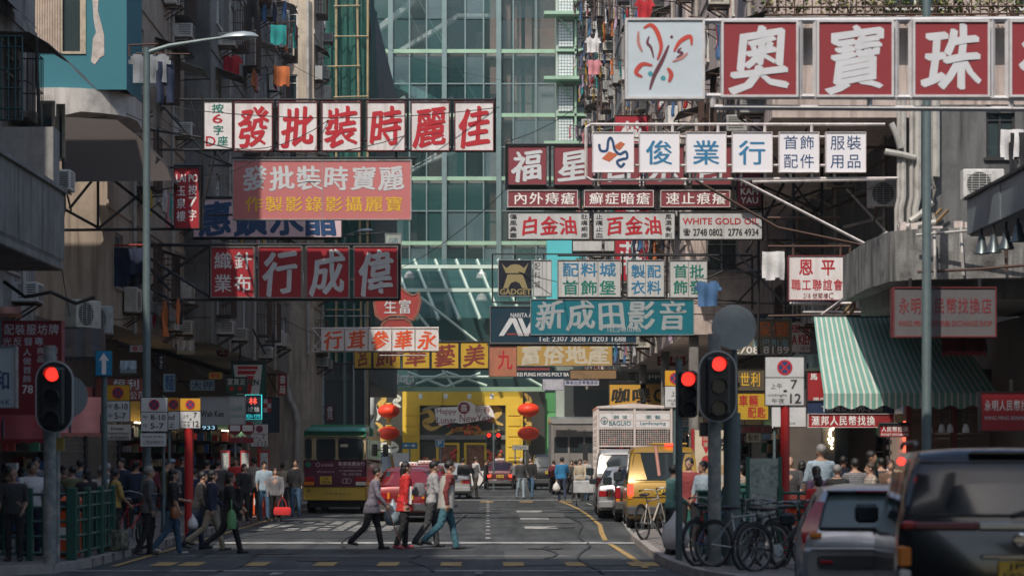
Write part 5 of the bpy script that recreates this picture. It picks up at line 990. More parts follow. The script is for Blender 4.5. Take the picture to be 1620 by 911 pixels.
for kd, c, px, py, y, lb in (('towel', 'white', 125, 398, 56, 'white towel under the left pink sign struts'), ('sheet', 'navy', 170, 392, 56, 'dark navy tarpaulin slung under the rail on the left'), ('sheet', 'black', 190, 392, 56.2, 'black cloth slung beside the navy tarpaulin'), ('trousers', 'grey', 100, 395, 56, 'grey trousers left of the white towel'), ('towel', 'navy', 215, 393, 56, 'navy cloth at the right end of the tarpaulin'), ('towel', 'yellow', 160, 438, 56.4, 'yellow cloth below the navy tarpaulin'),
        ('shirt', 'blue', 1120, 445, 60, 'grey-blue checked shirt hung right of the white signs'), ('towel', 'white', 1224, 398, 50.7, 'twisted white rag left of the association sign'), ('towel', 'yellow', 1125, 128, 71.5, 'yellow cloth hanging between the butterfly sign and the first red panel'), ('sheet', 'turquoise', 1150, 5, 71.5, 'turquoise sheet hanging above the big red sign'), ('shirt', 'red', 1020, 0, 80, 'red patterned shirt hanging above the butterfly panel'), ('shirt', 'white', 938, 60, 102, 'white shirt hanging at the corner left of the butterfly panel'), ('shirt', 'pink', 940, 95, 102, 'pink shirt below the white one at that corner'), ('trousers', 'black', 1612, 210, 48, 'black trousers hanging by the window at the right edge'), ('towel', 'white', 1602, 205, 48, 'white towel beside the black trousers at the right edge')):
 x, _, z = W(px, py, y); garment(kd, c, (x, y, z), .1, lb)
mb = MB(); mb.bar(W(92, 388, 56), W(235, 388, 56), .04); tag(mb.build('clothes_pole', M('red_pipe_paint', (.3, .03, .03), .5)), 'long red rail under the left sign struts', 'clothes pole')
# roofs of tin on the near left house
def tin_poly(name, label, pts, Y, n, mat, dp=1.6):
 # curved corrugated canopy: pts are (px, py) of its outer edge, swept back
 mb = MB(); P = [Vector(W(px, py, Y)) for px, py in pts]; rings = []
 for i in range(n + 1):
  t = i / n * (len(P) - 1); k = min(int(t), len(P) - 2); f = t - k; p = P[k].lerp(P[k + 1], f); rings.append(p)
 for q in range(14):
  pass
 for i in range(n):
  a, b = rings[i], rings[i + 1]
  for q in range(18):
   ya, yb = Y - .9 + dp * q / 18, Y - .9 + dp * (q + 1) / 18; za, zb = .02 * (q % 2), .02 * ((q + 1) % 2)
   mb.quad((a.x, ya, a.z + za), (b.x, ya, b.z + za), (b.x, yb, b.z + zb), (a.x, yb, a.z + zb))
 return tag(mb.build(name, mat, smooth=0), label, 'canopy')
tin_poly('tin_canopy', 'upper dark corrugated canopy at the top left corner', [(-10, -6), (20, 8), (48, 36)], 46, 5, tinm)
tin_poly('tin_canopy', 'broad curved corrugated canopy above the open casement windows at the left', [(0, 62), (60, 64), (90, 82), (115, 105), (138, 130)], 46, 8, tinm, 2.4)
# open casement windows and a grille on the near left house
for k, (a, b, c, e, y) in enumerate(((63, 87, 160, 250, 46.5), (89, 103, 165, 255, 47.2))):
 t = thing('casement_window', f'{["large", "narrow"][k]} open cream casement window on the corner house at the left', 'window', W(a, e, y)); mb = MB(); w_ = .06
 x0, x1, z0, z1 = XX(a, y), XX(b, y), ZZ(e, y), ZZ(c, y)
 for q in ((x0, x0 + w_, z0, z1), (x1 - w_, x1, z0, z1), (x0 + w_, x1 - w_, z0, z0 + w_), (x0 + w_, x1 - w_, z1 - w_, z1)): mb.box(q[0], q[1], y - .03, y + .03, q[2], q[3])
 mb.build('frame', winf['bronze'], t, w=True, smooth=0); MB().box(x0 + w_, x1 - w_, y - .004, y + .004, z0 + w_, z1 - w_).build('pane', wmat_glass, t, w=True)
t = thing('window_grille', 'dark green iron window grille at the far left', 'window grille', W(10, 190, 44)); mb = MB()
for i in range(6): mb.bar(W(-20 + i * 11, 58, 44), W(-20 + i * 11, 190, 44), .03)
for py in (58, 75, 110, 140, 172, 190): mb.bar(W(-22, py, 44), W(35, py, 44), .03)
mb.build('bars', M('dark_green_iron', (.015, .06, .06), .5, 0, .2), t, w=True, smooth=0)
for k, (px, py, y, i, lb) in enumerate([(92, 305, 45, 4, 'white fan unit under the casement windows at the left'), (20, 285, 43, 3, 'grey fan unit above the stained balcony at the left edge'), (183, 330, 60, 0, 'cream box air conditioner between the left sign struts'), (122, 520, 50, 1, 'tall cream fan unit above the left shop awnings'), (142, 528, 50.5, 3, 'grey fan unit right of the tall cream one'), (1551, 318, 47, 5, 'white fan unit beside the metal hood at the right'), (1470, 500, 44, 1, 'x'),
           (1385, 488, 49, 3, 'grey fan unit above the striped awning, rear one'), (1370, 460, 49, 5, 'white fan unit higher up above the striped awning'), (1290, 200, 52, 0, 'cream box unit under the overhang on the right'), (1400, 330, 52, 5, 'white fan unit deep under the right overhang'), (1330, 300, 58, 1, 'cream fan unit far back under the right overhang'),
           (505, 48, 108, 4, 'white box unit beside the scaffold net, upper'), (508, 120, 108, 4, 'white box unit beside the scaffold net, lower'), (500, 128, 107, 2, 'grey box unit beside the scaffold net')]):
 if lb == 'x': continue
 place(ACS, acu, i, W(px, py, y), 0 if px > 400 or px < 60 else (0 if i % 2 == 0 else R(60)), lb)
# pipes, cables, struts under the right overhang
pw = M('white_waste_pipe', (.42, .41, .38), .5, 0, .4, 4, .4)
t = thing('waste_pipes', 'cluster of bent waste pipes on the shaded house under the right overhang', 'pipes', (9.2, 52, 5))
for k, (px, w_) in enumerate(((1425, .07), (1438, .05), (1448, .08), (1418, .045), (1474, .1))):
 y = 49.0; MB().curve([W(px, 560 if k < 4 else 350, y), W(px, 330 if k < 4 else 300, y), W(px + (4 if k < 4 else 6), 312 if k < 4 else 280, y), W(px + (4 if k < 4 else 6), 150, y)], w_, 8).build('pipe', pw, t, w=True)
for k, (a, b, c, e) in enumerate(((1440, 350, 1475, 320), (1400, 240, 1448, 250), (1420, 360, 1480, 352), (1410, 195, 1425, 235))): MB().curve([W(a, b, 48.9), W((a + c) / 2, b + (e - b) * .4, 48.9), W(c, e, 48.9)], .07, 8).build('pipe', pw, t, w=True)
for k in range(16):
 z = rr_.uniform(5.2, 8.8); y = 51 + k * 1.2; MB().bar((9.3, y, z), (9.3 - rr_.uniform(.4, 1.4), y + rr_.uniform(-.5, .5), z + rr_.uniform(-.5, .5)), .05).build('pipe_stub', rust if k % 2 else pw, t, w=True)
t = thing('steel_gantry', 'old steel brackets and struts crossing under the right overhang', 'steel frame', (8, 52, 5)); 
for (a, b, c, e, ya, yb, m) in [(1215, 345, 1330, 345, 53, 52, rust), (1240, 230, 1460, 236, 54, 52, rust), (1250, 480, 1420, 480, 52, 50, wsteel), (1255, 250, 1255, 500, 53, 53, dsteel), (1300, 200, 1300, 480, 56, 56, dsteel), (1225, 250, 1300, 350, 53, 56, dsteel), (1300, 250, 1225, 350, 53, 56, dsteel), (1340, 300, 1460, 430, 54, 50, wsteel), (1345, 290, 1480, 200, 54, 50, rust), (1330, 500, 1490, 330, 49.6, 49, M('brass_conduit', (.35, .24, .12), .5, .3)), (1338, 503, 1500, 332, 49.6, 49, M('brass_conduit')), (1300, 498, 1470, 372, 50, 49, wsteel), (1270, 494, 1420, 494, 50, 50, wsteel), (1200, 300, 1200, 560, 60, 60, dsteel), (1165, 430, 1240, 430, 62, 60, dsteel), (1165, 400, 1240, 480, 62, 60, dsteel), (1165, 480, 1240, 400, 62, 60, dsteel), (1240, 290, 1180, 400, 58, 58, dsteel)]:
 MB().bar(W(a, b, ya), W(c, e, yb), .05).build('strut', m, t, w=True, smooth=0)
# thin overhead cables across the street
cab = M('cable_black', (.015, .015, .015), .7)
for k, (a, b, ya, c, e, yb, sag) in enumerate([(200, 180, 54, 640, 215, 57, .7), (210, 150, 54, 520, 190, 57, 1.0), (230, 165, 54, 790, 170, 57, .3), (480, 20, 108, 810, 130, 150, .5), (400, 60, 90, 600, 150, 108, .5), (800, 225, 56, 960, 120, 100, .4), (1100, 440, 66, 1480, 330, 50, .5), (1190, 300, 56, 1400, 290, 50, .3), (60, 170, 46, 110, 500, 46, .1), (150, 490, 58, 240, 480, 50, .3), (440, 500, 90, 560, 540, 88, .2), (1200, 160, 71, 1230, 560, 60, .2), (800, 300, 70, 620, 430, 92, .3), (820, 430, 68, 1100, 460, 66, .25), (205, 270, 54, 430, 235, 57, .5)]):
 A = Vector(W(a, b, ya)); B = Vector(W(c, e, yb)); P = [A.lerp(B, q / 12) - Vector((0, 0, sag * 4 * (q / 12) * (1 - q / 12))) for q in range(13)]
 mb = MB(); mb.curve(P, .011, 5); tag(mb.build('overhead_cable', cab), f'thin black cable slung overhead, {["from the left facade under the top sign", "steeply under the top left sign", "along the top left sign frame", "across the glass centre top", "from the grey block to the scaffold", "past the right blocks above the dark signs", "from the white signs to the right house", "under the white panel sign", "down the near left house", "by the left lamp post", "by the drain pipe of the cream block", "down the right block behind the butterfly", "behind the oil advertisement", "through the three white signs", "below the first sign on the left"][k]}', 'cable')
for k, (px, y) in enumerate(((452, 96.0), (437, 97), (556, 104))):
 pass
t = thing('drain_stack', 'thick pale drain pipe bending down the cream block on the left', 'pipes', W(450, 700, 99.6))
MB().curve([W(452, -10, 99.6), W(452, 605, 99.6), W(458, 630, 99.6), W(466, 645, 99.6), W(470, 665, 99.6), W(470, 742, 99.6)], .13, 10).build('pipe', pw, t, w=True); MB().curve([W(487, -10, 99.7), W(487, 560, 99.7)], .07, 8).build('pipe', pw, t, w=True)
for q in range(9): c = W(452, 20 + q * 66, 99.6); MB().cyl((c[0], c[1], c[2]), (c[0], c[1], c[2] + .18), .18, n=10).build('collar', pw, t, w=True)
block('apartment_block', 'lower cream wall of the block beside the drain stack', -10.3, XX(497, 100), 100.0, 105, .13, 5.39, cream)
# balcony with plants at the top right
t = thing('planted_balcony', 'rusty balcony railing crowded with plants at the top right', 'balcony', W(1400, 25, 49.3)); y = 49.3
mb = MB()
for a in range(30): mb.bar(W(1215 + a * 14, 25, y), W(1215 + a * 14, -20, y), .018)
for py in (-5, 12, 24): mb.bar(W(1210, py, y), W(1640, py - 2, y), .03)
mb.build('railing', rust, t, w=True, smooth=0); MB().box(XX(1210, y), XX(1640, y), y, y + .6, ZZ(30, y), ZZ(26, y)).build('floor', conc, t, w=True)
leafm = [M('leaf_green', (.10, .14, .03), .6, 0, .3, 8, dirt=(.04, .07, .02)), M('leaf_yellow_green', (.20, .20, .05), .6, 0, .3, 8, dirt=(.08, .10, .02))]
def plant(px, py, y, r, label, nl=90):
 t = thing('balcony_plant', label, 'plant', W(px, py, y), 0, 'plants on the top right balcony'); mb = MB(); 
 for i in range(7): a = rr_.random() * 6.28; mb.curve([(0, 0, 0), (r * .3 * math.cos(a), r * .2 * math.sin(a), r * .6), (r * .8 * math.cos(a), r * .5 * math.sin(a), r * rr_.uniform(.6, 1.2))], [.012, .008, .004], 4)
 mb.build('stem', rust, t); mb = MB()
 for i in range(nl):
  a = rr_.random() * 6.28; q = rr_.random() ** .5 * r; c = Vector((q * math.cos(a), q * .6 * math.sin(a), rr_.uniform(.1, 1.2) * r)); L_ = rr_.uniform(.07, .14); d1 = Vector((rr_.uniform(-1, 1), rr_.uniform(-1, 1), rr_.uniform(-.8, .6))).normalized(); d2 = d1.cross(Vector((rr_.uniform(-1, 1), rr_.uniform(-1, 1), 1))).normalized() * L_ * .3
  mb.add([c, c + d1 * L_ * .5 + d2, c + d1 * L_, c + d1 * L_ * .5 - d2], [(0, 1, 2, 3)], rr_.randrange(2))
 o = mb.build('foliage', leafm, t, smooth=0); o['kind'] = 'stuff'
 MB().lathe((0, 0, -.02), [(.09, -.16), (.12, 0), (.1, 0)], 10).build('pot', M('clay_pot', (.3, .13, .07), .8), t)
for k, px in enumerate((1225, 1262, 1320, 1345, 1385, 1410, 1440, 1480, 1500, 1535, 1570, 1600)): plant(px, 24, 49.45, rr_.uniform(.28, .48), f'leafy potted plant on the top right balcony, {(ORD + ["eleventh", "twelfth"])[k]} from the left')
# formwork lifts, ties and conduits on the two plain balconies
mb = MB()
for k in range(7): y = 33.4 + k; mb.box(-7.524, -7.512 + .004 * (k % 2), y + .02, y + .97, 5.24, 6.38)
o = mb.build('parapet_panel', conc, bpy.data.objects['balcony'], w=True, smooth=0)
t = thing('conduits', 'rusty conduits and cables clipped along the right balcony slab', 'pipes', W(1500, 380, 41.8))
for k, (a, b, c, e) in enumerate(((1450, 372, 1640, 352), (1452, 430, 1640, 418), (1520, 360, 1524, 436), (1590, 350, 1592, 430), (1478, 366, 1480, 440))): MB().curve([W(a, b, 41.7), W((a + c) / 2, (b + e) / 2 + 2, 41.2 if k < 2 else 41.45), W(c, e, 40.7 if k < 2 else 41.45)], .03, 6).build('pipe', rust if k % 2 else pw, t, w=True)
t = thing('conduits', 'black cables and a thin pipe running down the near left house', 'pipes', W(62, 200, 45))
for k, (pts) in enumerate(([(58, 60), (60, 150), (68, 240), (66, 275), (30, 303)], [(40, 300), (36, 400), (38, 470)], [(100, 250), (102, 330), (96, 380)], [(6, 445), (40, 470), (80, 462), (120, 480), (150, 470)])): MB().curve([W(px, py, 39.0 if k == 3 else 45.0) for px, py in pts], .035 if k != 1 else .05, 6).build('cable', cab if k != 1 else pw, t, w=True)
# ---------------------------------------------------------------- awnings
awg = M('awning_teal_canvas', (.16, .33, .28), .9, 0, .25, 2, .2, dirt=(.05, .17, .16)); aww = M('awning_pale_stripe', (.52, .53, .49), .9, 0, .25, 2, .2, dirt=(.3, .28, .25)); awr = M('awning_red_canvas', (.30, .035, .035), .85, 0, .3, 2, dirt=(.13, .02, .02)); awp = M('awning_faded_pink', (.55, .20, .16), .85, 0, .2, 2)
Y = 46.5
t = thing('striped_awning', 'big green and white striped awning over the right-hand shops', 'awning', W(1430, 650, Y))
T0, T1, B0, B1 = (1287, 501), (1500, 501), (1303, 645), (1580, 640); n = 84; mb = MB()
for i in range(n):
 for (u, v) in ((i / n, (i + 1) / n),):
  m_ = 1 if i % 3 == 1 else 0; tp = lambda q: W(T0[0] + (T1[0] - T0[0]) * q, 500, Y + 1.6); bt = lambda q, dz=0: W(B0[0] + (B1[0] - B0[0]) * q, 622 + dz, Y - .3)
  mid = lambda q: tuple((np.array(tp(q)) + np.array(bt(q))) / 2 - np.array((0, 0, .05 + .02 * math.sin(q * 30))))
  mb.add([tp(u), tp(v), mid(v), mid(u)], [(3, 2, 1, 0)], m_); mb.add([mid(u), mid(v), bt(v), bt(u)], [(3, 2, 1, 0)], m_)
  w0, w1 = 22 + 3 * math.sin(u * 50), 22 + 3 * math.sin(v * 50); mb.add([bt(u), bt(v), bt(v, w1), bt(u, w0)], [(3, 2, 1, 0)], m_)
# right end cheek
for i in range(9): a, b = i / 9, (i + 1) / 9; m_ = i % 2; mb.add([W(1500, 500, Y + 1.6), W(1580 - 80 * (1 - a), 500 + 122 * a, Y + 1.6 - 1.9 * a), W(1580 - 80 * (1 - b), 500 + 122 * b, Y + 1.6 - 1.9 * b)], [(0, 1, 2)], m_)
mb.build('canvas', [awg, aww], t, w=True, smooth=60)
mb = MB(); mb.bar(W(1285, 500, Y + 1.6), W(1505, 500, Y + 1.6), .05); mb.bar(W(1303, 624, Y - .25), W(1580, 622, Y - .25), .04)
for px in (1310, 1400, 1490): mb.bar(W(px, 520, Y + 1.7), W(px + 8, 624, Y - .2), .03)
mb.build('frame', dsteel, t, w=True, smooth=0)
def red_awning(a, b, ytop, ybot, y, lb, m=awr, dp=1.5, nm='shop_awning'):
 t = thing(nm, lb, 'awning', W(a, ybot, y)); mb = MB(); n = 24
 for i in range(n):
  u, v = i / n, (i + 1) / n; tp = lambda q: W(a + (b - a) * q, ytop, y + dp); bt = lambda q, d=0: W(a + (b - a) * q, ybot - (6 if d == 0 else -1.5 * math.sin(q * 40)), y)
  md = lambda q: tuple((np.array(tp(q)) + np.array(bt(q))) / 2 - np.array((0, 0, .08 + .04 * math.sin(q * 16))))
  mb.quad(md(u), md(v), tp(v), tp(u)); mb.quad(bt(u), bt(v), md(v), md(u)); mb.quad(bt(u, 1), bt(v, 1), bt(v), bt(u))
 mb.build('canvas', m, t, w=True, smooth=60); mb = MB(); [mb.bar(W(px, ytop + 10, y + dp), W(px, ybot - 6, y), .03) for px in (a, (a + b) / 2, b)]; mb.build('frame', dsteel, t, w=True, smooth=0); return t
red_awning(-60, 70, 640, 700, 41, 'dark crimson awning with pale writing under the left red shop board')
red_awning(62, 160, 628, 690, 43, 'faded pink and red awning behind the left traffic light', awp)
red_awning(-60, 34, 485, 502, 40, 'orange-pink tarpaulin edge above the left red shop board', M('salmon_tarpaulin', (.60, .25, .16), .8, 0, .3, 3))
red_awning(100, 165, 520, 570, 47, 'dark grey lean-to canopy between the shop board and the arrow sign', dsteel)
red_awning(1255, 1300, 560, 588, 58, 'pale green canopy left of the striped awning', M('pale_green_canvas', (.40, .50, .40), .8, 0, .2, 3))
red_awning(1490, 1560, 535, 562, 44.5, 'torn red awning behind the grey exchange sign', awr)
red_awning(370, 420, 640, 690, 90, 'mint green canopy glimpsed behind the bus stop signs', M('mint_canvas', (.22, .55, .45), .8, 0, .2, 3))
red_awning(190, 216, 570, 590, 50, 'small blue-grey roller awning beside the lamp post', M('slate_canvas', (.18, .24, .26), .8, 0, .2, 3))
red_awning(280, 308, 538, 560, 62, 'small tan roller awning below the red sign row', M('tan_canvas', (.33, .26, .18), .8, 0, .2, 3))
# ---------------------------------------------------------------- shop fronts at street level
shutm = M('roller_shutter', (.14, .14, .135), .5, .3, .4, 3, .3); goodsm = [M('goods_' + n, c, .6, 0, .2, 8) for n, c in (('red', (.4, .04, .03)), ('tan', (.4, .28, .15)), ('white', (.5, .5, .48)), ('green', (.06, .22, .12)), ('blue', (.05, .12, .3)), ('dark', (.03, .03, .03)))]
warmlit = M('lit_shop_lamp', (1, .8, .5), .5, 0, 0, emit=((1, .75, .45), 5))
def shop(side, x, y0, y1, kind, lb, boardm):
 t = thing('shopfront', lb, 'shop', (x, y0, .13)); s = side
 B = lambda a, b: sorted((x + s * a, x + s * b))
 fr = MB(); [fr.box(*B(-.12, .05), yy - .08, yy + .08, .13, 3.4) for yy in (y0, y1)]; fr.build('post', dsteel, t, w=True)
 MB().box(*B(-.28, -.13), y0 + .1, y1 - .1, 2.75, 3.5).build('signboard', boardm, t, w=True)
 if kind == 'shutter':
  mb = MB(); [mb.box(*B(-.05 - .02 * (q % 2), .02), y0 + .08, y1 - .08, .14 + q * .1, .235 + q * .1) for q in range(26)]; mb.build('shutter', shutm, t, w=True, smooth=0)
 else:
  mb = MB()
  for q in range(46): yy = rr_.uniform(y0 + .2, y1 - .3); zz_ = .2 + .42 * rr_.randrange(6); h = rr_.uniform(.12, .34); d_ = rr_.uniform(-.35, .0); mb.box(*B(d_ - .12, d_ + .1), yy, yy + rr_.uniform(.1, .3), zz_, zz_ + h, rr_.randrange(6))
  o = mb.build('goods', goodsm, t, w=True, smooth=0); o['kind'] = 'stuff'
  mb = MB(); [mb.box(*B(-.45, .05), y0 + .1, y1 - .1, .18 + .42 * q, .20 + .42 * q) for q in range(6)]; mb.build('shelf', dsteel, t, w=True, smooth=0)
  if kind == 'lit': MB().box(*B(-.5, -.44), y0 + .3, y1 - .3, 2.68, 2.72).build('light_tube', warmlit, t, w=True)
bm_ = [M('board_' + n, c, .5, 0, .3, 3) for n, c in (('maroon', (.14, .02, .025)), ('green', (.02, .12, .08)), ('navy', (.02, .04, .1)), ('cream', (.42, .38, .28)), ('red', (.32, .03, .03)), ('yellow', (.45, .3, .04)))]; bn_ = ['maroon', 'green', 'navy', 'cream', 'red', 'yellow']
kd_ = {'shutter': 'shuttered', 'lit': 'lit', 'open': 'open'}
for side, x, ys, w_ in ((-1, -10.3, 37, 5.2), (1, 9.8, 52, 5.4)):
 for k in range(11):
  y0 = ys + k * w_; kind = rr_.choice(('shutter', 'open', 'lit', 'open')); kind = 'shutter' if side < 0 and k in (0, 1, 3) else kind; q = rr_.randrange(6)
  shop(side, x, y0 + .1, y0 + w_ - .1, kind, f'{kd_[kind]} shop with a {bn_[q]} board, {(ORD + ["eleventh"])[k]} along the {"left" if side < 0 else "right"} pavement', bm_[q])
# camera-facing walls of the right lower corner: shutters and pale door behind the black car
t = thing('shopfront', 'wide brown lattice shutter behind the black car on the right', 'shop', (10.5, 48, .13)); y = 48.0
mb = MB(); x0, x1 = XX(1436, y), XX(1680, y)
for q in range(30): mb.box(x0, x1, y - .03 * (q % 2), y + .1, .15 + q * .1, .24 + q * .1)
mb.build('shutter', M('brown_shutter', (.16, .12, .10), .6, .2, .4, 3), t, w=True, smooth=0); MB().box(x0, x1, y - .1, y + .2, 3.15, 3.6).build('lintel', dsteel, t, w=True)
for px in (1436, 1508): MB().box(XX(px, y) - .05, XX(px, y) + .05, y - .15, y + .15, .13, 3.6).build('post', M('dark_red_post', (.16, .02, .02), .5), t, w=True)
for k, px in enumerate((1490, 1503, 1528, 1470)):
 l = thing('spot_lamp', f'small pale spot lamp under the right awning, {ORD[k]} of four', 'lamp', W(px, 672, 42.4), 0, 'spot lamps under the right awning'); c = W(px, 674, 42.4)
 MB().lathe((c[0], c[1], c[2] - .12), [(.07, 0), (.06, .08), (.03, .16)], 10).build('shade', M('pale_lamp_metal', (.4, .38, .34), .5), l, w=True); MB().cyl(c, (c[0], c[1], c[2] + .25), .012).build('stem', dsteel, l, w=True)
t = thing('shopfront', 'bright narrow money changer doorway with a tiled pillar on the right', 'shop', (8.8, 47, .13)); y = 47.2
MB().box(XX(1408, y), XX(1432, y), y, y + .3, .13, ZZ(690, y)).build('glowing_wall', M('glowing_cream_wall', (.7, .62, .5), .6, 0, .1, emit=((1, .85, .65), .12)), t, w=True)  # cream wall given a faint glow of its own to look lit
mb = MB(); [mb.box(XX(1402, y) + .06 * (q % 2), XX(1402, y) + .055 + .06 * (q % 2), y - .02, y, .15 + q * .11, .24 + q * .11) for q in range(22)]; mb.build('tile_strip', white, t, w=True, smooth=0)
MB().box(XX(1400, y), XX(1408, y), y, y + .3, .13, ZZ(690, y)).build('pillar', blackp, t, w=True); MB().box(XX(1430, y) - .02, XX(1430, y) + .03, y - .06, y - .02, 1.2, 2.5).build('red_tube', M('red_tube_light', (1, .2, .1), emit=((1, .15, .08), 1.5), grime=0), t, w=True)
MB().box(XX(1330, y), XX(1352, y), y + .8, y + 1, .13, 2.9).build('glass_door', glassd, t, w=True); MB().box(XX(1310, y), XX(1330, y), y + .8, y + 1, .13, 2.9).build('shutter', shutm, t, w=True)
MB().box(XX(1255, y), XX(1400, y), y + 1.1, y + 1.3, .13, 3.2).build('wall', gf, t, w=True)
mb = MB(); [mb.ell((XX(1318 + rr_.random() * 8, y), y + .7, 1.9 + rr_.random() * .9), (.03, .03, .03), 5, 4) for _ in range(30)]; mb.build('fairy_lights', warmlit, t, w=True)['kind'] = 'stuff'
# poster wall beside the parked vans
t = thing('poster_wall', 'cream wall of Chinese food posters behind the right traffic lights', 'poster wall', W(1125, 790, 58)); y = 58
MB().box(XX(1098, y), XX(1160, y), y, y + .15, .13, ZZ(680, y)).build('board', M('cream_poster', (.55, .50, .38), .6, 0, .2, 2), t, w=True)
MB().box(XX(1094, y), XX(1098, y), y - .05, y + .15, .13, ZZ(678, y)).build('edge', M('bright_red_sign'), t, w=True)
mb = MB(); mb.add([W(px, py, y - .004) for px, py in ((1111, 686), (1122, 686), (1124, 700), (1117, 718), (1110, 702))], [(0, 1, 2, 3, 4)]); mb.build('seal', tred, t, w=True); mb = MB(); colm(mb, '將軍', XX(1112, y), XX(1122, y), ZZ(708, y), ZZ(688, y), y - .012, 'thin'); mb.build('lettering', M('cream_poster'), t, w=True)
mb = MB(); put(mb, '京', XX(1137, y), XX(1152, y), ZZ(712, y), ZZ(690, y), y - .01, 'brush'); mb.build('lettering', tblack, t, w=True)
mb = MB(); [mb.cyl((XX(px, y), y - .02, ZZ(py, y)), (XX(px, y), y - .004, ZZ(py, y)), .13, n=16, mi=k % 3) for k, (px, py) in enumerate(((1118, 728), (1145, 742), (1147, 757), (1130, 765), (1120, 748)))]; mb.build('dish_print', goodsm[:3], t, w=True)
# ---------------------------------------------------------------- street furniture
def lamp_post(label, x, y, ztop, arm, r=.09, s=1, head=.75):
 t = thing('lamp_post', label, 'street lamp', (x, y, .13), 0, 'street lamps')
 MB().lathe((x, y, .13), [(r * 1.7, 0), (r * 1.7, 1.1), (r * 1.2, 1.25), (r * 1.05, 1.3), (r * .8, ztop - .13)], 14).build('post', gpole, t, w=True)
 if arm:
  MB().curve([(x, y, ztop - .1), (x + arm * .3, y, ztop + .04), (x + arm * .8, y, ztop + .16), (x + arm, y, ztop + .2)], [.05, .045, .035, .03], 8).build('arm', gpole, t, w=True)
  hx = x + arm; rings = []
  for u, w_, h_ in ((0, .04, .04), (.12, .09, .07), (.35, .15, .11), (.6, .16, .12), (.85, .12, .09), (1, .02, .02)):
   rings.append([(hx + s * u * head, y + w_ * math.cos(a), ztop + .2 + h_ * (math.sin(a) if math.sin(a) > 0 else .55 * math.sin(a)) + .03 * u) for a in [2 * math.pi * q / 12 for q in range(12)]])
  MB().loft(rings).build('lamp_head', M('pale_lamp_head', (.36, .42, .44), .35, .3, .15), t, w=True)
 return t
lp = lamp_post('tall grey-green lamp post on the left pavement with its arm over the laundry', XX(232, 46), 46, ZZ(76, 46), XX(350, 46) - XX(232, 46), .085)
lamp_post('grey lamp post rising in front of the right shops and the dark exchange sign', XX(1466, 40), 40, 13.5, 0, .085)
lamp_post('distant street lamp with a pale head above the gourd sign', XX(546, 110) , 110, ZZ(372, 110), XX(566, 110) - XX(546, 110), .07)
# traffic lights
tl_red = M('red_signal_lens_lit', (1, .1, .05), .3, 0, 0, emit=((1, .03, .02), 1.6)); tl_off = M('unlit_signal_lens', (.02, .02, .022), .25, 0, .1); backm = M('black_signal_board', (.014, .016, .018), .45, 0, .15, 5); rim = M('pale_board_rim', (.42, .46, .48), .5, 0, .2)
def stadium(cx, zc, hw, hh, n=12): return [(cx + hw * math.cos(a), zc + (hh - hw) + hw * math.sin(a)) for a in [math.pi * q / n for q in range(n + 1)]] + [(cx + hw * math.cos(a), zc - (hh - hw) + hw * math.sin(a)) for a in [math.pi + math.pi * q / n for q in range(n + 1)]]
def signal(label, px0, px1, py0, py1, y, poles, board=True, back=False, nm='traffic_light', lit=True):
 t = thing(nm, label, 'traffic light', (XX((px0 + px1) / 2, y), y, .13), 0, 'traffic lights')
 cx, zc, hw, hh = XX((px0 + px1) / 2, y), ZZ((py0 + py1) / 2, y), (XX(px1, y) - XX(px0, y)) / 2, (ZZ(py0, y) - ZZ(py1, y)) / 2
 if board:
  MB().prism(stadium(cx, zc, hw, hh), y, y + .03).build('rim', rim, t, w=True, smooth=30); MB().prism(stadium(cx, zc, hw * .92, hh - hw * .08), y - .012, y - .0005).build('backing_board', backm, t, w=True, smooth=30); k = .62
 else: MB().cbox(cx - hw, cx + hw, y, y + .25, zc - hh, zc + hh, .04).build('housing', backm, t, w=True); k = .85
 r = hw * (.36 if board else .7)
 if board: MB().cbox(cx - hw * .6, cx + hw * .6, y - .16, y - .013, zc - hh * .80, zc + hh * .80, .03).build('housing', blackp, t, w=True)
 yy = y - (.161 if board else .001)
 for q in range(3):
  z = zc + hh * k * (1 - q) * (.98 if board else .75)
  MB().cyl((cx, yy - .012, z), (cx, yy, z), r, n=24).build('lens', tl_red if q == 0 and lit else tl_off, t, w=True)
  rings = []
  for (f, dy) in ((1.15, 0), (1.15, -.16), (1.06, -.16), (1.06, 0)): rings.append([(cx + r * f * math.cos(a), yy + dy * (1 if math.sin(a) > -.3 else .35), z + r * f * math.sin(a)) for a in [2 * math.pi * i / 20 for i in range(20)]])
  MB().loft(rings, caps=False).build('visor', blackp, t, w=True)
 for (px, r_, pt, pb, dy, m) in poles:
  MB().cyl((XX(px, y), y + dy, pb), (XX(px, y), y + dy, ZZ(pt, y)), r_, n=14).build('pole', m, t, w=True)
 return t
stk = M('stickered_pole', (.16, .19, .19), .6, .1, .75, 7, dirt=(.38, .36, .33))
t = signal('round-ended traffic light showing red on the left behind the green railing', 56, 116, 570, 685, 34.5, [(76, .095, 546, .13, .14, stk)])
MB().cyl((XX(104, 34.9), 34.95, ZZ(627, 34.9)), (XX(104, 34.9), 34.97, ZZ(627, 34.9)), .33, n=28).build('round_sign_back', M('grey_sign_back', (.22, .25, .26), .6, .2, .2), t, w=True)
MB().cyl((XX(90, 35), 35.0, .13), (XX(90, 35), 35.0, ZZ(640, 35)), .05, n=10).build('second_pole', stk, t, w=True); MB().box(XX(83, 34.8), XX(101, 34.8), 34.8, 34.86, ZZ(712, 34.8), ZZ(692, 34.8)).build('push_button_box', M('amber_plate', (.4, .27, .05), .5, 0, .3), t, w=True)
t = signal('large round-ended traffic light showing red, right of centre', 1105, 1166, 554, 668, 34, [(1132, .10, 527, .13, .16, stk), (1162, .13, 652, .13, .35, gpole)])
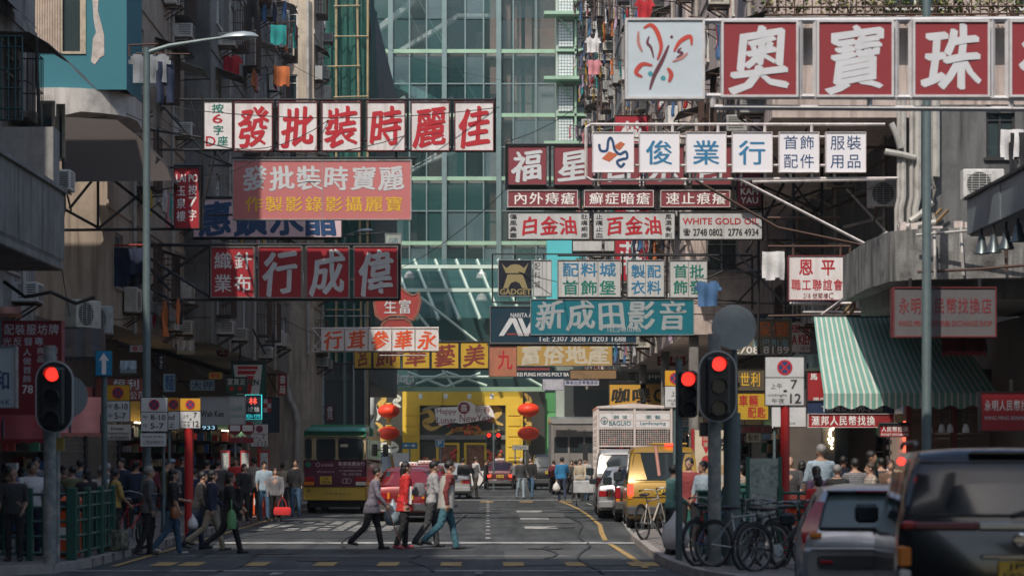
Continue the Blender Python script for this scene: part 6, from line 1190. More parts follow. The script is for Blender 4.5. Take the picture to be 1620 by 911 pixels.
MB().box(XX(1108, 34.3), XX(1136, 34.3), 34.3, 34.5, ZZ(690, 34.3), ZZ(668, 34.3)).build('signal_box', blackp, t, w=True)
signal('slim traffic light showing red just left of the large one', 1073, 1104, 586, 660, 36, [(1075, .055, 568, .13, .1, gpole)], board=False)
t = thing('road_sign', 'round grey sign disc seen from behind on a tall pole at right', 'road sign', (XX(1161, 36), 36, .13))
MB().lathe((XX(1161, 35.9), 35.86, ZZ(518, 35.9)), [(.35, 0), (.355, .015), (.355, .03), (.33, .04)], 36, ax='y').build('disc', M('grey_disc_back', (.27, .32, .33), .5, .2, .25, 3), t, w=True)
MB().cyl((XX(1162, 36), 36, .13), (XX(1162, 36), 36, ZZ(485, 36)), .045, n=10).build('pole', gpole, t, w=True)
for k, (px, nm) in enumerate(((774, 'left'), (789, 'right'))):
 signal(f'small distant traffic light showing red before the festive entrance, {nm} of the pair', px - 5, px + 4, 683, 711, 118, [(px + 7 if k == 0 else px - 7, .05, 670, .0, .05, gpole)] if k == 0 else [], board=False)
# flat road signs
sblue = M('road_sign_blue', (.015, .22, .42), .4, 0, .1, 3); swhite = M('road_sign_white', (.55, .56, .56), .45, 0, .15, 3); samber = M('road_sign_amber', (.60, .30, .02), .45, 0, .12, 3); sred = M('road_sign_red', (.5, .02, .03), .4); snb = M('road_sign_dark_blue', (.02, .06, .16), .4)
redpole = M('red_sign_pole', (.42, .02, .02), .4, 0, .1); 
def rsign(label, y, plates, poles, name='road_sign', group='road signs on poles'):
 t = thing(name, label, 'road sign', (XX(poles[0][0], y) if poles else XX(plates[0][0], y), y, .13), 0, group)
 for px, r_, ptop, m in poles: MB().cyl((XX(px, y), y + .08, .13), (XX(px, y), y + .08, ZZ(ptop, y)), r_, n=10).build('pole', m, t, w=True)
 for (a, b, c, e, m, items) in plates:
  x0, x1, z0, z1 = XX(a, y), XX(c, y), ZZ(e, y), ZZ(b, y)
  o = MB().cbox(x0, x1, y, y + .03, z0, z1, .006).build('plate', m, t, w=True, smooth=0); ed = .012
  f = MB(); f.box(x0 - ed, x1 + ed, y + .002, y + .028, z1, z1 + ed); f.box(x0 - ed, x1 + ed, y + .002, y + .028, z0 - ed, z0); f.box(x0 - ed, x0, y + .002, y + .028, z0, z1); f.box(x1, x1 + ed, y + .002, y + .028, z0, z1); f.build('edge', blackp, o, w=True, smooth=0)
  for it in items:
   mb = MB(); k = it[0]; yy = y - .004; mm = it[-1]
   if k == 's': put(mb, it[1], XX(it[2], y), XX(it[4], y), ZZ(it[5], y), ZZ(it[3], y), yy, it[6])
   elif k == 'r': row(mb, it[1], XX(it[2], y), XX(it[4], y), ZZ(it[5], y), ZZ(it[3], y), yy, it[6])
   elif k == 'n':  # no stopping roundel
    c_ = (XX(it[1], y), ZZ(it[2], y)); r = it[3] / S(y); mb.cyl((c_[0], yy - .001, c_[1]), (c_[0], yy, c_[1]), r * .82, n=28); mb.build('symbol', snb, o, w=True, smooth=0); mb = MB()
    rings = [[(c_[0] + r * f_ * math.cos(a_), yy - .003, c_[1] + r * f_ * math.sin(a_)) for a_ in [2 * math.pi * q / 32 for q in range(32)]] for f_ in (.78, 1)]; mb.loft(rings, caps=False)
    for sg_ in (1, -1):
     d_ = Vector((1, 0, sg_)).normalized(); n_ = Vector((-d_.z, 0, d_.x)) * r * .1; cc = Vector((c_[0], yy - .0045 - .0005 * sg_, c_[1])); mb.add([cc - d_ * r * .8 - n_, cc + d_ * r * .8 - n_, cc + d_ * r * .8 + n_, cc - d_ * r * .8 + n_], [(0, 1, 2, 3)])
    mm = sred
   elif k == 'p': mb.add([W(q[0], q[1], yy) for q in it[1]], [tuple(range(len(it[1])))])
   mb.build('symbol', mm, o, w=True, smooth=0)
 return t
rsign('blue one-way sign with a white upward arrow on a slim grey pole', 40, [(151, 555, 177, 594, sblue, [('p', [(164, 558), (156, 571), (161, 569), (161, 592), (168, 592), (168, 569), (173, 571)], twhite)])], [(164, .05, 556, gpole)])
def park(label, y, x0, yt, x1, n8, yb, top, pole, extra=(), rows_=None):
 ym = yt + (yb - yt) * .42; w_ = x1 - x0; cx = (x0 + x1) / 2
 pl = [(x0, yt, x1, ym, top, [('n', cx, (yt + ym) / 2, (ym - yt) * .38)]), (x0, ym + .6, x1, yb, swhite, rows_)]
 return rsign(label, y, pl + list(extra), pole)
def r810(x0, x1, ym, yb): h = (yb - ym); return [('s', '8-10', x0 + (x1 - x0) * .36, ym + h * .14, x1 - 3, ym + h * .42, 'bold', tblack), ('s', '5-7', x0 + (x1 - x0) * .36, ym + h * .58, x1 - 6, ym + h * .86, 'bold', tblack), ('r', '午', x0 + 2, ym + h * .15, x0 + (x1 - x0) * .3, ym + h * .4, 'thin', tblack), ('r', '午', x0 + 2, ym + h * .6, x0 + (x1 - x0) * .3, ym + h * .85, 'thin', tblack)]
def r712(x0, x1, ym, yb): h = (yb - ym); w_ = x1 - x0; return [('s', '7', x0 + w_ * .66, ym + h * .08, x0 + w_ * .82, ym + h * .4, 'bold', tblack), ('s', '12', x0 + w_ * .64, ym + h * .58, x0 + w_ * .92, ym + h * .92, 'bold', tblack), ('r', '上午', x0 + w_ * .12, ym + h * .2, x0 + w_ * .45, ym + h * .42, 'thin', tblack), ('s', 'midnight', x0 + w_ * .06, ym + h * .58, x0 + w_ * .56, ym + h * .7, 'thin', tblack), ('r', '午夜', x0 + w_ * .15, ym + h * .74, x0 + w_ * .5, ym + h * .94, 'thin', tblack), ('p', [(x0 + w_ * .45, ym + h * .48), (x0 + w_ * .52, ym + h * .42), (x0 + w_ * .58, ym + h * .5), (x0 + w_ * .5, ym + h * .54)], tblack)]
park('amber-topped 8-10 and 5-7 parking sign with an Except plate below', 41.5, 168, 609, 205, 1, 667, samber, [(165.8, .03, 560, gpole)], [(166, 671, 207, 696, M('cream_plate', (.6, .55, .5), .5), [('s', 'Except', 176, 675, 196, 681, 'semi', tblack), ('s', 'General Holidays', 170, 683, 204, 688, 'semi', tblack), ('r', '公眾假期例外', 168, 689, 205, 695, 'semi', tblack)])], r810(168, 205, 633.4, 667))  # the lower plate is cream
park('white 8-10 and 5-7 parking sign in front of the lamp post', 45.6, 223, 629, 265, 1, 682, swhite, [(258, .03, 625, gpole)], [(222, 685, 263, 706, swhite, [('s', 'Except Sundays', 226, 688, 260, 693, 'thin', tblack), ('r', '公眾假期例外', 225, 696, 260, 703, 'thin', tblack)])], r810(223, 265, 651.3, 682))
park('amber-topped sign half hidden behind the white 8-10 sign', 49, 265, 629, 284, 1, 679, samber, [(267, .03, 640, gpole)], (), [('s', 'nd', 267, 655, 276, 664, 'semi', tblack), ('r', '止', 267, 667, 276, 677, 'semi', tblack)])
park('amber-topped 7 to 12 no stopping sign on a red pole at the left', 47, 285, 630, 317, 1, 677, samber, [(298, .09, 677, redpole)], (), r712(285, 317, 650, 677))
park('smaller white 7 to 12 sign on a thin red pole near the bus stops', 66, 397, 671, 424, 1, 706, swhite, [(410, .06, 700, redpole)], (), r712(397, 424, 686, 706))
park('large white 7 to 12 no stopping sign on a bright red pole at the right', 37.5, 1211, 565, 1272, 1, 641, swhite, [(1243, .075, 640, redpole)], (), r712(1211, 1272, 597, 641))
park('amber-topped no stopping sign half hidden behind the slim traffic light', 50, 1052, 586, 1085, 1, 644, samber, [(1068, .04, 640, gpole)], (), [('r', '上', 1061, 618, 1069, 627, 'semi', tblack), ('s', 'midn', 1056, 631, 1072, 635, 'thin', tblack), ('r', '午', 1061, 636, 1068, 643, 'semi', tblack)])
rsign('back plate with a grey pattern behind the large 7 to 12 sign', 44, [(1221, 644, 1275, 675, swhite, [('p', [(1246 + 5 * i, 648 + 3 * i), (1250 + 5 * i, 650 + 3 * i), (1248 + 5 * i, 656 + 3 * i), (1244 + 5 * i, 654 + 3 * i)], tgrey) for i in range(4)] + [('s', 'NOTICE', 1235, 668, 1258, 671, 'thin', tblack)])], [(1226, .03, 650, gpole)])
busr = M('bus_stop_maroon', (.25, .02, .035), .5)
for k, (px, y, r_) in enumerate(((372, 64, 11), (392, 62, 11))):
 t = thing('bus_stop_sign', f'round maroon minibus stop sign on a thin pole, {["left", "right"][k]} of the two', 'bus stop', (XX(px, y), y, .13), 0, 'bus stop signs'); c = W(px, 677, y)
 MB().cyl((c[0], y - .03, c[2]), (c[0], y, c[2]), r_ / S(y), n=28).build('disc', busr, t, w=True); MB().box(c[0] - .14, c[0] + .14, y - .04, y - .031, c[2] - .08, c[2] + .08).build('plate', white, t, w=True); MB().cyl((c[0], y + .05, .13), (c[0], y + .05, c[2] + .1), .03).build('pole', steel, t, w=True)
 MB().box(XX(px - 9, y), XX(px + 9, y), y, y + .03, ZZ(700, y), ZZ(692, y)).build('name_plate', busr, t, w=True)
for k, (px, y) in enumerate(((356, 60), (388, 60.5), (418, 61))):
 t = thing('timetable_board', f'red framed bus timetable board on a post, {["left", "middle", "right"][k]} of three', 'notice board', (XX(px, y), y, .13), 0, 'bus timetable boards')
 MB().box(XX(px - 8, y), XX(px + 8, y), y, y + .06, ZZ(750, y), ZZ(712, y)).build('frame', M('red_frame', (.36, .03, .04), .5), t, w=True); MB().box(XX(px - 6, y), XX(px + 6, y), y - .01, y - .001, ZZ(746, y), ZZ(716, y)).build('paper', M('timetable_paper', (.5, .52, .48), .7, 0, .5, 20), t, w=True); MB().cyl((XX(px, y), y + .08, .13), (XX(px, y), y + .08, ZZ(714, y)), .03).build('post', redpole, t, w=True)
rsign('blue direction sign with white arrows before the left lantern wall', 120, [(636, 700, 660, 709, sblue, [('p', [(638, 704.5), (643, 702), (643, 707)], twhite), ('p', [(658, 704.5), (653, 702), (653, 707)], twhite), ('p', [(643, 704), (647, 704), (647, 705), (643, 705)], twhite), ('p', [(649, 704), (653, 704), (653, 705), (649, 705)], twhite)])], [(648, .05, 709, steel)])
rsign('blue and white parking sign shaped like an arrow in the middle distance', 120, [(689, 695, 703, 707, swhite, [('p', [(690, 696), (702, 696), (702, 706), (690, 706)], sblue), ('s', 'P', 693, 697.5, 699, 704.5, 'bold', twhite)])], [(697, .05, 707, steel)])
rsign('pale pointed direction sign on two thin posts, right of the parked taxi', 122, [(811, 704, 836, 711, M('pale_grey_plate', (.3, .31, .3), .5), [('s', 'Mong Kok', 815, 706, 833, 709, 'thin', tblack)])], [(815, .04, 711, steel), (831, .04, 711, steel)])
# railing on the left
grn = M('dark_green_railing_paint', (.012, .085, .06), .5, 0, .25, 6)
def rail(label, p0, p1, h=1.05, n=None):
 t = thing('railing', label, 'railing', (p0[0], p0[1], .13)); A = Vector((*p0, .13)); B = Vector((*p1, .13)); L_ = (B - A).length; n = n or max(2, round(L_ / 1.2)); d_ = (B - A) / n
 for i in range(n + 1): p = A + d_ * i; MB().cbox(p.x - .05, p.x + .05, p.y - .05, p.y + .05, .13, .13 + h + .1, .015).build('post', grn, t, w=True)
 for i in range(n):
  a, b = A + d_ * i, A + d_ * (i + 1); mb = MB()
  for z in (.12, .38, .62, .84, h): mb.bar(a + Vector((0, 0, z)), b + Vector((0, 0, z)), .035)
  for q in (.33, .67): c = a.lerp(b, q); mb.bar(c + Vector((0, 0, .12)), c + Vector((0, 0, h)), .03)
  mb.build('rail_panel', grn, t, w=True, smooth=0)
 return t
rail('dark green pedestrian railing along the kerb at the bottom left', (-9.6, 35.2), (-6.62, 36.0), n=5)
rail('short end run of dark green railing turning back from the kerb', (-6.55, 36.0), (-6.5, 39.4), n=3)
rail('green railing behind the bicycles at the right', (3.9, 37.4), (5.6, 36.6), n=2)
# bins, boxes, notice board
om = M('orange_litter_bin_plastic', (.62, .085, .02), .4, 0, .2, 4, dirt=(.3, .05, .02))
def bin_(label, x, y):
 t = thing('litter_bin', label, 'litter bin', (x, y, .13), 0, 'orange litter bins'); MB().cbox(-.24, .24, -.24, .24, 0, .78, .06).build('body', om, t); MB().cbox(-.28, .28, -.28, .28, .785, 1.0, .08).build('hood', om, t); MB().box(-.17, .17, -.285, -.281, .83, .93).build('opening', black, t); MB().box(-.12, .12, -.248, -.241, .3, .5).build('sticker', white, t)
for k, (px, y) in enumerate(((410, 62), (384, 64), (425, 66), (104, 37), (1253, 38))): bin_(['orange litter bin at the left kerb behind the walkers', 'orange bin further left behind the green bag', 'orange bin half hidden beside the minibus', 'orange bin behind the railing and traffic light', 'orange bin on the right pavement by the red pole'][k], XX(px, y), y)
gb_ = M('green_cabinet_paint', (.015, .10, .075), .5, 0, .3, 4)
for k, (px0, px1, pt, y) in enumerate(((1107, 1150, 775, 38), (1155, 1183, 765, 39.5), (1082, 1104, 758, 46))):
 t = thing('street_cabinet', ['low green street cabinet behind the bicycles', 'tall green cabinet right of the low one', 'small green hawker box with pale top by the leaning bicycle'][k], 'cabinet', (XX(px0, y), y, .13)); x0, x1 = XX(px0, y), XX(px1, y)
 MB().cbox(x0, x1, y, y + .5, .13, ZZ(pt, y) - .05, .02).build('body', gb_, t, w=True); MB().cbox(x0 - .03, x1 + .03, y - .03, y + .53, ZZ(pt, y) - .049, ZZ(pt, y), .015).build('lid', gb_ if k < 2 else M('pale_green_lid', (.4, .55, .45), .5), t, w=True); MB().box(x0 + .05, (x0 + x1) / 2 - .01, y - .012, y - .001, .2, ZZ(pt, y) - .12).build('door', gb_, t, w=True); MB().box((x0 + x1) / 2 + .01, x1 - .05, y - .012, y - .001, .2, ZZ(pt, y) - .12).build('door', gb_, t, w=True)
t = thing('notice_board', 'worn glass notice board with faded papers behind the bicycles', 'notice board', (XX(1208, 37), 37, .13)); y = 37.0
MB().box(XX(1185, y), XX(1233, y), y, y + .05, .5, ZZ(725, y)).build('panel', M('faded_paper_board', (.22, .30, .28), .3, 0, .9, 2.5, dirt=(.36, .42, .40), coat=.5), t, w=True)
for px in (1183, 1234): MB().box(XX(px, y) - .03, XX(px, y) + .03, y - .02, y + .06, .13, ZZ(722, y)).build('post', gb_, t, w=True)
for k in range(6): a = 1189 + (k % 3) * 15; b = 735 + (k // 3) * 45; MB().box(XX(a, y), XX(a + 12, y), y - .006, y - .001, ZZ(b + 36, y), ZZ(b, y)).build('paper', M('faded_paper_%d' % (k % 2), (.38, .44, .42) if k % 2 else (.3, .37, .36), .6, 0, .7, 14), t, w=True)
t = thing('road_barrier', 'white and red notice stand on the road beyond the couple', 'notice board', (XX(851, 118), 118, 0)); y = 118
MB().box(XX(844, y), XX(859, y), y, y + .06, .2, ZZ(742, y)).build('board', white, t, w=True); mb = MB(); row(mb, '展覽', XX(846, y), XX(857, y), .7, 1.0, y - .01, 'semi'); mb.build('lettering', tred, t, w=True); [MB().bar((XX(px, y), y + .1, 0), (XX(px, y), y + .03, 1.1), .04).build('leg', steel, t, w=True) for px in (846, 857)]
for k, (px0, px1) in enumerate(((621, 648), (735, 765))):
 t = thing('barrier', ['white barrier sheet behind the red taxi', 'white scribbled barrier behind the walking couple'][k], 'barrier', (XX(px0, 125), 125, 0)); y = 125
 MB().box(XX(px0, y), XX(px1, y), y, y + .08, .1 if k else 1.0, ZZ(744 if k else 716, y)).build('board', white, t, w=True); [MB().bar((XX(px, y), y + .12, 0), (XX(px, y), y + .05, 1), .05).build('leg', steel, t, w=True) for px in (px0 + 2, px1 - 2)]
# ---------------------------------------------------------------- vehicles (local: rear at y=0, nose towards +y)
tyre = M('tyre_rubber', (.018, .018, .019), .8, 0, .2, 10); alloy = M('wheel_alloy', (.2, .21, .22), .45, .7, .2, 6); lampred = M('tail_lamp_red', (.30, .008, .012), .2, 0, .1, coat=.6); lampon = M('tail_lamp_lit', (.9, .05, .03), .3, 0, 0, emit=((1, .05, .03), 2.2)); lampor = M('indicator_amber', (.65, .2, .02), .25, 0, .1, coat=.5); lampwh = M('reverse_lamp_white', (.6, .6, .58), .2, 0, .1, coat=.5)
platey = M('yellow_number_plate', (.62, .42, .05), .4, 0, .1, 5)
def paint(n, c, met=.2): return M('car_paint_' + n, c, (.32 if n != 'glossy_black' else .2), met, (.18 if n != 'glossy_black' else .05), 2.5, dirt=(.10, .10, .09), coat=.6, obj=True)
def ring(y, zb, zl, zt, wl, wb, wt):
 h = [(0, zb), (wl - .07, zb), (wl, zb + .08), (wl + .012, (zb + zl) / 2), (wb, zl - .05), (wb - .02, zl + .01), (wt + .02, zt - min(.12, (zt - zl) * .3)), (wt - .05, zt - min(.02, (zt - zl) * .1)), (wt * .5, zt + .015), (0, zt + .02)]
 return [(x, y, z) for x, z in h] + [(-x, y, z) for x, z in h[-2:0:-1]]
def wheel(par, x, y, r, w=.2):
 sx = 1 if x > 0 else -1
 o = MB().lathe((x, y, r), [(r * .6, -w / 2), (r * .93, -w / 2), (r, -w / 2 + .03), (r, w / 2 - .03), (r * .93, w / 2), (r * .6, w / 2)], 24, ax='x').build('wheel', tyre, par)
 mb = MB().cyl((x + sx * w * .30, y, r), (x + sx * w * .42, y, r), r * .59, r * .55, 20); 
 for q in range(6): a = q * math.pi / 3; mb.bar((x + sx * w * .46, y, r), (x + sx * w * .46, y + r * .52 * math.cos(a), r + r * .52 * math.sin(a)), .04)
 mb.build('rim', alloy, o)
def plate(par, txt, x, y, z, w=.42, h=.2, two=True):
 o = MB().cbox(x - w / 2, x + w / 2, y - .015, y, z, z + h, .01).build('number_plate', platey, par); mb = MB()
 if two: a, b = txt.split(' '); put(mb, a, x - w * .25, x + w * .25, z + h * .55, z + h * .9, y - .018, 'bold'); put(mb, b, x - w * .38, x + w * .38, z + h * .1, z + h * .45, y - .018, 'bold')
 else: put(mb, txt, x - w * .44, x + w * .44, z + h * .2, z + h * .8, y - .018, 'bold')
 mb.build('lettering', tblack, o, smooth=0)
def car(name, label, cat, X, Y, rz, st, pnt, rear, sides, wy, wr=.31, track=.72, glassm=glassd, wide=1.0):
 t = thing(name, label, cat, (X, Y, .002), rz)
 MB().loft([ring(*s) for s in st]).build('body', pnt, t, smooth=40)
 # rear window: rows of (y, z, half width)
 mb = MB(); rows_ = []
 for (y, z, w_) in rear: rows_.append([(w_ * u, y - .014 + .03 * abs(u) ** 2.5, z + .004) for u in (-1, -.9, -.5, 0, .5, .9, 1)])
 mb.loft(rows_, caps=False, closed=False); rw = mb.build('rear_window', glassm, t)
 mb = MB(); e = [rows_[0][q] for q in range(7)] + [r[-1] for r in rows_[1:]] + [rows_[-1][q] for q in range(5, -1, -1)] + [r[0] for r in rows_[-2:0:-1]]; mb.tube([Vector(p) - Vector((0, .004, 0)) for p in e] + [Vector(e[0])], .013, 5); mb.build('window_seal', blackp, rw)
 for poly in sides:       # side windows (y, z)
  for sx in (-1, 1):
   mb = MB(); vs = []
   for (y, z) in poly:
    for a, b in zip(st[:-1], st[1:]):
     if a[0] <= y <= b[0] + 1e-6: f = (y - a[0]) / max(b[0] - a[0], 1e-6); zl, zt, wb, wt = [a[i] + (b[i] - a[i]) * f for i in (2, 3, 5, 6)]; break
    k = min(1, max(0, (z - zl - .01) / max(.05, (zt - min(.12, (zt - zl) * .3)) - zl - .01))); x = (wb - .02) + (wt + .02 - wb + .02) * k + .008; vs.append((sx * x, y, z))
   mb.add(vs, [tuple(range(len(vs)))[::sx]]); mb.build('side_window', glassm, t)
 for y in wy:
  for sx in (-1, 1): wheel(t, sx * track, y, wr)
  MB().box(-track + .1, track - .1, y - .4, y + .4, wr * .5, wr * 1.0).build('underbody', blackp, t)
 return t
def mirror(t, x, y, z, m=blackp, w=.24, h=.16):
 sx = 1 if x > 0 else -1; MB().cbox(*sorted((x, x + sx * w)), y - .05, y + .06, z - h / 2, z + h / 2, .035).build('mirror', m, t); MB().box(*sorted((x + sx * .03, x + sx * (w - .03))), y - .056, y - .051, z - h / 2 + .03, z + h / 2 - .03).build('mirror_glass', glassd, t); 
SED = lambda w=.83: [(0, .34, .72, .80, w - .06, w - .05, w - .12), (.06, .26, .86, .93, w - .01, w - .01, w - .1), (.25, .24, .90, .96, w, w, w - .1), (.95, .22, .92, .975, w + .01, w, w - .1), (1.0, .22, .92, 1.0, w + .01, w, w - .13), (1.48, .22, .93, 1.36, w + .01, w, w - .22), (1.75, .22, .93, 1.43, w + .01, w, w - .2), (2.6, .22, .93, 1.45, w + .01, w, w - .19), (3.0, .22, .93, 1.40, w + .01, w, w - .2), (3.55, .22, .92, 1.0, w + .01, w, w - .14), (4.3, .24, .82, .86, w, w - .01, w - .12), (4.6, .3, .70, .74, w - .06, w - .07, w - .2)]
SEDG = [(1.02, 1.0, .66), (1.2, 1.14, .62), (1.46, 1.34, .57)]
SS = [[(1.35, .98), (2.2, .98), (2.2, 1.34), (1.68, 1.34)], [(2.26, .98), (3.25, .98), (2.88, 1.32), (2.26, 1.34)]]
def saloon(label, X, Y, rz, pnt, txt, lit=False, roof=None, nm='taxi', cat='taxi', w=.83):
 t = car(nm, label, cat, X, Y, rz, SED(w), pnt, SEDG, SS, (.95, 3.6), .31, w - .1)
 MB().cbox(-w - .0, w, -.05, .12, .30, .52, .04).build('bumper', chrome if nm == 'taxi' else pnt, t)
 for sx in (-1, 1):
  MB().cbox(*sorted((sx * .50, sx * (w - .03))), -.012, .10, .62, .80, .02).build('tail_light', lampon if lit else lampred, t); MB().cbox(*sorted((sx * .43, sx * .495)), -.013, .1, .62, .80, .01).build('indicator', lampor, t); mirror(t, sx * (w + .02), 3.1, 1.02)
 plate(t, txt, 0, -.005, .60, .40, .15, False); MB().box(-w + .08, w - .08, .22, .9, .963, .985).build('boot_lid', pnt, t)
 if nm == 'taxi': 
  o = MB().cbox(-.25, .25, 2.2, 2.4, 1.47, 1.60, .03).build('roof_sign', white, t); mb = MB(); put(mb, 'TAXI', -.2, .2, 1.50, 1.57, 2.195, 'bold'); mb.build('lettering', tred, o, smooth=0)
 return t
sil = paint('silver', (.50, .51, .52), .6); redp = paint('taxi_red', (.20, .008, .010)); darkp = paint('near_black', (.018, .02, .022), .4); gry = paint('pale_grey', (.42, .43, .43), .4); yelp = paint('ochre_yellow', (.32, .19, .02)); dkred = paint('dark_maroon', (.10, .010, .018), .2)
G = lambda px, py: ((px - CX) * CZ / (py - HY), F * CZ / (py - HY))      # road point under a photo pixel
saloon('red taxi waiting behind the crossing pedestrians', XX(642, 60.5), 60.5, 0, redp, 'KT 3187')
saloon('dark maroon taxi with lit tail lights driving away at the far junction', XX(791, 118), 118, 0, dkred, 'HK 4402', True)
saloon('red taxi queued behind the first one, mostly hidden', XX(668, 76), 76, R(-1), redp, 'JE 910')
saloon('grey saloon further ahead of the red taxis', XX(712, 92), 92, 0, gry, 'LS 22', nm='parked_car', cat='car')
saloon('silver saloon parked between the cage truck and the yellow van', XX(991, 63.5), 63.5, R(-3), sil, 'MR 815', nm='parked_car', cat='car', w=.80)
saloon('dark saloon at the far left behind the taxis', XX(590, 100), 100, 0, darkp, 'GN 71', nm='parked_car', cat='car')
def vanst(w, h, zl, L_, slope=.3): return [(0, .40, zl - .1, zl, w - .05, w - .05, w - .08), (.04, .26, zl - .02, zl + .04, w - .01, w - .01, w - .05), (slope, .22, zl, h - .12, w, w, w - .12), (slope + .15, .22, zl, h - .01, w, w, w - .13), (slope + .6, .22, zl, h, w, w, w - .12), (L_ - 1.9, .22, zl, h, w, w, w - .12), (L_ - 1.5, .22, zl, h - .1, w, w, w - .14), (L_ - .7, .24, zl - .02, zl + .06, w, w, w - .1), (L_ - .2, .28, zl - .1, zl - .04, w - .03, w - .03, w - .12), (L_, .36, zl - .3, zl - .25, w - .1, w - .12, w - .2)]
def van(label, X, Y, rz, pnt, w, h, zl, L_, txt, slope=.22, lit=False, nm='van', glassm=glassd):
 t = car(nm, label, 'van' if nm == 'van' else 'car', X, Y, rz, vanst(w, h, zl, L_, slope), pnt, [(.05, zl + .06, w - .1), (slope * .55 + .02, (zl + h) / 2, w - .14), (slope - .01, h - .16, w - .19)], [[(.7, zl + .06), (1.7, zl + .06), (1.7, h - .18), (.75, h - .18)], [(1.78, zl + .06), (L_ - 1.1, zl + .06), (L_ - 1.6, h - .2), (1.78, h - .18)]], (.8, L_ - .85), .33, w - .11, glassm)
 MB().cbox(-w, w, -.06, .12, .32, .56, .04).build('bumper', M('bumper_grey_plastic', (.06, .06, .062), .5), t)
 for sx in (-1, 1):
  MB().cbox(*sorted((sx * (w - .17), sx * (w - .02))), -.01, .1, zl - .32, zl - .02, .02).build('tail_light', lampon if lit else lampred, t); MB().cbox(*sorted((sx * (w - .16), sx * (w - .03))), -.012, .08, zl - .40, zl - .325, .01).build('indicator', lampor, t); mirror(t, sx * (w + .02), L_ - 1.3, zl + .12, h=.24)
 plate(t, txt, 0, -.01, zl - .28, .42, .15, False); mb = MB(); mb.box(-w + .12, w - .12, -.012, -.002, zl - .36, zl - .34); mb.build('tailgate_seam', blackp, t)
 return t
van('pale grey van parked just behind the cage truck', XX(988, 68), 68, R(-2), gry, .86, 1.95, 1.15, 4.7, 'NB 4410', .25)
van('dark car tucked between the silver saloon and the yellow van', XX(1014, 60.5) + .1, 60.5, R(-2), darkp, .80, 1.5, .95, 4.0, 'PC 336', .4)
yv = van('yellow van with a lit tail light parked at the right kerb', XX(1054, 53) + .1, 55.2, R(-2), yelp, .88, 2.0, 1.12, 4.6, 'DA 6207', .16, True)
MB().cbox(-.25, .6, .3, 3.2, 2.04, 2.09, .02).build('roof_rack_beam', M('amber_beam', (.45, .28, .05), .5), yv)
MB().cbox(.05, .3, .25, .35, 2.02, 2.08, .01).build('brake_lamp', lampon, yv)
van('blue-grey van in the distance left of the taxis', XX(585, 84), 84, 0, paint('slate_blue', (.06, .10, .12)), .84, 1.9, 1.1, 4.5, 'SV 118')
# minibus ------------------------------------------------------------
Xm, Ym = XX(528, 69), 69.5; t = thing('minibus', 'public minibus with green roof, maroon advert panel and yellow bumper at the left kerb', 'minibus', (Xm, Ym, .002), R(-1.5)); w = .98
mg = paint('minibus_green', (.015, .19, .11), .1); mc = paint('minibus_cream', (.50, .42, .25), .1); mm_ = paint('minibus_maroon', (.10, .012, .045), .1); my = paint('minibus_yellow', (.55, .38, .05), .1)
def rr(y, w_, z0, z1, c=.08, n=4):
 pts = []
 for cx, cz, a0 in ((w_ - c, z0 + c, -90), (w_ - c, z1 - c, 0), (-w_ + c, z1 - c, 90), (-w_ + c, z0 + c, 180)):
  for q in range(n + 1): a = R(a0 + 90 * q / n); pts.append((cx + c * math.cos(a), y, cz + c * math.sin(a)))
 return pts
MB().loft([rr(.03, w - .06, .42, .80, .05), rr(.0, w - .02, .42, .82, .05), rr(.08, w, .40, .82, .05), rr(6.3, w, .40, .82, .05), rr(6.4, w - .1, .45, .8, .05)]).build('skirt', my, t)
MB().loft([rr(.06, w - .05, .822, 1.64, .03), rr(.03, w - .02, .822, 1.64, .03), rr(.12, w - .005, .822, 1.64, .03), rr(6.3, w - .005, .822, 1.5, .03)]).build('advert_panel', mm_, t)
MB().loft([rr(.10, w - .06, 1.642, 2.38, .05), rr(.05, w - .03, 1.642, 2.36, .05), rr(.2, w - .02, 1.642, 2.38, .05), rr(5.8, w - .02, 1.6, 2.38, .05), rr(6.25, w - .05, 1.5, 1.7, .05)]).build('body', mc, t)
MB().loft([rr(.16, w - .12, 2.36, 2.62, .12), rr(.02, w - .03, 2.34, 2.52, .08), rr(.25, w, 2.34, 2.60, .12), rr(1.1, w, 2.34, 2.66, .15), rr(1.12, w - .1, 2.5, 2.74, .1), rr(2.6, w - .1, 2.5, 2.74, .1), rr(2.62, w, 2.34, 2.66, .15), rr(5.6, w, 2.34, 2.6, .12), rr(6.1, w - .1, 2.34, 2.5, .08)]).build('roof', mg, t)
for a, b, c, e in ((-.90, -.72, 1.68, 2.28), (-.55, .0, 1.66, 2.28), (.12, .84, 1.66, 2.30)):
 o = MB().loft([rr(.028, (b - a) / 2, c, e, .07), rr(.045, (b - a) / 2, c, e, .07)]); o.xform(Matrix.Translation(((a + b) / 2, 0, 0))); wdw = o.build('rear_window', glassd, t)
 o = MB(); q = [(x + (a + b) / 2, y - .004, z) for x, y, z in rr(.026, (b - a) / 2, c, e, .07)]; o.tube(q + [q[0]], .02, 5); o.build('window_seal', blackp, wdw)
for sx in (-1, 1):
 for k in range(6): y = .35 + k * .95; MB().box(*sorted((sx * (w - .022), sx * (w - .010))), y, y + .82, 1.66, 2.26).build('side_window', glassd, t)
 MB().cbox(*sorted((sx * .62, sx * .97)), -.015, .1, .98, 1.12, .015).build('tail_light', lampred, t); MB().cbox(*sorted((sx * .64, sx * .96)), -.017, .1, .86, .975, .015).build('reverse_light', lampwh if sx > 0 else lampor, t)
 for y in (1.2, 5.2): wheel(t, sx * .82, y, .37, .24)
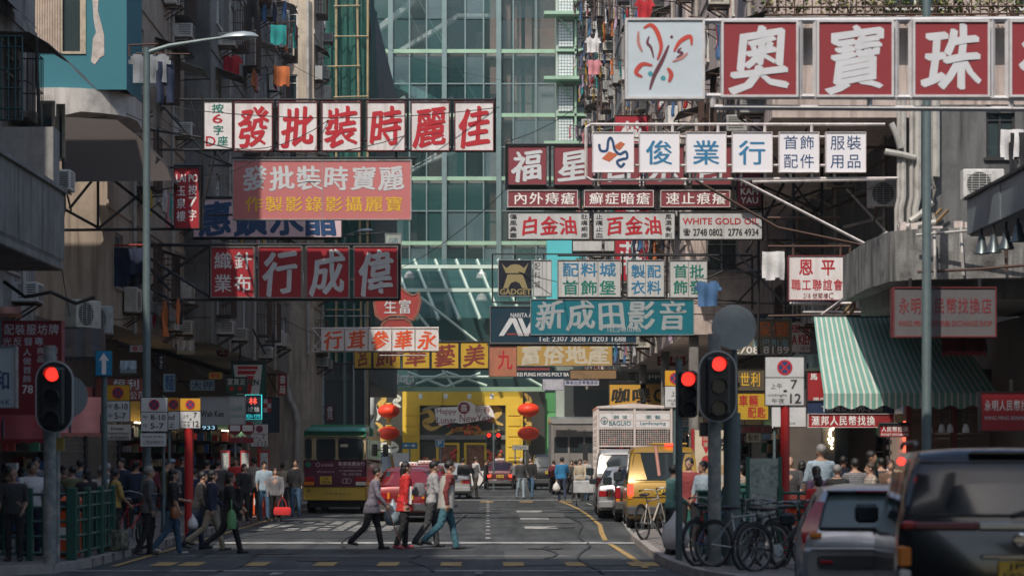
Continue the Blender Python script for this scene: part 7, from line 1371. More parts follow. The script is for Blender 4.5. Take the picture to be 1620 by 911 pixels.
mb = MB(); row(mb, '新喜珠寶金行', .10, .92, 1.46, 1.59, .018, 'bold', .02); put(mb, 'NEW HAPPY JEWELLERY', .2, .85, 1.40, 1.43, .018, 'thin'); row(mb, '油麻地上海街三百九十號', -.55, -.02, 1.25, 1.31, .018, 'thin', 0); row(mb, '地下金飾珠寶批發零售', .12, .84, 1.28, 1.34, .018, 'thin', 0); put(mb, 'TEL: 2332 0056', .22, .8, 1.17, 1.24, .018, 'thin')
row(mb, '新喜珠寶', -.42, -.05, 1.44, 1.52, .018, 'thin', 0); mb.build('advert_lettering', M('pale_pink_print', (.62, .50, .54), .5, 0, 0), t, smooth=0)
mb = MB()
for cx, cz, r in ((-.52, 1.5, .06), (.30, 1.0, .075), (.42, 1.0, .075)):
 q = [(cx + r * math.cos(a), .018, cz + r * math.sin(a)) for a in [2 * math.pi * i / 20 for i in range(20)]]; mb.tube(q + [q[0]], .008, 4)
mb.build('ring_emblem', M('pale_pink_print'), t); MB().cyl((-.82, .012, 1.5), (-.82, .02, 1.5), .09, n=20).build('round_sticker', mg, t)
plate(t, 'LW 7056', -.28, .01, .90, .36, .24, True) ; mb = MB(); put(mb, '28', -.86, -.76, .66, .74, -.006, 'semi'); row(mb, '九龍專線小巴', -.3, .5, .58, .64, -.006, 'thin', .1); mb.build('skirt_lettering', tblack, t, smooth=0)
MB().cbox(.18, .42, -.22, -.12, 2.02, 2.12, .02).build('rear_mirror', M('beige_mirror', (.5, .45, .35), .5), t); MB().bar((.35, -.17, 2.1), (.30, .05, 2.36), .02).build('mirror_arm', blackp, t)
MB().cbox(w + .08, w + .26, 5.6, 5.7, 1.75, 2.15, .03).build('side_mirror', blackp, t); MB().bar((w, 5.7, 1.95), (w + .1, 5.65, 1.95), .03).build('mirror_arm', blackp, t)
MB().box(-.8, .8, .3, 6, .2, .42).build('chassis', black, t)
# cage truck ---------------------------------------------------------
Yt_ = 73.5; wp = paint('truck_white', (.62, .56, .54), .0); Xt = XX(1004, Yt_) ; t = thing('cage_truck', 'tall dusty white cage truck marked BAGUIO Landscaping parked at the right', 'truck', (Xt, Yt_, .002), R(-1)); w = 1.22
zt_ = 3.30; fr = MB()
for x in (-w, -.035, w - .07): fr.box(x, x + .07, 0, .07, .95, zt_)
for z in (.95, 1.72, 2.05, 2.62, 2.9, 3.16): fr.box(-w + .07, -.036, .002, .06, z, z + .05); fr.box(.036, w - .072, .002, .06, z, z + .05)
fr.build('rear_frame', wp, t, smooth=0)
for a, b in ((-w + .08, -.045), (.045, w - .08)):
 MB().box(a, b, .012, .04, 1.0, 1.70).build('door_panel', wp, t); MB().box(a, b, .012, .03, 2.68, 3.15).build('name_board', M('truck_name_board', (.66, .66, .68), .5, 0, .15, 3), t)
 mb = MB(); [mb.box(a + i * (b - a) / 16 - .007, a + i * (b - a) / 16 + .007, .02, .034, 2.1, 2.62) for i in range(1, 16)]; [mb.box(a, b, .016, .030, 2.1 + i * .065 - .006, 2.1 + i * .065 + .006) for i in range(1, 8)]; [mb.box(a, b, .012, .03, 1.77 + i * .09, 1.80 + i * .09) for i in range(3)]; mb.build('mesh_panel', wp, t, smooth=0)
mb = MB(); put(mb, 'BAGUIO', -.82, -.12, 2.74, 2.88, .006, 'bold'); row(mb, '碧瑤', -.72, -.18, 2.93, 3.08, .006, 'thin', .15); put(mb, 'Landscaping', .18, 1.0, 2.73, 2.87, .006, 'semi'); row(mb, '園藝', .3, .9, 2.93, 3.08, .006, 'thin', .15)
q = [(-.98 + .11 * math.cos(a), .004, 2.9 + .11 * math.sin(a)) for a in [2 * math.pi * i / 20 for i in range(20)]]; mb.tube(q + [q[0]], .01, 4); mb.bar((-1.04, .004, 2.9), (-.98, .004, 2.82), .014); mb.bar((-.92, .004, 2.9), (-.98, .004, 2.82), .014); mb.bar((-.98, .004, 2.98), (-.98, .004, 2.82), .014); mb.build('lettering', M('teal_print', (.04, .16, .20), .5), t, smooth=0)
MB().box(-w, w, -.02, 5, zt_, zt_ + .06).build('roof', wp, t); MB().loft([[(-w, y, zt_ + .06), (0, y, zt_ + .16), (w, y, zt_ + .06)] for y in (0, 5)]).build('roof_ridge', wp, t)
for sx in (-1, 1):
 mb = MB(); [mb.box(*sorted((sx * (w - .04), sx * w)), .08 + k * .55, .14 + k * .55, .95, zt_) for k in range(9)]; [mb.box(*sorted((sx * (w - .035), sx * (w - .005))), .14, 4.6, 1.0 + q * .22, 1.1 + q * .22) for q in range(10)]; mb.build('side_rack', wp, t, smooth=0)
 o = MB().cbox(*sorted((sx * .72, sx * 1.15)), -.06, .04, .70, .90, .02).build('tail_light', lampred, t); MB().box(*sorted((sx * .64, sx * 1.19)), -.03, -.005, .955, 1.12).build('chevron_plate', M('hazard_red', (.5, .03, .03), .5), t)
 mb = MB(); [mb.add([(sx * (.66 + .13 * q), -.034, .96), (sx * (.72 + .13 * q), -.034, .96), (sx * (.78 + .13 * q), -.034, 1.115), (sx * (.72 + .13 * q), -.034, 1.115)], [(0, 1, 2, 3)]) for q in range(4)]; mb.build('chevron_stripe', platey, t, smooth=0)
 for y in (1.3, 5.6): wheel(t, sx * 1.0, y, .45, .3)
MB().box(-w, w, -.03, 4.9, .84, .95).build('deck', wp, t); MB().box(-1, 1, .2, 6, .45, .84).build('chassis', black, t); MB().cbox(-1.15, 1.15, -.05, .03, .55, .68, .02).build('bumper', wp, t)
MB().loft([rr(5.1, 1.05, .6, 2.5, .12), rr(6.4, 1.05, .6, 2.4, .12), rr(6.9, 1.0, .6, 1.6, .12)]).build('cab', wp, t)
for sx in (-1, 1): MB().box(*sorted((sx * 1.35, sx * 1.52)), 6.2, 6.3, 1.6, 2.2).build('mirror', blackp, t)
mb = MB(); rq = random.Random(4)
for i in range(260): c = (rq.uniform(-1.1, 1.1), rq.uniform(.15, .9), rq.uniform(1.0, 2.55)); d1 = Vector((rq.uniform(-1, 1), rq.uniform(-1, 1), rq.uniform(-1, 1))).normalized() * .14; d2 = d1.cross(Vector((0, .3, 1))).normalized() * .06; c = Vector(c); mb.add([c, c + d1 + d2, c + d1 * 2, c + d1 - d2], [(0, 1, 2, 3)], i % 3)
o = mb.build('cut_branches', [M('dry_leaf_brown', (.16, .08, .04), .8), M('leaf_green'), M('red_blossom')], t, smooth=0); o['kind'] = 'stuff'
MB().box(-1.1, 1.1, 1.0, 1.05, .95, 3.2).build('cage_dark_sheet', M('dark_cage_inside', (.03, .028, .025), .9), t)  # dark sheet standing in for the shaded inside of the cage
# grey box truck further away
Yb_ = 103; t = thing('box_truck', 'grey box truck with a pale roof beyond the cage truck', 'truck', (XX(912, Yb_), Yb_, .002)); w = 1.15
MB().cbox(-w, w, 0, 5, .9, 3.35, .05).build('box', M('grey_box_body', (.22, .21, .20), .6, 0, .3, 1.5), t); MB().loft([rr(-.05, w + .02, 3.2, 3.45, .1), rr(5, w + .02, 3.2, 3.6, .1)]).build('roof', gry, t)
MB().box(-w + .1, w - .1, -.02, -.002, 1.9, 2.6).build('window_band', glassd, t); mb = MB(); [mb.box(x - .04, x + .04, -.04, -.001, .95, 3.1) for x in (-1.05, -.35, .35, 1.05)]; mb.build('rib', M('grey_box_body'), t); MB().cbox(-w, w, -.1, .1, .5, .85, .03).build('bumper', dsteel, t)
for sx in (-1, 1): wheel(t, sx * .95, 1.2, .45, .3); wheel(t, sx * .95, 5.2, .45, .3); MB().cbox(*sorted((sx * .8, sx * 1.05)), -.12, -.05, .6, .75, .01).build('tail_light', lampred, t)
van('dark car parked in front of the box truck at far right', XX(905, 109) - .9, 116, 0, darkp, .85, 1.8, 1.1, 4.5, 'TL 55')
# silver hatchback ----------------------------------------------------
Yh = 25.6; Xh = XX(1357, Yh) + .12; w = .83
st = [(0, .42, .74, .82, w - .10, w - .10, w - .16), (.05, .25, .84, .90, w - .03, w - .03, w - .09), (.22, .22, .90, 1.10, w + .0, w, w - .14), (.50, .20, .92, 1.36, w + .01, w, w - .20), (.62, .20, .92, 1.41, w + .01, w, w - .20), (1.3, .20, .92, 1.44, w + .01, w, w - .19), (2.2, .20, .92, 1.42, w + .01, w, w - .19), (3.0, .2, .92, .98, w + .01, w, w - .12), (3.6, .24, .8, .86, w - .02, w - .02, w - .14), (3.83, .3, .62, .66, w - .12, w - .12, w - .26)]
t = car('hatchback', 'silver hatchback with high red tail lights in front of the bicycles at right', 'car', Xh + .1, Yh, R(-6.5), st, sil, [(.075, .965, w - .19), (.25, 1.17, w - .24), (.455, 1.365, w - .31)], [[(.85, .98), (1.5, .98), (1.5, 1.33), (.95, 1.33)], [(1.56, .98), (2.7, .98), (2.1, 1.33), (1.56, 1.34)]], (.65, 3.1), .30, w - .09, M('greenish_rear_glass', (.07, .11, .11), .1, 0, .3, 1.5, dirt=(.13, .17, .17), coat=.3))
for sx in (-1, 1):
 rows_ = [[(sx * (w - .18), .055, .80), (sx * (w - .01), .09, .80)], [(sx * (w - .16), .10, .93), (sx * (w + .005), .16, .95)], [(sx * (w - .215), .27, 1.13), (sx * (w - .085), .30, 1.15)], [(sx * (w - .25), .40, 1.26), (sx * (w - .17), .43, 1.27)]]
 MB().loft([[(a[0], a[1] - .03, a[2]), (b[0] + sx * .012, b[1] - .03, b[2]), (b[0] + sx * .012, b[1] + .12, b[2]), (a[0], a[1] + .05, a[2])] for a, b in rows_]).build('tail_light', lampred, t)
 MB().cbox(*sorted((sx * .62, sx * .76)), .005, .06, .86, .92, .01).build('indicator', lampor, t); MB().cbox(*sorted((sx * .5, sx * .64)), -.11, -.09, .575, .615, .005).build('reflector', lampred, t); mirror(t, sx * (w + .03), 2.45, 1.0, w=.2)
rings = []
for y, z0, z1, k in ((-.06, .36, .72, .14), (-.08, .34, .74, .06), (.02, .26, .76, 0), (.3, .24, .76, 0)): rings.append(rr(y, w - k, z0, z1, .06))
MB().loft(rings).build('bumper', sil, t); MB().loft([rr(-.093, .66, .53, .67, .05), rr(-.05, .68, .53, .67, .05)]).build('bumper_insert', M('charcoal_plastic', (.05, .055, .058), .5), t)
MB().cbox(-.55, .55, .36, .62, 1.37, 1.405, .015).build('spoiler', sil, t); MB().cbox(-.22, .22, .345, .36, 1.368, 1.39, .005).build('brake_lamp', lampred, t)
MB().bar((-.05, .03, .97), (.30, .10, 1.03), .018).build('wiper', blackp, t); MB().cyl((0, .02, .93), (0, .06, .93), .04, n=12).build('wiper_hub', blackp, t); plate(t, 'KX 6120', .18, -.085, .375, .40, .13, False)
MB().cyl((.1, 2.0, 1.44), (.1, 1.9, 1.75), .006).build('aerial', blackp, t)
# black off-road car ---------------------------------------------------
Ys = 20.0; Xs = XX(1592, Ys); w = .94
st = [(0, .50, 1.10, 1.18, w - .08, w - .06, w - .1), (.04, .34, 1.18, 1.24, w - .01, w - .01, w - .07), (.20, .30, 1.22, 1.62, w + .01, w, w - .12), (.32, .30, 1.22, 1.78, w + .01, w, w - .16), (.5, .30, 1.10, 1.84, w + .01, w, w - .15), (3.0, .30, 1.10, 1.84, w + .01, w, w - .15), (3.4, .3, 1.10, 1.74, w + .01, w, w - .18), (4.0, .3, 1.08, 1.16, w + .01, w, w - .12), (4.7, .36, .98, 1.04, w, w - .02, w - .16), (4.85, .45, .8, .86, w - .08, w - .1, w - .2)]
bkp = paint('glossy_black', (.010, .012, .013), .3)
t = car('off_road_car', 'big black off-road car close to the viewer at the lower right corner', 'car', Xs, Ys, R(-7), st, bkp, [(.05, 1.26, w - .11), (.16, 1.52, w - .16), (.29, 1.73, w - .21)], [[(.75, 1.18), (1.6, 1.18), (1.6, 1.68), (.8, 1.68)], [(1.68, 1.18), (2.6, 1.18), (2.6, 1.7), (1.68, 1.7)], [(2.68, 1.18), (3.7, 1.18), (3.3, 1.66), (2.68, 1.7)]], (.95, 3.9), .37, w - .12, M('smoky_rear_glass', (.012, .016, .018), .06, 0, .5, 1.3, dirt=(.10, .125, .13), coat=.3))
for sx in (-1, 1):
 MB().cbox(*sorted((sx * (w - .13), sx * (w - .0))), -.012, .12, .80, 1.0, .025).build('lower_lamp', lampor, t); MB().cbox(*sorted((sx * (w - .12), sx * (w - .01))), -.014, .1, .68, .79, .02).build('reverse_light', lampwh, t)
 MB().cbox(*sorted((sx * (w - .17), sx * (w - .03))), -.012, .06, 1.13, 1.215, .02).build('tail_light', lampred, t); mirror(t, sx * (w + .02), 3.1, 1.20, w=.24, h=.19)
 MB().curve([(sx * (w - .2), .5, 1.87), (sx * (w - .2), .8, 1.91), (sx * (w - .2), 2.6, 1.91), (sx * (w - .2), 2.9, 1.87)], .02, 8).build('roof_rail', blackp, t)
 MB().cbox(*sorted((sx * (w + .01), sx * (w + .05))), .5, 1.4, .5, .62, .02).build('wheel_arch_trim', blackp, t)
MB().cbox(-.79, -.24, -.03, .01, 1.14, 1.205, .01).build('reflector_strip', M('dusky_red_strip', (.16, .03, .035), .3, coat=.5), t); MB().cbox(-.238, .75, -.032, .01, 1.14, 1.208, .01).build('chrome_strip', M('brushed_chrome', (.45, .46, .46), .3, .8, .15), t)
MB().cbox(-.22, .55, -.05, .0, .885, .925, .01).build('grab_bar', chrome, t); mb = MB(); mb.lathe((.12, -.018, 1.05), [(.058, 0), (.062, -.012), (.05, -.014), (.046, 0)], 24, ax='y'); mb.box(-.062 + .12, .062 + .12, -.036, -.02, 1.04, 1.06); mb.build('round_badge', chrome, t)
MB().loft([rr(-.12, w - .08, .36, .55, .05), rr(-.14, w - .02, .36, .56, .05), rr(.1, w + .01, .34, .57, .05)]).build('bumper', M('charcoal_plastic'), t); plate(t, 'JP 5928', .08, -.02, .675, .30, .19, True)
for x in (-.5, .55): MB().loft([rr(1.15, .25, 1.15, 1.45, .08), rr(1.3, .24, 1.15, 1.6, .08)]).xform(Matrix.Translation((x, 0, 0))).build('seat_back', M('seat_fabric', (.06, .06, .06), .9), t)
MB().cyl((-w + .04, .15, 1.74), (-w + .04, .19, 1.74), .035, n=16).build('red_lamp', lampon, t); MB().bar((.05, .0, 1.27), (.5, .06, 1.40), .018).build('wiper', blackp, t); MB().cbox(-.3, .3, .26, .40, 1.80, 1.83, .01).build('spoiler', bkp, t)
# ---------------------------------------------------------------- bicycles
def bicycle(label, X, Y, rz, col, z=.135, basket=False, lean=6, s=1.0):
 t = thing('bicycle', label, 'bicycle', (X, Y, z), rz, 'bicycles'); t.rotation_euler = (R(lean), 0, rz); r = .33 * s; ax, bx = -.52, .52   # along x, rear left
 for x in (ax, bx):
  q = [(x + r * math.cos(a), 0, r + r * math.sin(a)) for a in [2 * math.pi * i / 28 for i in range(28)]]; o = MB().curve([Vector(p) for p in q], .02, 8, closed=True).build('wheel', tyre, t)
  q = [(x + (r - .035) * math.cos(a), 0, r + (r - .035) * math.sin(a)) for a in [2 * math.pi * i / 28 for i in range(28)]]; MB().curve([Vector(p) for p in q], .009, 6, closed=True).build('rim', alloy, o)
  mb = MB(); [mb.cyl((x, .02 * (-1) ** k, r), (x + (r - .03) * math.cos(k * math.pi / 9), 0, r + (r - .03) * math.sin(k * math.pi / 9)), .0022, n=3, caps=False) for k in range(18)]; mb.cyl((x, -.04, r), (x, .04, r), .02, n=8); mb.build('spokes', alloy, o)
  q = [(x + (r + .035) * math.cos(a), 0, r + (r + .035) * math.sin(a)) for a in [R(20 + 14 * i) for i in range(11)]]; MB().curve([Vector(p) for p in q], .016, 6).build('mudguard', dsteel, o)
 fm = M('bicycle_paint_' + col[0], col[1], .35, .2, .2, 8); mb = MB(); bb = (-.08, 0, .29); st_ = (-.22, 0, .80); hd_ = (.34, 0, .86); hb = (.38, 0, .70)
 for a, b, w_ in ((bb, st_, .016), (bb, hb, .018), ((-.2, 0, .74), (.35, 0, .80), .016), (hd_, hb, .02), ((ax, .05, r), bb, .01), ((ax, -.05, r), bb, .01), ((ax, .04, r), (-.2, 0, .72), .009), ((ax, -.04, r), (-.2, 0, .72), .009)): mb.cyl(a, b, w_, n=8)
 mb.build('frame', fm, t); MB().curve([(.38, .04, .70), (.42, .045, .55), (bx, .045, r)], .011, 6).curve([(.38, -.04, .70), (.42, -.045, .55), (bx, -.045, r)], .011, 6).build('fork', fm, t)
 MB().curve([(.20, .30, .98), (.32, .27, 1.0), (.36, .1, .98), (.33, 0, .95), (.36, -.1, .98), (.32, -.27, 1.0), (.20, -.30, .98)], .012, 6).cyl((.34, 0, .84), (.33, 0, .96), .012, n=6).build('handlebar', steel, t)
 for sy in (-1, 1): MB().cyl((.14, sy * .30, .975), (.22, sy * .30, .985), .018, n=8).build('grip', blackp, t)
 MB().loft([[(x, w_ * math.cos(a), zc + h_ * math.sin(a)) for a in [2 * math.pi * i / 10 for i in range(10)]] for x, w_, h_, zc in ((-.38, .02, .02, .88), (-.34, .10, .035, .88), (-.22, .08, .03, .885), (-.10, .025, .02, .885), (-.07, .01, .01, .885))]).build('saddle', blackp, t); MB().cyl((-.22, 0, .8), (-.23, 0, .87), .012).build('seat_post', steel, t)
 MB().lathe((-.08, -.02, .29), [(.09, 0), (.095, .01), (.09, .02)], 18, ax='y').bar((-.08, -.06, .29), (.02, -.06, .15), .02).bar((-.08, .06, .29), (-.18, .06, .43), .02).build('crank', steel, t)
 if basket:
  mb = MB(); [mb.bar((.50 + .24 * (k // 7), -.15 + .3 * (k % 7) / 6, .72), (.48 + .3 * (k // 7), -.18 + .36 * (k % 7) / 6, .98), .008) for k in range(14)]; [mb.tube([(.50 - .02 * u, -.15 - .03 * u, .72 + .26 * u), (.74 + .04 * u, -.15 - .03 * u, .72 + .26 * u), (.74 + .04 * u, .15 + .03 * u, .72 + .26 * u), (.50 - .02 * u, .15 + .03 * u, .72 + .26 * u), (.50 - .02 * u, -.15 - .03 * u, .72 + .26 * u)], .006, 4) for u in (0, .33, .66, 1)]; mb.build('basket', dsteel, t)
 return t
bc_ = {'blue': (.02, .10, .28), 'silver': (.4, .42, .42), 'black': (.02, .02, .02), 'red': (.35, .02, .02), 'green': (.02, .16, .1), 'cream': (.5, .45, .38)}
for px, py, rz, c, bk, lb in ((1036, 852, 62, 'cream', False, 'cream bicycle leaning at the kerb corner beside the green hawker box'), (1062, 848, 75, 'green', True, 'green bicycle half behind the cream one'), (1136, 893, 48, 'blue', True, 'blue bicycle with a front basket, frontmost of the row'), (1172, 898, -42, 'silver', False, 'silver bicycle second in the front row'), (1206, 899, 52, 'black', False, 'black bicycle under the round disc sign'), (1238, 902, 35, 'black', True, 'black bicycle with basket before the notice board'), (1118, 886, 68, 'red', False, 'red bicycle standing behind the blue one'), (1180, 889, 100, 'silver', True, 'silver bicycle with basket behind the middle of the row'), (1262, 895, -60, 'green', False, 'dark green bicycle beside the silver hatchback'),
        (950, 803, 80, 'black', True, 'black bicycle loaded at the kerb beside the cage truck'), (205, 868, 70, 'red', True, 'red bicycle pushed along behind the yellow-shirted woman'), (463, 806, 85, 'black', False, 'black bicycle parked left of the minibus')):
 y = F * (CZ - .135) / (py - HY); bicycle(lb, XX(px, y), y, R(rz), (c, bc_[c]), basket=bk, lean=rnd.uniform(-7, 7), z=.138 if px > 1000 or px < 470 else .01)
# hand cart by the truck and a traffic cone style pole
t = thing('hand_cart', 'small pale hand cart with plastic bags beside the far bicycles', 'cart', (XX(925, 80), 80, .0)); MB().cbox(-.4, .4, -.3, .3, .45, .9, .03).build('box', M('pale_cart_plastic', (.42, .44, .46), .6, 0, .3, 4), t); [MB().lathe((x, -.3, .12), [(.08, -.02), (.12, -.02), (.12, .02), (.08, .02)], 12, ax='x').build('wheel', tyre, t) for x in (-.3, .3)]; MB().tube([(-.35, .3, .4), (-.35, .5, 1.05), (.35, .5, 1.05), (.35, .3, .4)], .015).build('handle', steel, t); [MB().bar((x, -.28, .12), (x, -.28, .45), .03).build('leg', steel, t) for x in (-.3, .3)]
tag(MB().cyl(W(1043, 752, 48), W(1037, 704, 48), .035, n=8).build('wrapped_pole', M('pink_and_white_pole', (.6, .3, .25), .5, 0, .3, 3)), 'pinkish pole leaning beside the yellow van', 'pole')
# ---------------------------------------------------------------- people (local: facing +y)
skinm = M('skin', (.40, .24, .17), .55, 0, .1, 20, obj=True); skind = M('skin_tanned', (.30, .17, .11), .55, 0, .1, 20, obj=True)
hairm = {k: M('hair_' + k, c, .5, 0, .2, 30, bump=.5, fs=60, obj=True) for k, c in (('black', (.012, .011, .011)), ('grey', (.22, .21, .20)), ('brown', (.05, .028, .018)), ('white', (.45, .44, .43)))}
PEND = []
def cap(mb, a, b, r0, r1, n=10, flat=1.0):
 a, b = Vector(a), Vector(b); L_ = (b - a).length or 1e-4; d_ = (b - a) / L_; pts = []; rs = []
 for q in (-1, -.7, -.3): pts.append(a + d_ * r0 * q); rs.append(r0 * math.sqrt(max(.02, 1 - q * q)))
 for f in (0, .33, .66, 1): pts.append(a + d_ * L_ * f); rs.append(r0 + (r1 - r0) * f)
 for q in (.3, .7, 1): pts.append(b + d_ * r1 * q); rs.append(r1 * math.sqrt(max(.02, 1 - q * q)))
 mb.curve(pts, rs, n)
def person(px, top, Y, head, top_c, bot_c, label, ground=.13, stride=0, arms=((5, 12), (5, 12)), lean=2, hair='short', hc='black', build=1.08, sleeves=True, near=False, turn=0, coat=0, skirt=False, tan=False, shoes=(.03, .028, .025), pat=None, group=None):
 s = F / Y; h = CZ + (HY - top) / s - ground; k = h / 1.72; X = (px - CX) / s
 t = thing('person', label, 'person', (X, Y, ground), R(head), group)
 mb = MB(); seg = []   # seg: (p0, p1, r, material)
 def C(a, b, r0, r1, m, n=10): cap(mb, a, b, r0, r1, n); seg.append((np.array(a, float), np.array(b, float), (r0 + r1) / 2, m))
 ln = math.tan(R(lean)); sh = lambda z: ln * (z - .9)
 # legs
 low = 0; legs = []
 for sx, sg in ((-1, 1), (1, -1)):
  a1 = R(sg * stride * .78); kn = R(6 if sg > 0 else 10 + stride * .9) if stride else R(3); H = Vector((sx * .088 * build, 0, .90)); K = H + Vector((sx * .01, math.sin(a1) * .43, -math.cos(a1) * .43)); A = K + Vector((0, math.sin(a1 - kn) * .42, -math.cos(a1 - kn) * .42)); legs.append((sx, H, K, A, a1 - kn, sg)); low = min(low if low else 9, A.z - .075)
 dz = -low
 for sx, H, K, A, sa, sg in legs:
  for v in (H, K, A): v.z += dz
  C(H, K, .095 * build, .070, 2); C(K, A, .066, .058, 2)
  toe = A + Vector((sx * .02, .15, -.035)) if not (stride and sg < 0) else A + Vector((sx * .02, .12, -.075)); heel = A + Vector((0, -.045, -.04)); C(heel, toe, .038, .034, 3, 8)
 o = dz; b = build
 rings = []
 for z, wx, wy, yo in ((.80, .115, .085, 0), (.86, .165, .115, -.005), (.94, .170, .12, -.01), (1.04, .150, .108, 0), (1.14, .158, .112, .005), (1.26, .180, .120, .005), (1.36, .198, .116, 0), (1.42, .172, .092, -.005), (1.458, .09, .07, 0)):
  if coat and z < 1.0: wx += .02; wy += .02
  f = b if z < 1.3 else (1 + (b - 1) * .5); rings.append([(wx * f * math.cos(a), sh(z) + yo + wy * f * math.sin(a) * (1.0 if math.sin(a) > 0 else .95), z + o) for a in [2 * math.pi * q / 16 for q in range(16)]])
 mb.loft(rings); hem = (.86 - coat) + o
 if coat or skirt:
  z1 = .86 - (coat if coat else .32); m = 1 if coat else 2; mb.loft([[(wx * b * math.cos(a), sh(.86) + wy * b * math.sin(a), z + o) for a in [2 * math.pi * q / 16 for q in range(16)]] for z, wx, wy in ((z1, .20, .165), (z1 + .1, .19, .15), (.92, .175, .13))])
 nk = Vector((0, sh(1.45), 1.43 + o)); hd = Vector((0, sh(1.59) + .015, 1.585 + o)); C(nk, hd - Vector((0, 0, .06)), .054, .052, 0)
 Mh = Matrix.Rotation(R(turn), 3, 'Z'); hp = lambda x, y, z: hd + Mh @ Vector((x, y, z))
 mb.ell(hd + Vector((0, -.008, .02)), (.074, .093, .100), 14, 10); mb.ell(hp(0, .03, -.045), (.052, .060, .062), 12, 8); cap(mb, hp(0, .085, .012), hp(0, .102, -.022), .009, .014, 8); [mb.ell(hp(x, 0, -.01), (.012, .02, .03), 8, 6) for x in (-.076, .076)]; seg.append((np.array(hd - Vector((0, 0, .06))), np.array(hd + Vector((0, 0, .05))), .085, 0)); cap(mb, hp(-.02, .083, -.06), hp(.02, .083, -.06), .008, .008, 6)
 hands = []
 for sx, (sw, el) in zip((-1, 1), arms):
  S_ = Vector((sx * .185 * (1 + (b - 1) * .5), sh(1.38), 1.375 + o)); a1 = R(sw); E_ = S_ + Vector((sx * .05, math.sin(a1) * .275, -math.cos(a1) * .275)); a2 = a1 + R(el); Wr = E_ + Vector((-sx * .02 - sx * .05 * (el > 60), math.sin(a2) * .245, -math.cos(a2) * .245)); d_ = (Wr - E_).normalized()
  C(S_, E_, .064, .054, 1); C(E_, Wr - d_ * .03, .051 if sleeves else .043, .040 if sleeves else .03, 1 if sleeves else 0); Hc = Wr + d_ * .05; C(Wr, Hc + d_ * .01, .024, .028, 0, 8)
  fw = Vector((0, math.cos(a2), math.sin(a2)))
  if near:
   for q in range(4): st0 = Hc + fw * (-.027 + .018 * q); e0 = st0 + d_ * (.05 + (.012 if q in (1, 2) else 0)) + Vector((-sx * .012, 0, 0)); C(st0, e0, .009, .008, 0, 6); C(e0, e0 + d_ * .022 + Vector((-sx * .018, 0, 0)), .008, .007, 0, 6)
   C(Wr + d_ * .02 + fw * .02, Wr + d_ * .055 + fw * .055, .011, .009, 0, 6)
  else: C(Hc, Hc + d_ * .05, .024, .014, 0, 6); C(Wr + d_ * .02, Wr + d_ * .05 + fw * .04, .012, .009, 0, 6)
  hands.append(Hc + d_ * .03)
 body = bpy.data.objects.new('body', None); 
 me = bpy.data.meshes.new('body'); me.from_pydata([tuple(Vector(v) * k) for v in mb.v], [], mb.f); body = bpy.data.objects.new('body', me); COL.objects.link(body); body.parent = t
 rm = body.modifiers.new('r', 'REMESH'); rm.mode = 'VOXEL'; rm.voxel_size = .0115 if near else .021; sm = body.modifiers.new('s', 'SMOOTH'); sm.iterations = 2; sm.factor = .4
 PEND.append((body, seg, k, hem, o, top_c, bot_c, shoes, tan, sleeves, pat, coat, skirt))
 # hair
 if hair != 'bald':
  hm = MB(); rh = random.Random(int(px * 7 + top)); 
  def cap_h(c, r, n=16, m=10): 
   i0 = len(hm.v); hm.ell(hp(*c), r, n, m)
   for i in range(i0, len(hm.v)): v = Vector(hm.v[i]); u = (v - hp(*c)); hm.v[i] = tuple(hp(*c) + u * (1 + rh.uniform(-.035, .035)))
  cap_h((0, -.022, .042), (.087, .098, .094))
  if hair in ('bob', 'long'): cap_h((0, -.048, -.02), (.084, .068, .115))
  if hair == 'long': cap(hm, hp(0, -.07, -.04), hp(0, -.085, -.26), .062, .040, 10)
  if hair == 'bun': cap_h((0, -.11, .02), (.04, .035, .04), 10, 8)
  if hair == 'tail': cap(hm, hp(0, -.11, .02), hp(0, -.15, -.16), .028, .018, 8)
  hm.v = [tuple(Vector(v) * k) for v in hm.v]; hm.build('hair', hairm[hc], t, smooth=80)
  if hair == 'cap': c_ = MB(); c_.ell(hp(0, -.01, .07), (.088, .102, .062), 14, 8); c_.ell(hp(0, .10, .055), (.06, .06, .01), 12, 5); c_.v = [tuple(Vector(v) * k) for v in c_.v]; c_.build('cap', M('cap_blue_grey', (.2, .28, .36), .8), t)
 if near:
  for x in (-.029, .029): q = hp(x, .083, .012) * k; MB().ell(q, (.011, .007, .008), 8, 6).build('eye', blackp, t)
  cl = MB(); cl.loft([[(rr2 * math.cos(a), sh(z) + (rr2 * .85) * math.sin(a), z + o) for a in [2 * math.pi * q / 16 for q in range(16)]] for z, rr2 in ((1.435, .085), (1.475, .066), (1.475, .060), (1.43, .076))], caps=False); cl.v = [tuple(Vector(v) * k) for v in cl.v]; cl.build('collar', top_c, t)
 wm = Matrix.Translation((X, Y, ground)) @ Matrix.Rotation(R(head), 4, 'Z')
 t_w = lambda v: wm @ (Vector(v) * k)
 return dict(t=t, hl=t_w(hands[0]), hr=t_w(hands[1]), k=k, o=o, wm=wm, w=t_w, b=b)
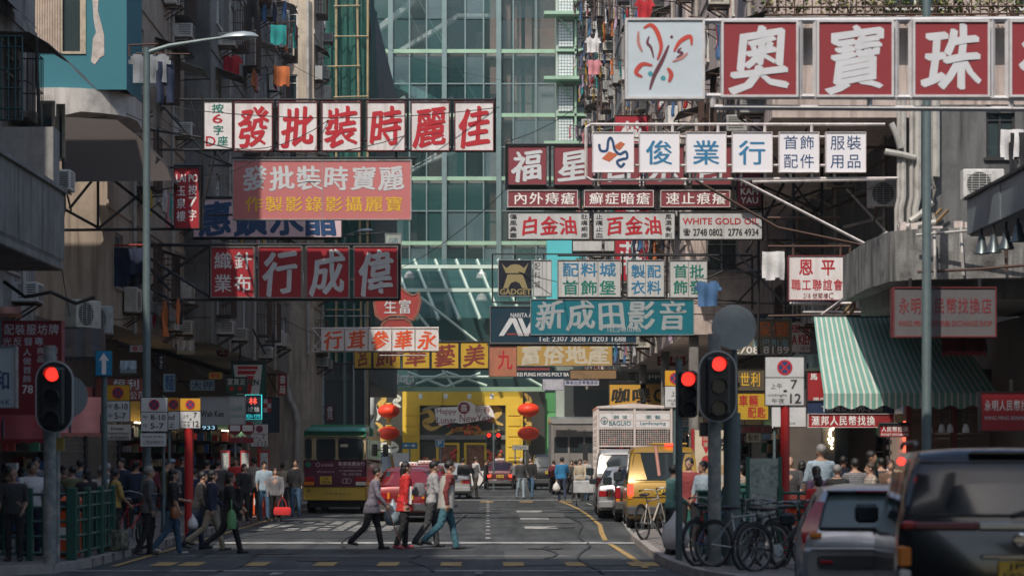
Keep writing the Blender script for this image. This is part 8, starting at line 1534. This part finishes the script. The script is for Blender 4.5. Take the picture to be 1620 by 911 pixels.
def finish_people():
 dg = bpy.context.evaluated_depsgraph_get(); out = []
 for P in PEND: out.append(bpy.data.meshes.new_from_object(P[0].evaluated_get(dg)))
 for P, me in zip(PEND, out):
  body, seg, k, hem, o, tc, bc, shoes, tan, sleeves, pat, coat, skirt = P; body.modifiers.clear(); body.data = me
  n = len(me.vertices); v = np.zeros(n * 3, dtype=np.float32); me.vertices.foreach_get('co', v); v = v.reshape(-1, 3).astype(float) / k
  best = np.full(n, 1e9); lab = np.zeros(n, int)
  for a, b, r, m in seg:
   ab = b - a; tt = np.clip(((v - a) @ ab) / max(ab @ ab, 1e-9), 0, 1); dd = np.linalg.norm(v - (a + tt[:, None] * ab), axis=1) - r; q = dd < best; best[q] = dd[q]; lab[q] = m
  z = v[:, 2] - o; torso = (z > .80) & (z < 1.45) & (np.hypot(v[:, 0], v[:, 1] * 1.2) < .25) & ((best > -.0) | (lab == 2)) & (lab != 0); lab[(lab == 0) & (z < 1.44) & (z > 1.15) & (np.abs(v[:, 0]) < .15) & (np.abs(v[:, 1]) < .16)] = 1; lab[torso & (z >= .88)] = 1; lab[torso & (z < .88)] = 1 if coat else 2
  if coat: lab[(v[:, 2] > hem) & (z < .95) & (lab == 2) ] = 1
  cloth = (lab == 1) | (lab == 2); nr = np.sin(v[:, 2] * 55 + 6 * np.sin(v[:, 0] * 30)) * np.sin(v[:, 1] * 40 + v[:, 0] * 25) * .0045
  nx = np.zeros(n * 3, dtype=np.float32); me.vertices.foreach_get('normal', nx); nx = nx.reshape(-1, 3); v2 = (v + nx * (nr * cloth)[:, None]) * k; me.vertices.foreach_set('co', v2.astype(np.float32).ravel())
  for m in (skind if tan else skinm, tc, bc, M('shoe_%02d' % int(sum(shoes) * 100), shoes, .5, 0, .2, 9)): me.materials.append(m)
  pc = np.zeros(len(me.polygons), dtype=np.int32)
  starts = np.zeros(len(me.polygons), dtype=np.int32); me.polygons.foreach_get('loop_start', starts); vi = np.zeros(len(me.loops), dtype=np.int32); me.loops.foreach_get('vertex_index', vi); pc = lab[vi[starts]].astype(np.int32); me.polygons.foreach_set('material_index', pc); me.polygons.foreach_set('use_smooth', [True] * len(me.polygons)); me.update()
def fab(n, c, bump=.35): return M('fabric_' + n, c, .9, 0, .18, 9, bump=bump, fs=22, obj=True)
def plaid(n, c1, c2, sc_=14):
 nm = 'plaid_' + n
 if nm in _m: return _m[nm]
 m = M(nm, c1, .9, 0, 0); N = m.node_tree.nodes; L = m.node_tree.links; tc = N.new('ShaderNodeTexCoord'); mx = None
 for dr in ('X', 'Z'):
  w_ = N.new('ShaderNodeTexWave'); w_.bands_direction = dr; w_.inputs['Scale'].default_value = sc_ / 3; L.new(tc.outputs['Object'], w_.inputs[0]); g = N.new('ShaderNodeMath'); g.operation = 'GREATER_THAN'; g.inputs[1].default_value = .62; L.new(w_.outputs['Fac'], g.inputs[0])
  if mx is None: mx = g.outputs[0]
  else: a = N.new('ShaderNodeMath'); a.operation = 'ADD'; L.new(mx, a.inputs[0]); L.new(g.outputs[0], a.inputs[1]); b = N.new('ShaderNodeMath'); b.operation = 'MULTIPLY'; b.inputs[1].default_value = .5; L.new(a.outputs[0], b.inputs[0]); mx = b.outputs[0]
 c = N.new('ShaderNodeMix'); c.data_type = 'RGBA'; c.inputs[6].default_value = (*c1, 1); c.inputs[7].default_value = (*c2, 1); L.new(mx, c.inputs[0]); L.new(c.outputs[2], N['Principled BSDF'].inputs['Base Color']); return m
FB = {n: fab(n, c) for n, c in dict(black=(.016, .016, .018), charcoal=(.045, .048, .052), navy=(.018, .028, .06), grey=(.16, .16, .17), lgrey=(.34, .34, .35), mauve=(.17, .155, .19), red=(.50, .022, .022), denim=(.045, .10, .17), teal=(.05, .15, .19), white=(.60, .59, .58), beige=(.42, .36, .27), khaki=(.30, .26, .19), olive=(.12, .13, .06), mustard=(.38, .25, .07), blue=(.02, .16, .34), lblue=(.28, .36, .42), brown=(.12, .07, .045), maroon=(.13, .02, .03), pink=(.45, .25, .26), purple=(.09, .05, .10), green=(.04, .20, .09)).items()}
def bag(kind, p, label, m, s=1.0, rz=0):
 t = thing('bag', label, 'bag', tuple(p), rz)
 if kind == 'plastic':
  mb = MB(); mb.loft([[(wx * s * math.cos(a) * (1 + .12 * math.sin(5 * a + z * 9)), wy * s * math.sin(a) * (1 + .1 * math.cos(4 * a)), z * s) for a in [2 * math.pi * q / 18 for q in range(18)]] for z, wx, wy in ((-.44, .04, .03), (-.42, .13, .08), (-.3, .16, .10), (-.16, .12, .07), (-.08, .05, .03), (-.0, .012, .01))]); mb.build('sack', m, t, smooth=70)
  MB().tube([(-.02, 0, -.06), (-.01, 0, .02), (.02, 0, -.06)], .006, 5).build('handle', m, t)
 else:
  w_, h_, d_ = dict(tote=(.22, .30, .07), hand=(.2, .18, .06), back=(.16, .24, .10))[kind]; w_ *= s; h_ *= s; d_ *= s; dr = {'tote': -.38, 'hand': -.30, 'back': 0}[kind]
  mb = MB(); mb.loft([[(w_ * f * math.copysign(abs(math.cos(a)) ** .5, math.cos(a)), d_ * f2 * math.copysign(abs(math.sin(a)) ** .6, math.sin(a)), dr * s + h_ * (u - .5)) for a in [2 * math.pi * q / 18 for q in range(18)]] for u, f, f2 in ((0, .7, .6), (.04, .95, 1), (.4, 1.02, 1.15), (.8, .95, .9), (1, .85, .5))]); mb.build('sack', m, t, smooth=60)
  if kind != 'back': mb = MB(); mb.curve([(-w_ * .5, 0, dr * s + h_ * .45), (-w_ * .3, 0, dr * s + h_ * .45 + .16), (0, 0, .02), (w_ * .3, 0, dr * s + h_ * .45 + .16), (w_ * .5, 0, dr * s + h_ * .45)], .01, 6); mb.build('strap', m, t)
  else: mb = MB(); [mb.curve([(x, d_, h_ * .4), (x, d_ + .14, h_ * .45), (x, d_ + .2, h_ * .1), (x, d_ + .02, -h_ * .4)], .014, 6) for x in (-.11, .11)]; mb.build('strap', m, t); MB().cbox(-w_ * .7, w_ * .7, -d_ - .05, -d_ * .8, -h_ * .4, h_ * .0, .02).build('pocket', m, t)
 return t
N_ = True
# crossing group, centre
p = person(588, 738, 43.2, -90, FB['mauve'], FB['black'], 'elderly person in a mauve-grey jacket walking right with a stick and a waist bag', ground=0, stride=21, arms=((12, 25), (18, 20)), lean=9, near=N_, hair='short', skirt=0, coat=.1)
bag('hand', p['w']((-.2, .08, 1.18 + p['o'])), 'small olive bag on the hip of the person with the stick', FB['olive'], .8, R(-90))
g_ = p['hr']; tag(MB().cyl(g_ + Vector((-.04, 0, .04)), Vector((g_.x + .28, g_.y - .05, .01)), .012, n=8).curve([g_ + Vector((-.12, 0, .03)), g_ + Vector((-.08, 0, .06)), g_ + Vector((-.03, 0, .03))], .014, 6).build('walking_stick', M('brown_cane', (.28, .13, .08), .5)), 'brown walking stick held by the elderly person in mauve', 'walking stick')
p = person(640, 731, 43.6, -78, FB['red'], FB['black'], 'woman with long dark hair in a bright red hooded jacket on the crossing', ground=0, stride=6, near=N_, hair='long', hc='black', coat=.14, arms=((8, 20), (-6, 10)), shoes=(.45, .06, .1))
bag('plastic', p['w']((-.30, -.18, .98)), 'pale blue plastic bag carried behind the woman in red', M('blue_grey_plastic_bag', (.25, .33, .38), .35, 0, .2, 8), 1.15, .4)
MB().box(-.006, .006, .02, .16, .86, 1.2).xform(Matrix.Translation((.2, -.06, 0))).build('white_piping', white, p['t'])
p = person(682, 729, 44.2, -80, FB['lgrey'], FB['charcoal'], 'man with a grey backpack walking behind the man in the pale waistcoat', ground=0, stride=15, near=N_, arms=((10, 15), (10, 30)), lean=5)
bag('back', p['w']((0, -.24, 1.14 + p['o'])), 'large grey backpack on the man behind the pale waistcoat', FB['grey'], 1.1, R(-80))
p = person(706, 727, 43.2, -82, plaid('red_shirt', (.26, .04, .04), (.07, .03, .03), 40), FB['teal'], 'man in a pale waistcoat over a red plaid shirt with hands behind his back', ground=0, stride=22, near=N_, arms=((-22, 30), (-18, 26)), lean=5, build=1.12)
v_ = MB(); k_ = p['k']; oo = p['o']; v_.loft([[(wx * math.cos(a), .05 * (z - .9) + wy * math.sin(a), (z + oo)) for a in [2 * math.pi * q / 18 for q in range(18)]] for z, wx, wy in ((.80, .215, .165), (.95, .215, .16), (1.15, .205, .15), (1.3, .205, .15), (1.42, .15, .11))], caps=False); v_.v = [tuple(Vector(v) * k_) for v in v_.v]; v_.build('waistcoat', FB['lgrey'] if 0 else fab('stone', (.40, .39, .36)), p['t'])
# left crossing group
p = person(234, 738, 40.6, -75, fab('slate_camo', (.085, .09, .10)), FB['black'], 'grey-haired man in a slate leather-look jacket walking right at the left kerb', ground=0, stride=8, near=N_, hc='grey', coat=.05, arms=((6, 20), (0, 10)), shoes=(.02, .02, .02))
p = person(272, 741, 40.9, -80, FB['black'], FB['denim'], 'woman in black top and blue jeans carrying a tan shoulder bag', ground=0, stride=17, near=N_, hair='long', arms=((10, 70), (4, 20)), shoes=(.4, .38, .36), sleeves=False)
bag('hand', p['w']((.20, .04, 1.22 + p['o'])), 'tan leather shoulder bag under the arm of the woman in jeans', M('tan_leather', (.26, .10, .035), .45, 0, .2, 9), 1.15, R(-80))
bag('plastic', p['w']((-.12, .42, .80)), 'small white plastic bag held in front of the slate-jacketed man', M('white_plastic_bag', (.6, .6, .6), .35, 0, .15, 8), .6)
p = person(362, 745, 41.4, -82, FB['black'], FB['black'], 'short-haired woman in black walking right with a green shoulder bag', ground=0, stride=25, near=N_, hair='bob', arms=((14, 40), (10, 30)))
bag('tote', p['w']((.22, .05, 1.23 + p['o'])), 'big light green shoulder bag on the woman in black', M('green_bag_canvas', (.13, .34, .14), .7, 0, .2, 6), 1.15, R(-82))
p = person(334, 741, 42.6, -80, FB['navy'], FB['khaki'], 'man in a dark shirt and khaki trousers striding behind the green bag', ground=0, stride=26, near=N_, arms=((15, 30), (-12, 20)), hair='bob')
p = person(312, 746, 43.2, -85, FB['black'], FB['navy'], 'young man in a black jacket with a yellow collar stooping slightly', ground=0, stride=12, near=N_, lean=10, arms=((10, 30), (5, 20)))
p = person(306, 741, 50, 0, FB['navy'], FB['black'], 'man in navy seen from behind among the left crowd', ground=0, near=False, stride=5)
# left pavement crowd
rc = [(22, 742, 35.6, 175, 'charcoal', 'black', 'bald', 'black', 'bald man in a dark jacket at the far left edge'), (50, 732, 37.5, -150, 'white', 'navy', 'short', 'black', 'man in a pale patterned jumper behind the railing'), (88, 746, 36.8, -110, 'black', 'black', 'short', 'grey', 'man in black leaning on the green railing'), (57, 724, 41, -170, 'grey', 'black', 'short', 'black', 'man in the back behind the patterned jumper'), (34, 740, 42, -90, 'purple', 'black', 'bob', 'black', 'woman in purple behind the bald man'),
  (115, 738, 42.5, 20, 'olive', 'black', 'short', 'black', 'person in an olive green shirt seen from behind, right of the signal pole'), (138, 742, 39.5, 40, 'black', 'black', 'long', 'black', 'person with long black hair in black seen from behind'), (158, 738, 40.2, -30, 'white', 'black', 'short', 'grey', 'woman in a white lace top beside the railing end'), (181, 742, 39.8, -60, 'mustard', 'black', 'tail', 'black', 'woman in a mustard shirt with a patterned bag'), (193, 725, 47, 160, 'navy', 'black', 'short', 'black', 'dark-haired man behind the mustard shirt'),
  (215, 730, 46, 0, 'navy', 'black', 'short', 'black', 'man in a dark blue printed shirt seen from behind'), (262, 728, 49, -60, 'olive', 'denim', 'short', 'black', 'man in an olive shirt behind the tan bag'), (275, 726, 51, 150, 'mustard', 'black', 'cap', 'brown', 'man in mustard and a cap among the crowd'), (288, 722, 56, -120, 'black', 'black', 'short', 'black', 'tall man in black beyond the white parking sign'), (326, 728, 53, -30, 'navy', 'black', 'short', 'black', 'man in a navy coat behind the crossing walkers'),
  (345, 728, 55, 10, 'charcoal', 'black', 'short', 'black', 'person in charcoal seen from behind near the bins'), (375, 723, 58, 160, 'red', 'black', 'short', 'black', 'person in a red top waiting by the bus stops'), (386, 734, 57, -160, 'black', 'black', 'bob', 'black', 'woman in black facing us by the bus stops'), (402, 724, 60, 0, 'grey', 'black', 'short', 'black', 'person in a grey hooded top behind the orange bin'), (418, 730, 58, -170, 'lblue', 'denim', 'short', 'brown', 'man in a pale blue shirt beside the orange bin'),
  (436, 740, 55.5, 180, 'black', 'black', 'bob', 'brown', 'woman in black with a red bag at the kerb left of the minibus'), (468, 727, 61, 175, 'black', 'denim', 'short', 'black', 'man in black standing just left of the minibus'), (447, 733, 66, 0, 'beige', 'black', 'short', 'black', 'person in beige farther along the left kerb'), (8, 738, 40, -60, 'brown', 'black', 'short', 'black', 'person in brown at the very left edge'), (100, 737, 45, -100, 'maroon', 'black', 'bob', 'black', 'person in maroon behind the railing man'),
  (125, 727, 48, -20, 'charcoal', 'black', 'short', 'black', 'person in charcoal by the left shops'), (170, 733, 50, 60, 'grey', 'black', 'short', 'white', 'white-haired person by the left shops'), (236, 729, 52, -150, 'maroon', 'denim', 'bob', 'black', 'woman in maroon behind the grey-haired man'), (300, 727, 60, 90, 'beige', 'black', 'short', 'grey', 'person in beige deeper in the left crowd'), (355, 722, 66, -40, 'white', 'navy', 'short', 'black', 'person in white far along the left pavement'), (395, 722, 70, 40, 'purple', 'black', 'long', 'black', 'long-haired person in purple far along the left pavement'),
  # right pavement
  (1062, 736, 38.2, -70, 'P1', 'charcoal', 'short', 'black', 'man in a green checked shirt carrying a white plastic bag at the right kerb'), (1090, 725, 40.5, 175, 'P2', 'black', 'short', 'black', 'man in a red plaid shirt facing us at the right kerb'), (1114, 730, 39.6, 120, 'lblue', 'navy', 'short', 'black', 'man in a pale blue shirt talking at the right kerb'), (1172, 735, 44, 30, 'teal', 'black', 'short', 'black', 'man in a teal shirt behind the grey pole'), (1250, 722, 43, 170, 'charcoal', 'black', 'bald', 'grey', 'balding man in a dark shirt beside the red sign pole'), (1299, 704, 41, 20, 'lblue', 'black', 'short', 'grey', 'tall grey-haired man in a pale blue shirt at right'),
  (1292, 738, 38.5, 40, 'purple', 'black', 'bob', 'black', 'woman in a purple dotted top at right'), (1294, 752, 36.0, 20, 'red', 'navy', 'bob', 'black', 'person in a red shirt beside the silver hatchback'), (1324, 736, 39, -30, 'black', 'black', 'short', 'grey', 'stooping grey-haired man in black above the hatchback'), (1354, 726, 41, 10, 'olive', 'black', 'short', 'black', 'man in a grey-olive shirt seen from behind at right'), (1378, 714, 42, -100, 'black', 'black', 'short', 'black', 'man in a black jacket below the small red exchange sign'), (1380, 732, 39, 100, 'pink', 'black', 'short', 'brown', 'short-haired woman in dusty pink turned left'), (1395, 725, 45, 0, 'charcoal', 'black', 'short', 'black', 'man in charcoal at the far right of the waiting group'), (1310, 730, 46, 60, 'white', 'black', 'short', 'black', 'person in white deeper under the right awning'), (1335, 722, 47, 0, 'green', 'black', 'short', 'black', 'person in green under the right awning'), (1268, 730, 45, -20, 'navy', 'black', 'long', 'black', 'long-haired person in navy behind the purple top'), (1410, 728, 43, 160, 'brown', 'black', 'short', 'brown', 'person in brown at the money changer doorway'), (1190, 731, 47, -60, 'mustard', 'black', 'short', 'black', 'person in mustard left of the notice board'), (1215, 728, 50, 10, 'maroon', 'black', 'short', 'black', 'person in maroon behind the notice board')]
PZ = {'S0': plaid('grey_check', (.10, .10, .11), (.22, .22, .23), 26), 'S1': plaid('blue_check', (.05, .10, .18), (.25, .28, .32), 22), 'S2': plaid('cream_stripe', (.40, .36, .30), (.20, .14, .12), 18), 'S3': plaid('dark_check', (.02, .025, .03), (.10, .09, .09), 30), 'P1': plaid('green_check', (.05, .20, .18), (.20, .32, .30), 30), 'P2': plaid('red_check', (.30, .05, .05), (.10, .03, .03), 34)}
for i, (px, top, Y, hdg, tc, bc, hr, hcol, lb) in enumerate(rc):
 q = rnd.random(); near = Y < 41 and lb.split()[0] != 'person'; g = person(px, top, Y, hdg, PZ.get(tc) or (PZ['S%d' % (i % 4)] if q > .8 and Y > 37 else FB[tc]), FB[bc], lb, stride=rnd.choice((0, 6, 14)) if Y > 42 else 0, arms=((rnd.uniform(-5, 25), rnd.uniform(5, 70)), (rnd.uniform(-5, 20), rnd.uniform(5, 60))), lean=rnd.uniform(0, 6), hair=hr, hc=hcol, near=near, build=rnd.uniform(1.02, 1.2), sleeves=q > .35, turn=rnd.uniform(-30, 30), tan=q < .3)
 if 'white plastic bag at the right' in lb: bag('plastic', (XX(1068, 38), 37.9, ZZ(808, 38)), 'bulging white plastic bag held low at the right kerb', M('white_plastic_bag'), 1.45)
 if 'patterned bag' in lb: bag('tote', (XX(180, 39.2), 39.2, ZZ(812, 39.2)), 'dark patterned shopping bag hanging from the mustard shirt woman', M('black_floral_bag', (.02, .025, .02), .6, 0, .9, 12, dirt=(.25, .24, .16)), 1.2)
 if 'with a red bag' in lb: bag('hand', g['hl'], 'red handbag of the woman at the left kerb', FB['red'], 1.1)
# far people
far = [(889, 723, 793, 0, 'blue', 'navy', 'short', 'man in a bright blue padded jacket walking away at the right kerb'), (911, 728, 791, 10, 'charcoal', 'black', 'short', 'person in dark grey just right of the blue jacket'), (918, 726, 792, 170, 'beige', 'black', 'short', 'person in beige among the right kerb group'), (927, 724, 791, 160, 'lgrey', 'denim', 'short', 'man in light grey at the right end of the kerb group'), (904, 727, 786, -170, 'brown', 'black', 'bob', 'person in brown behind the blue jacket'), (824, 725, 789, -160, 'charcoal', 'lblue', 'short', 'white-haired woman in a dark jacket and pale jeans crossing'), (840, 722, 789, 160, 'black', 'denim', 'short', 'man in a black jacket and blue shorts beside the pale jeans'),
  (733, 724, 789, 20, 'charcoal', 'lblue', 'short', 'man in a dark coat and pale jeans at the far crossing'), (752, 722, 789, -60, 'white', 'khaki', 'short', 'man in white with a dark backpack striding at the far crossing'), (768, 727, 775, -90, 'black', 'black', 'short', 'person in black by the far signal'), (600, 722, 778, -60, 'white', 'grey', 'cap', 'man in a cap behind the red taxi'), (612, 724, 778, -60, 'grey', 'black', 'bald', 'bald man in a grey jacket behind the red taxi'), (648, 729, 776, 0, 'navy', 'black', 'short', 'person in navy far behind the taxis'), (668, 731, 776, 30, 'beige', 'black', 'bob', 'person in beige far behind the taxis'),
  (815, 728, 775, 10, 'grey', 'black', 'short', 'person in grey right of the far taxi'), (694, 729, 776, 40, 'pink', 'black', 'short', 'person in pink beyond the parking arrow sign'), (876, 728, 782, 0, 'maroon', 'black', 'short', 'person in maroon left of the blue jacket')]
for px, top, ft, hdg, tc, bc, hr, lb in far:
 Y = F * CZ / (ft - HY); g = person(px, top, Y, hdg, FB[tc], FB[bc], lb, ground=.01, stride=rnd.choice((8, 16, 22)), arms=((rnd.uniform(-10, 20), rnd.uniform(5, 40)), (rnd.uniform(-10, 20), rnd.uniform(5, 40))), hair=hr, hc='white' if 'white-haired' in lb else rnd.choice(('black', 'black', 'brown')), turn=rnd.uniform(-20, 20))
 if 'backpack' in lb: bag('back', g['w']((0, -.22, 1.15)), 'dark backpack on the man in white at the far crossing', FB['charcoal'], 1, R(hdg))
 if 'blue padded' in lb: bag('plastic', g['hl'], 'white plastic bag in the hand of the man in the blue jacket', M('white_plastic_bag'), .9)
# driver silhouettes inside the nearest car
finish_people()
# ---------------------------------------------------------------- air
hz = MB().box(-70, 70, -45, 190, -1.2, 45).build('haze', bpy.data.materials.new('street_haze'), smooth=0); hm = hz.data.materials[0]; hm.use_nodes = True; hn = hm.node_tree.nodes
hn.remove(hn['Principled BSDF']); pv = hn.new('ShaderNodeVolumePrincipled'); pv.inputs['Density'].default_value = .0003; pv.inputs['Color'].default_value = (.80, .90, .93, 1); pv.inputs['Anisotropy'].default_value = .2
hm.node_tree.links.new(pv.outputs[0], hn['Material Output'].inputs['Volume']); hz['kind'] = 'stuff'
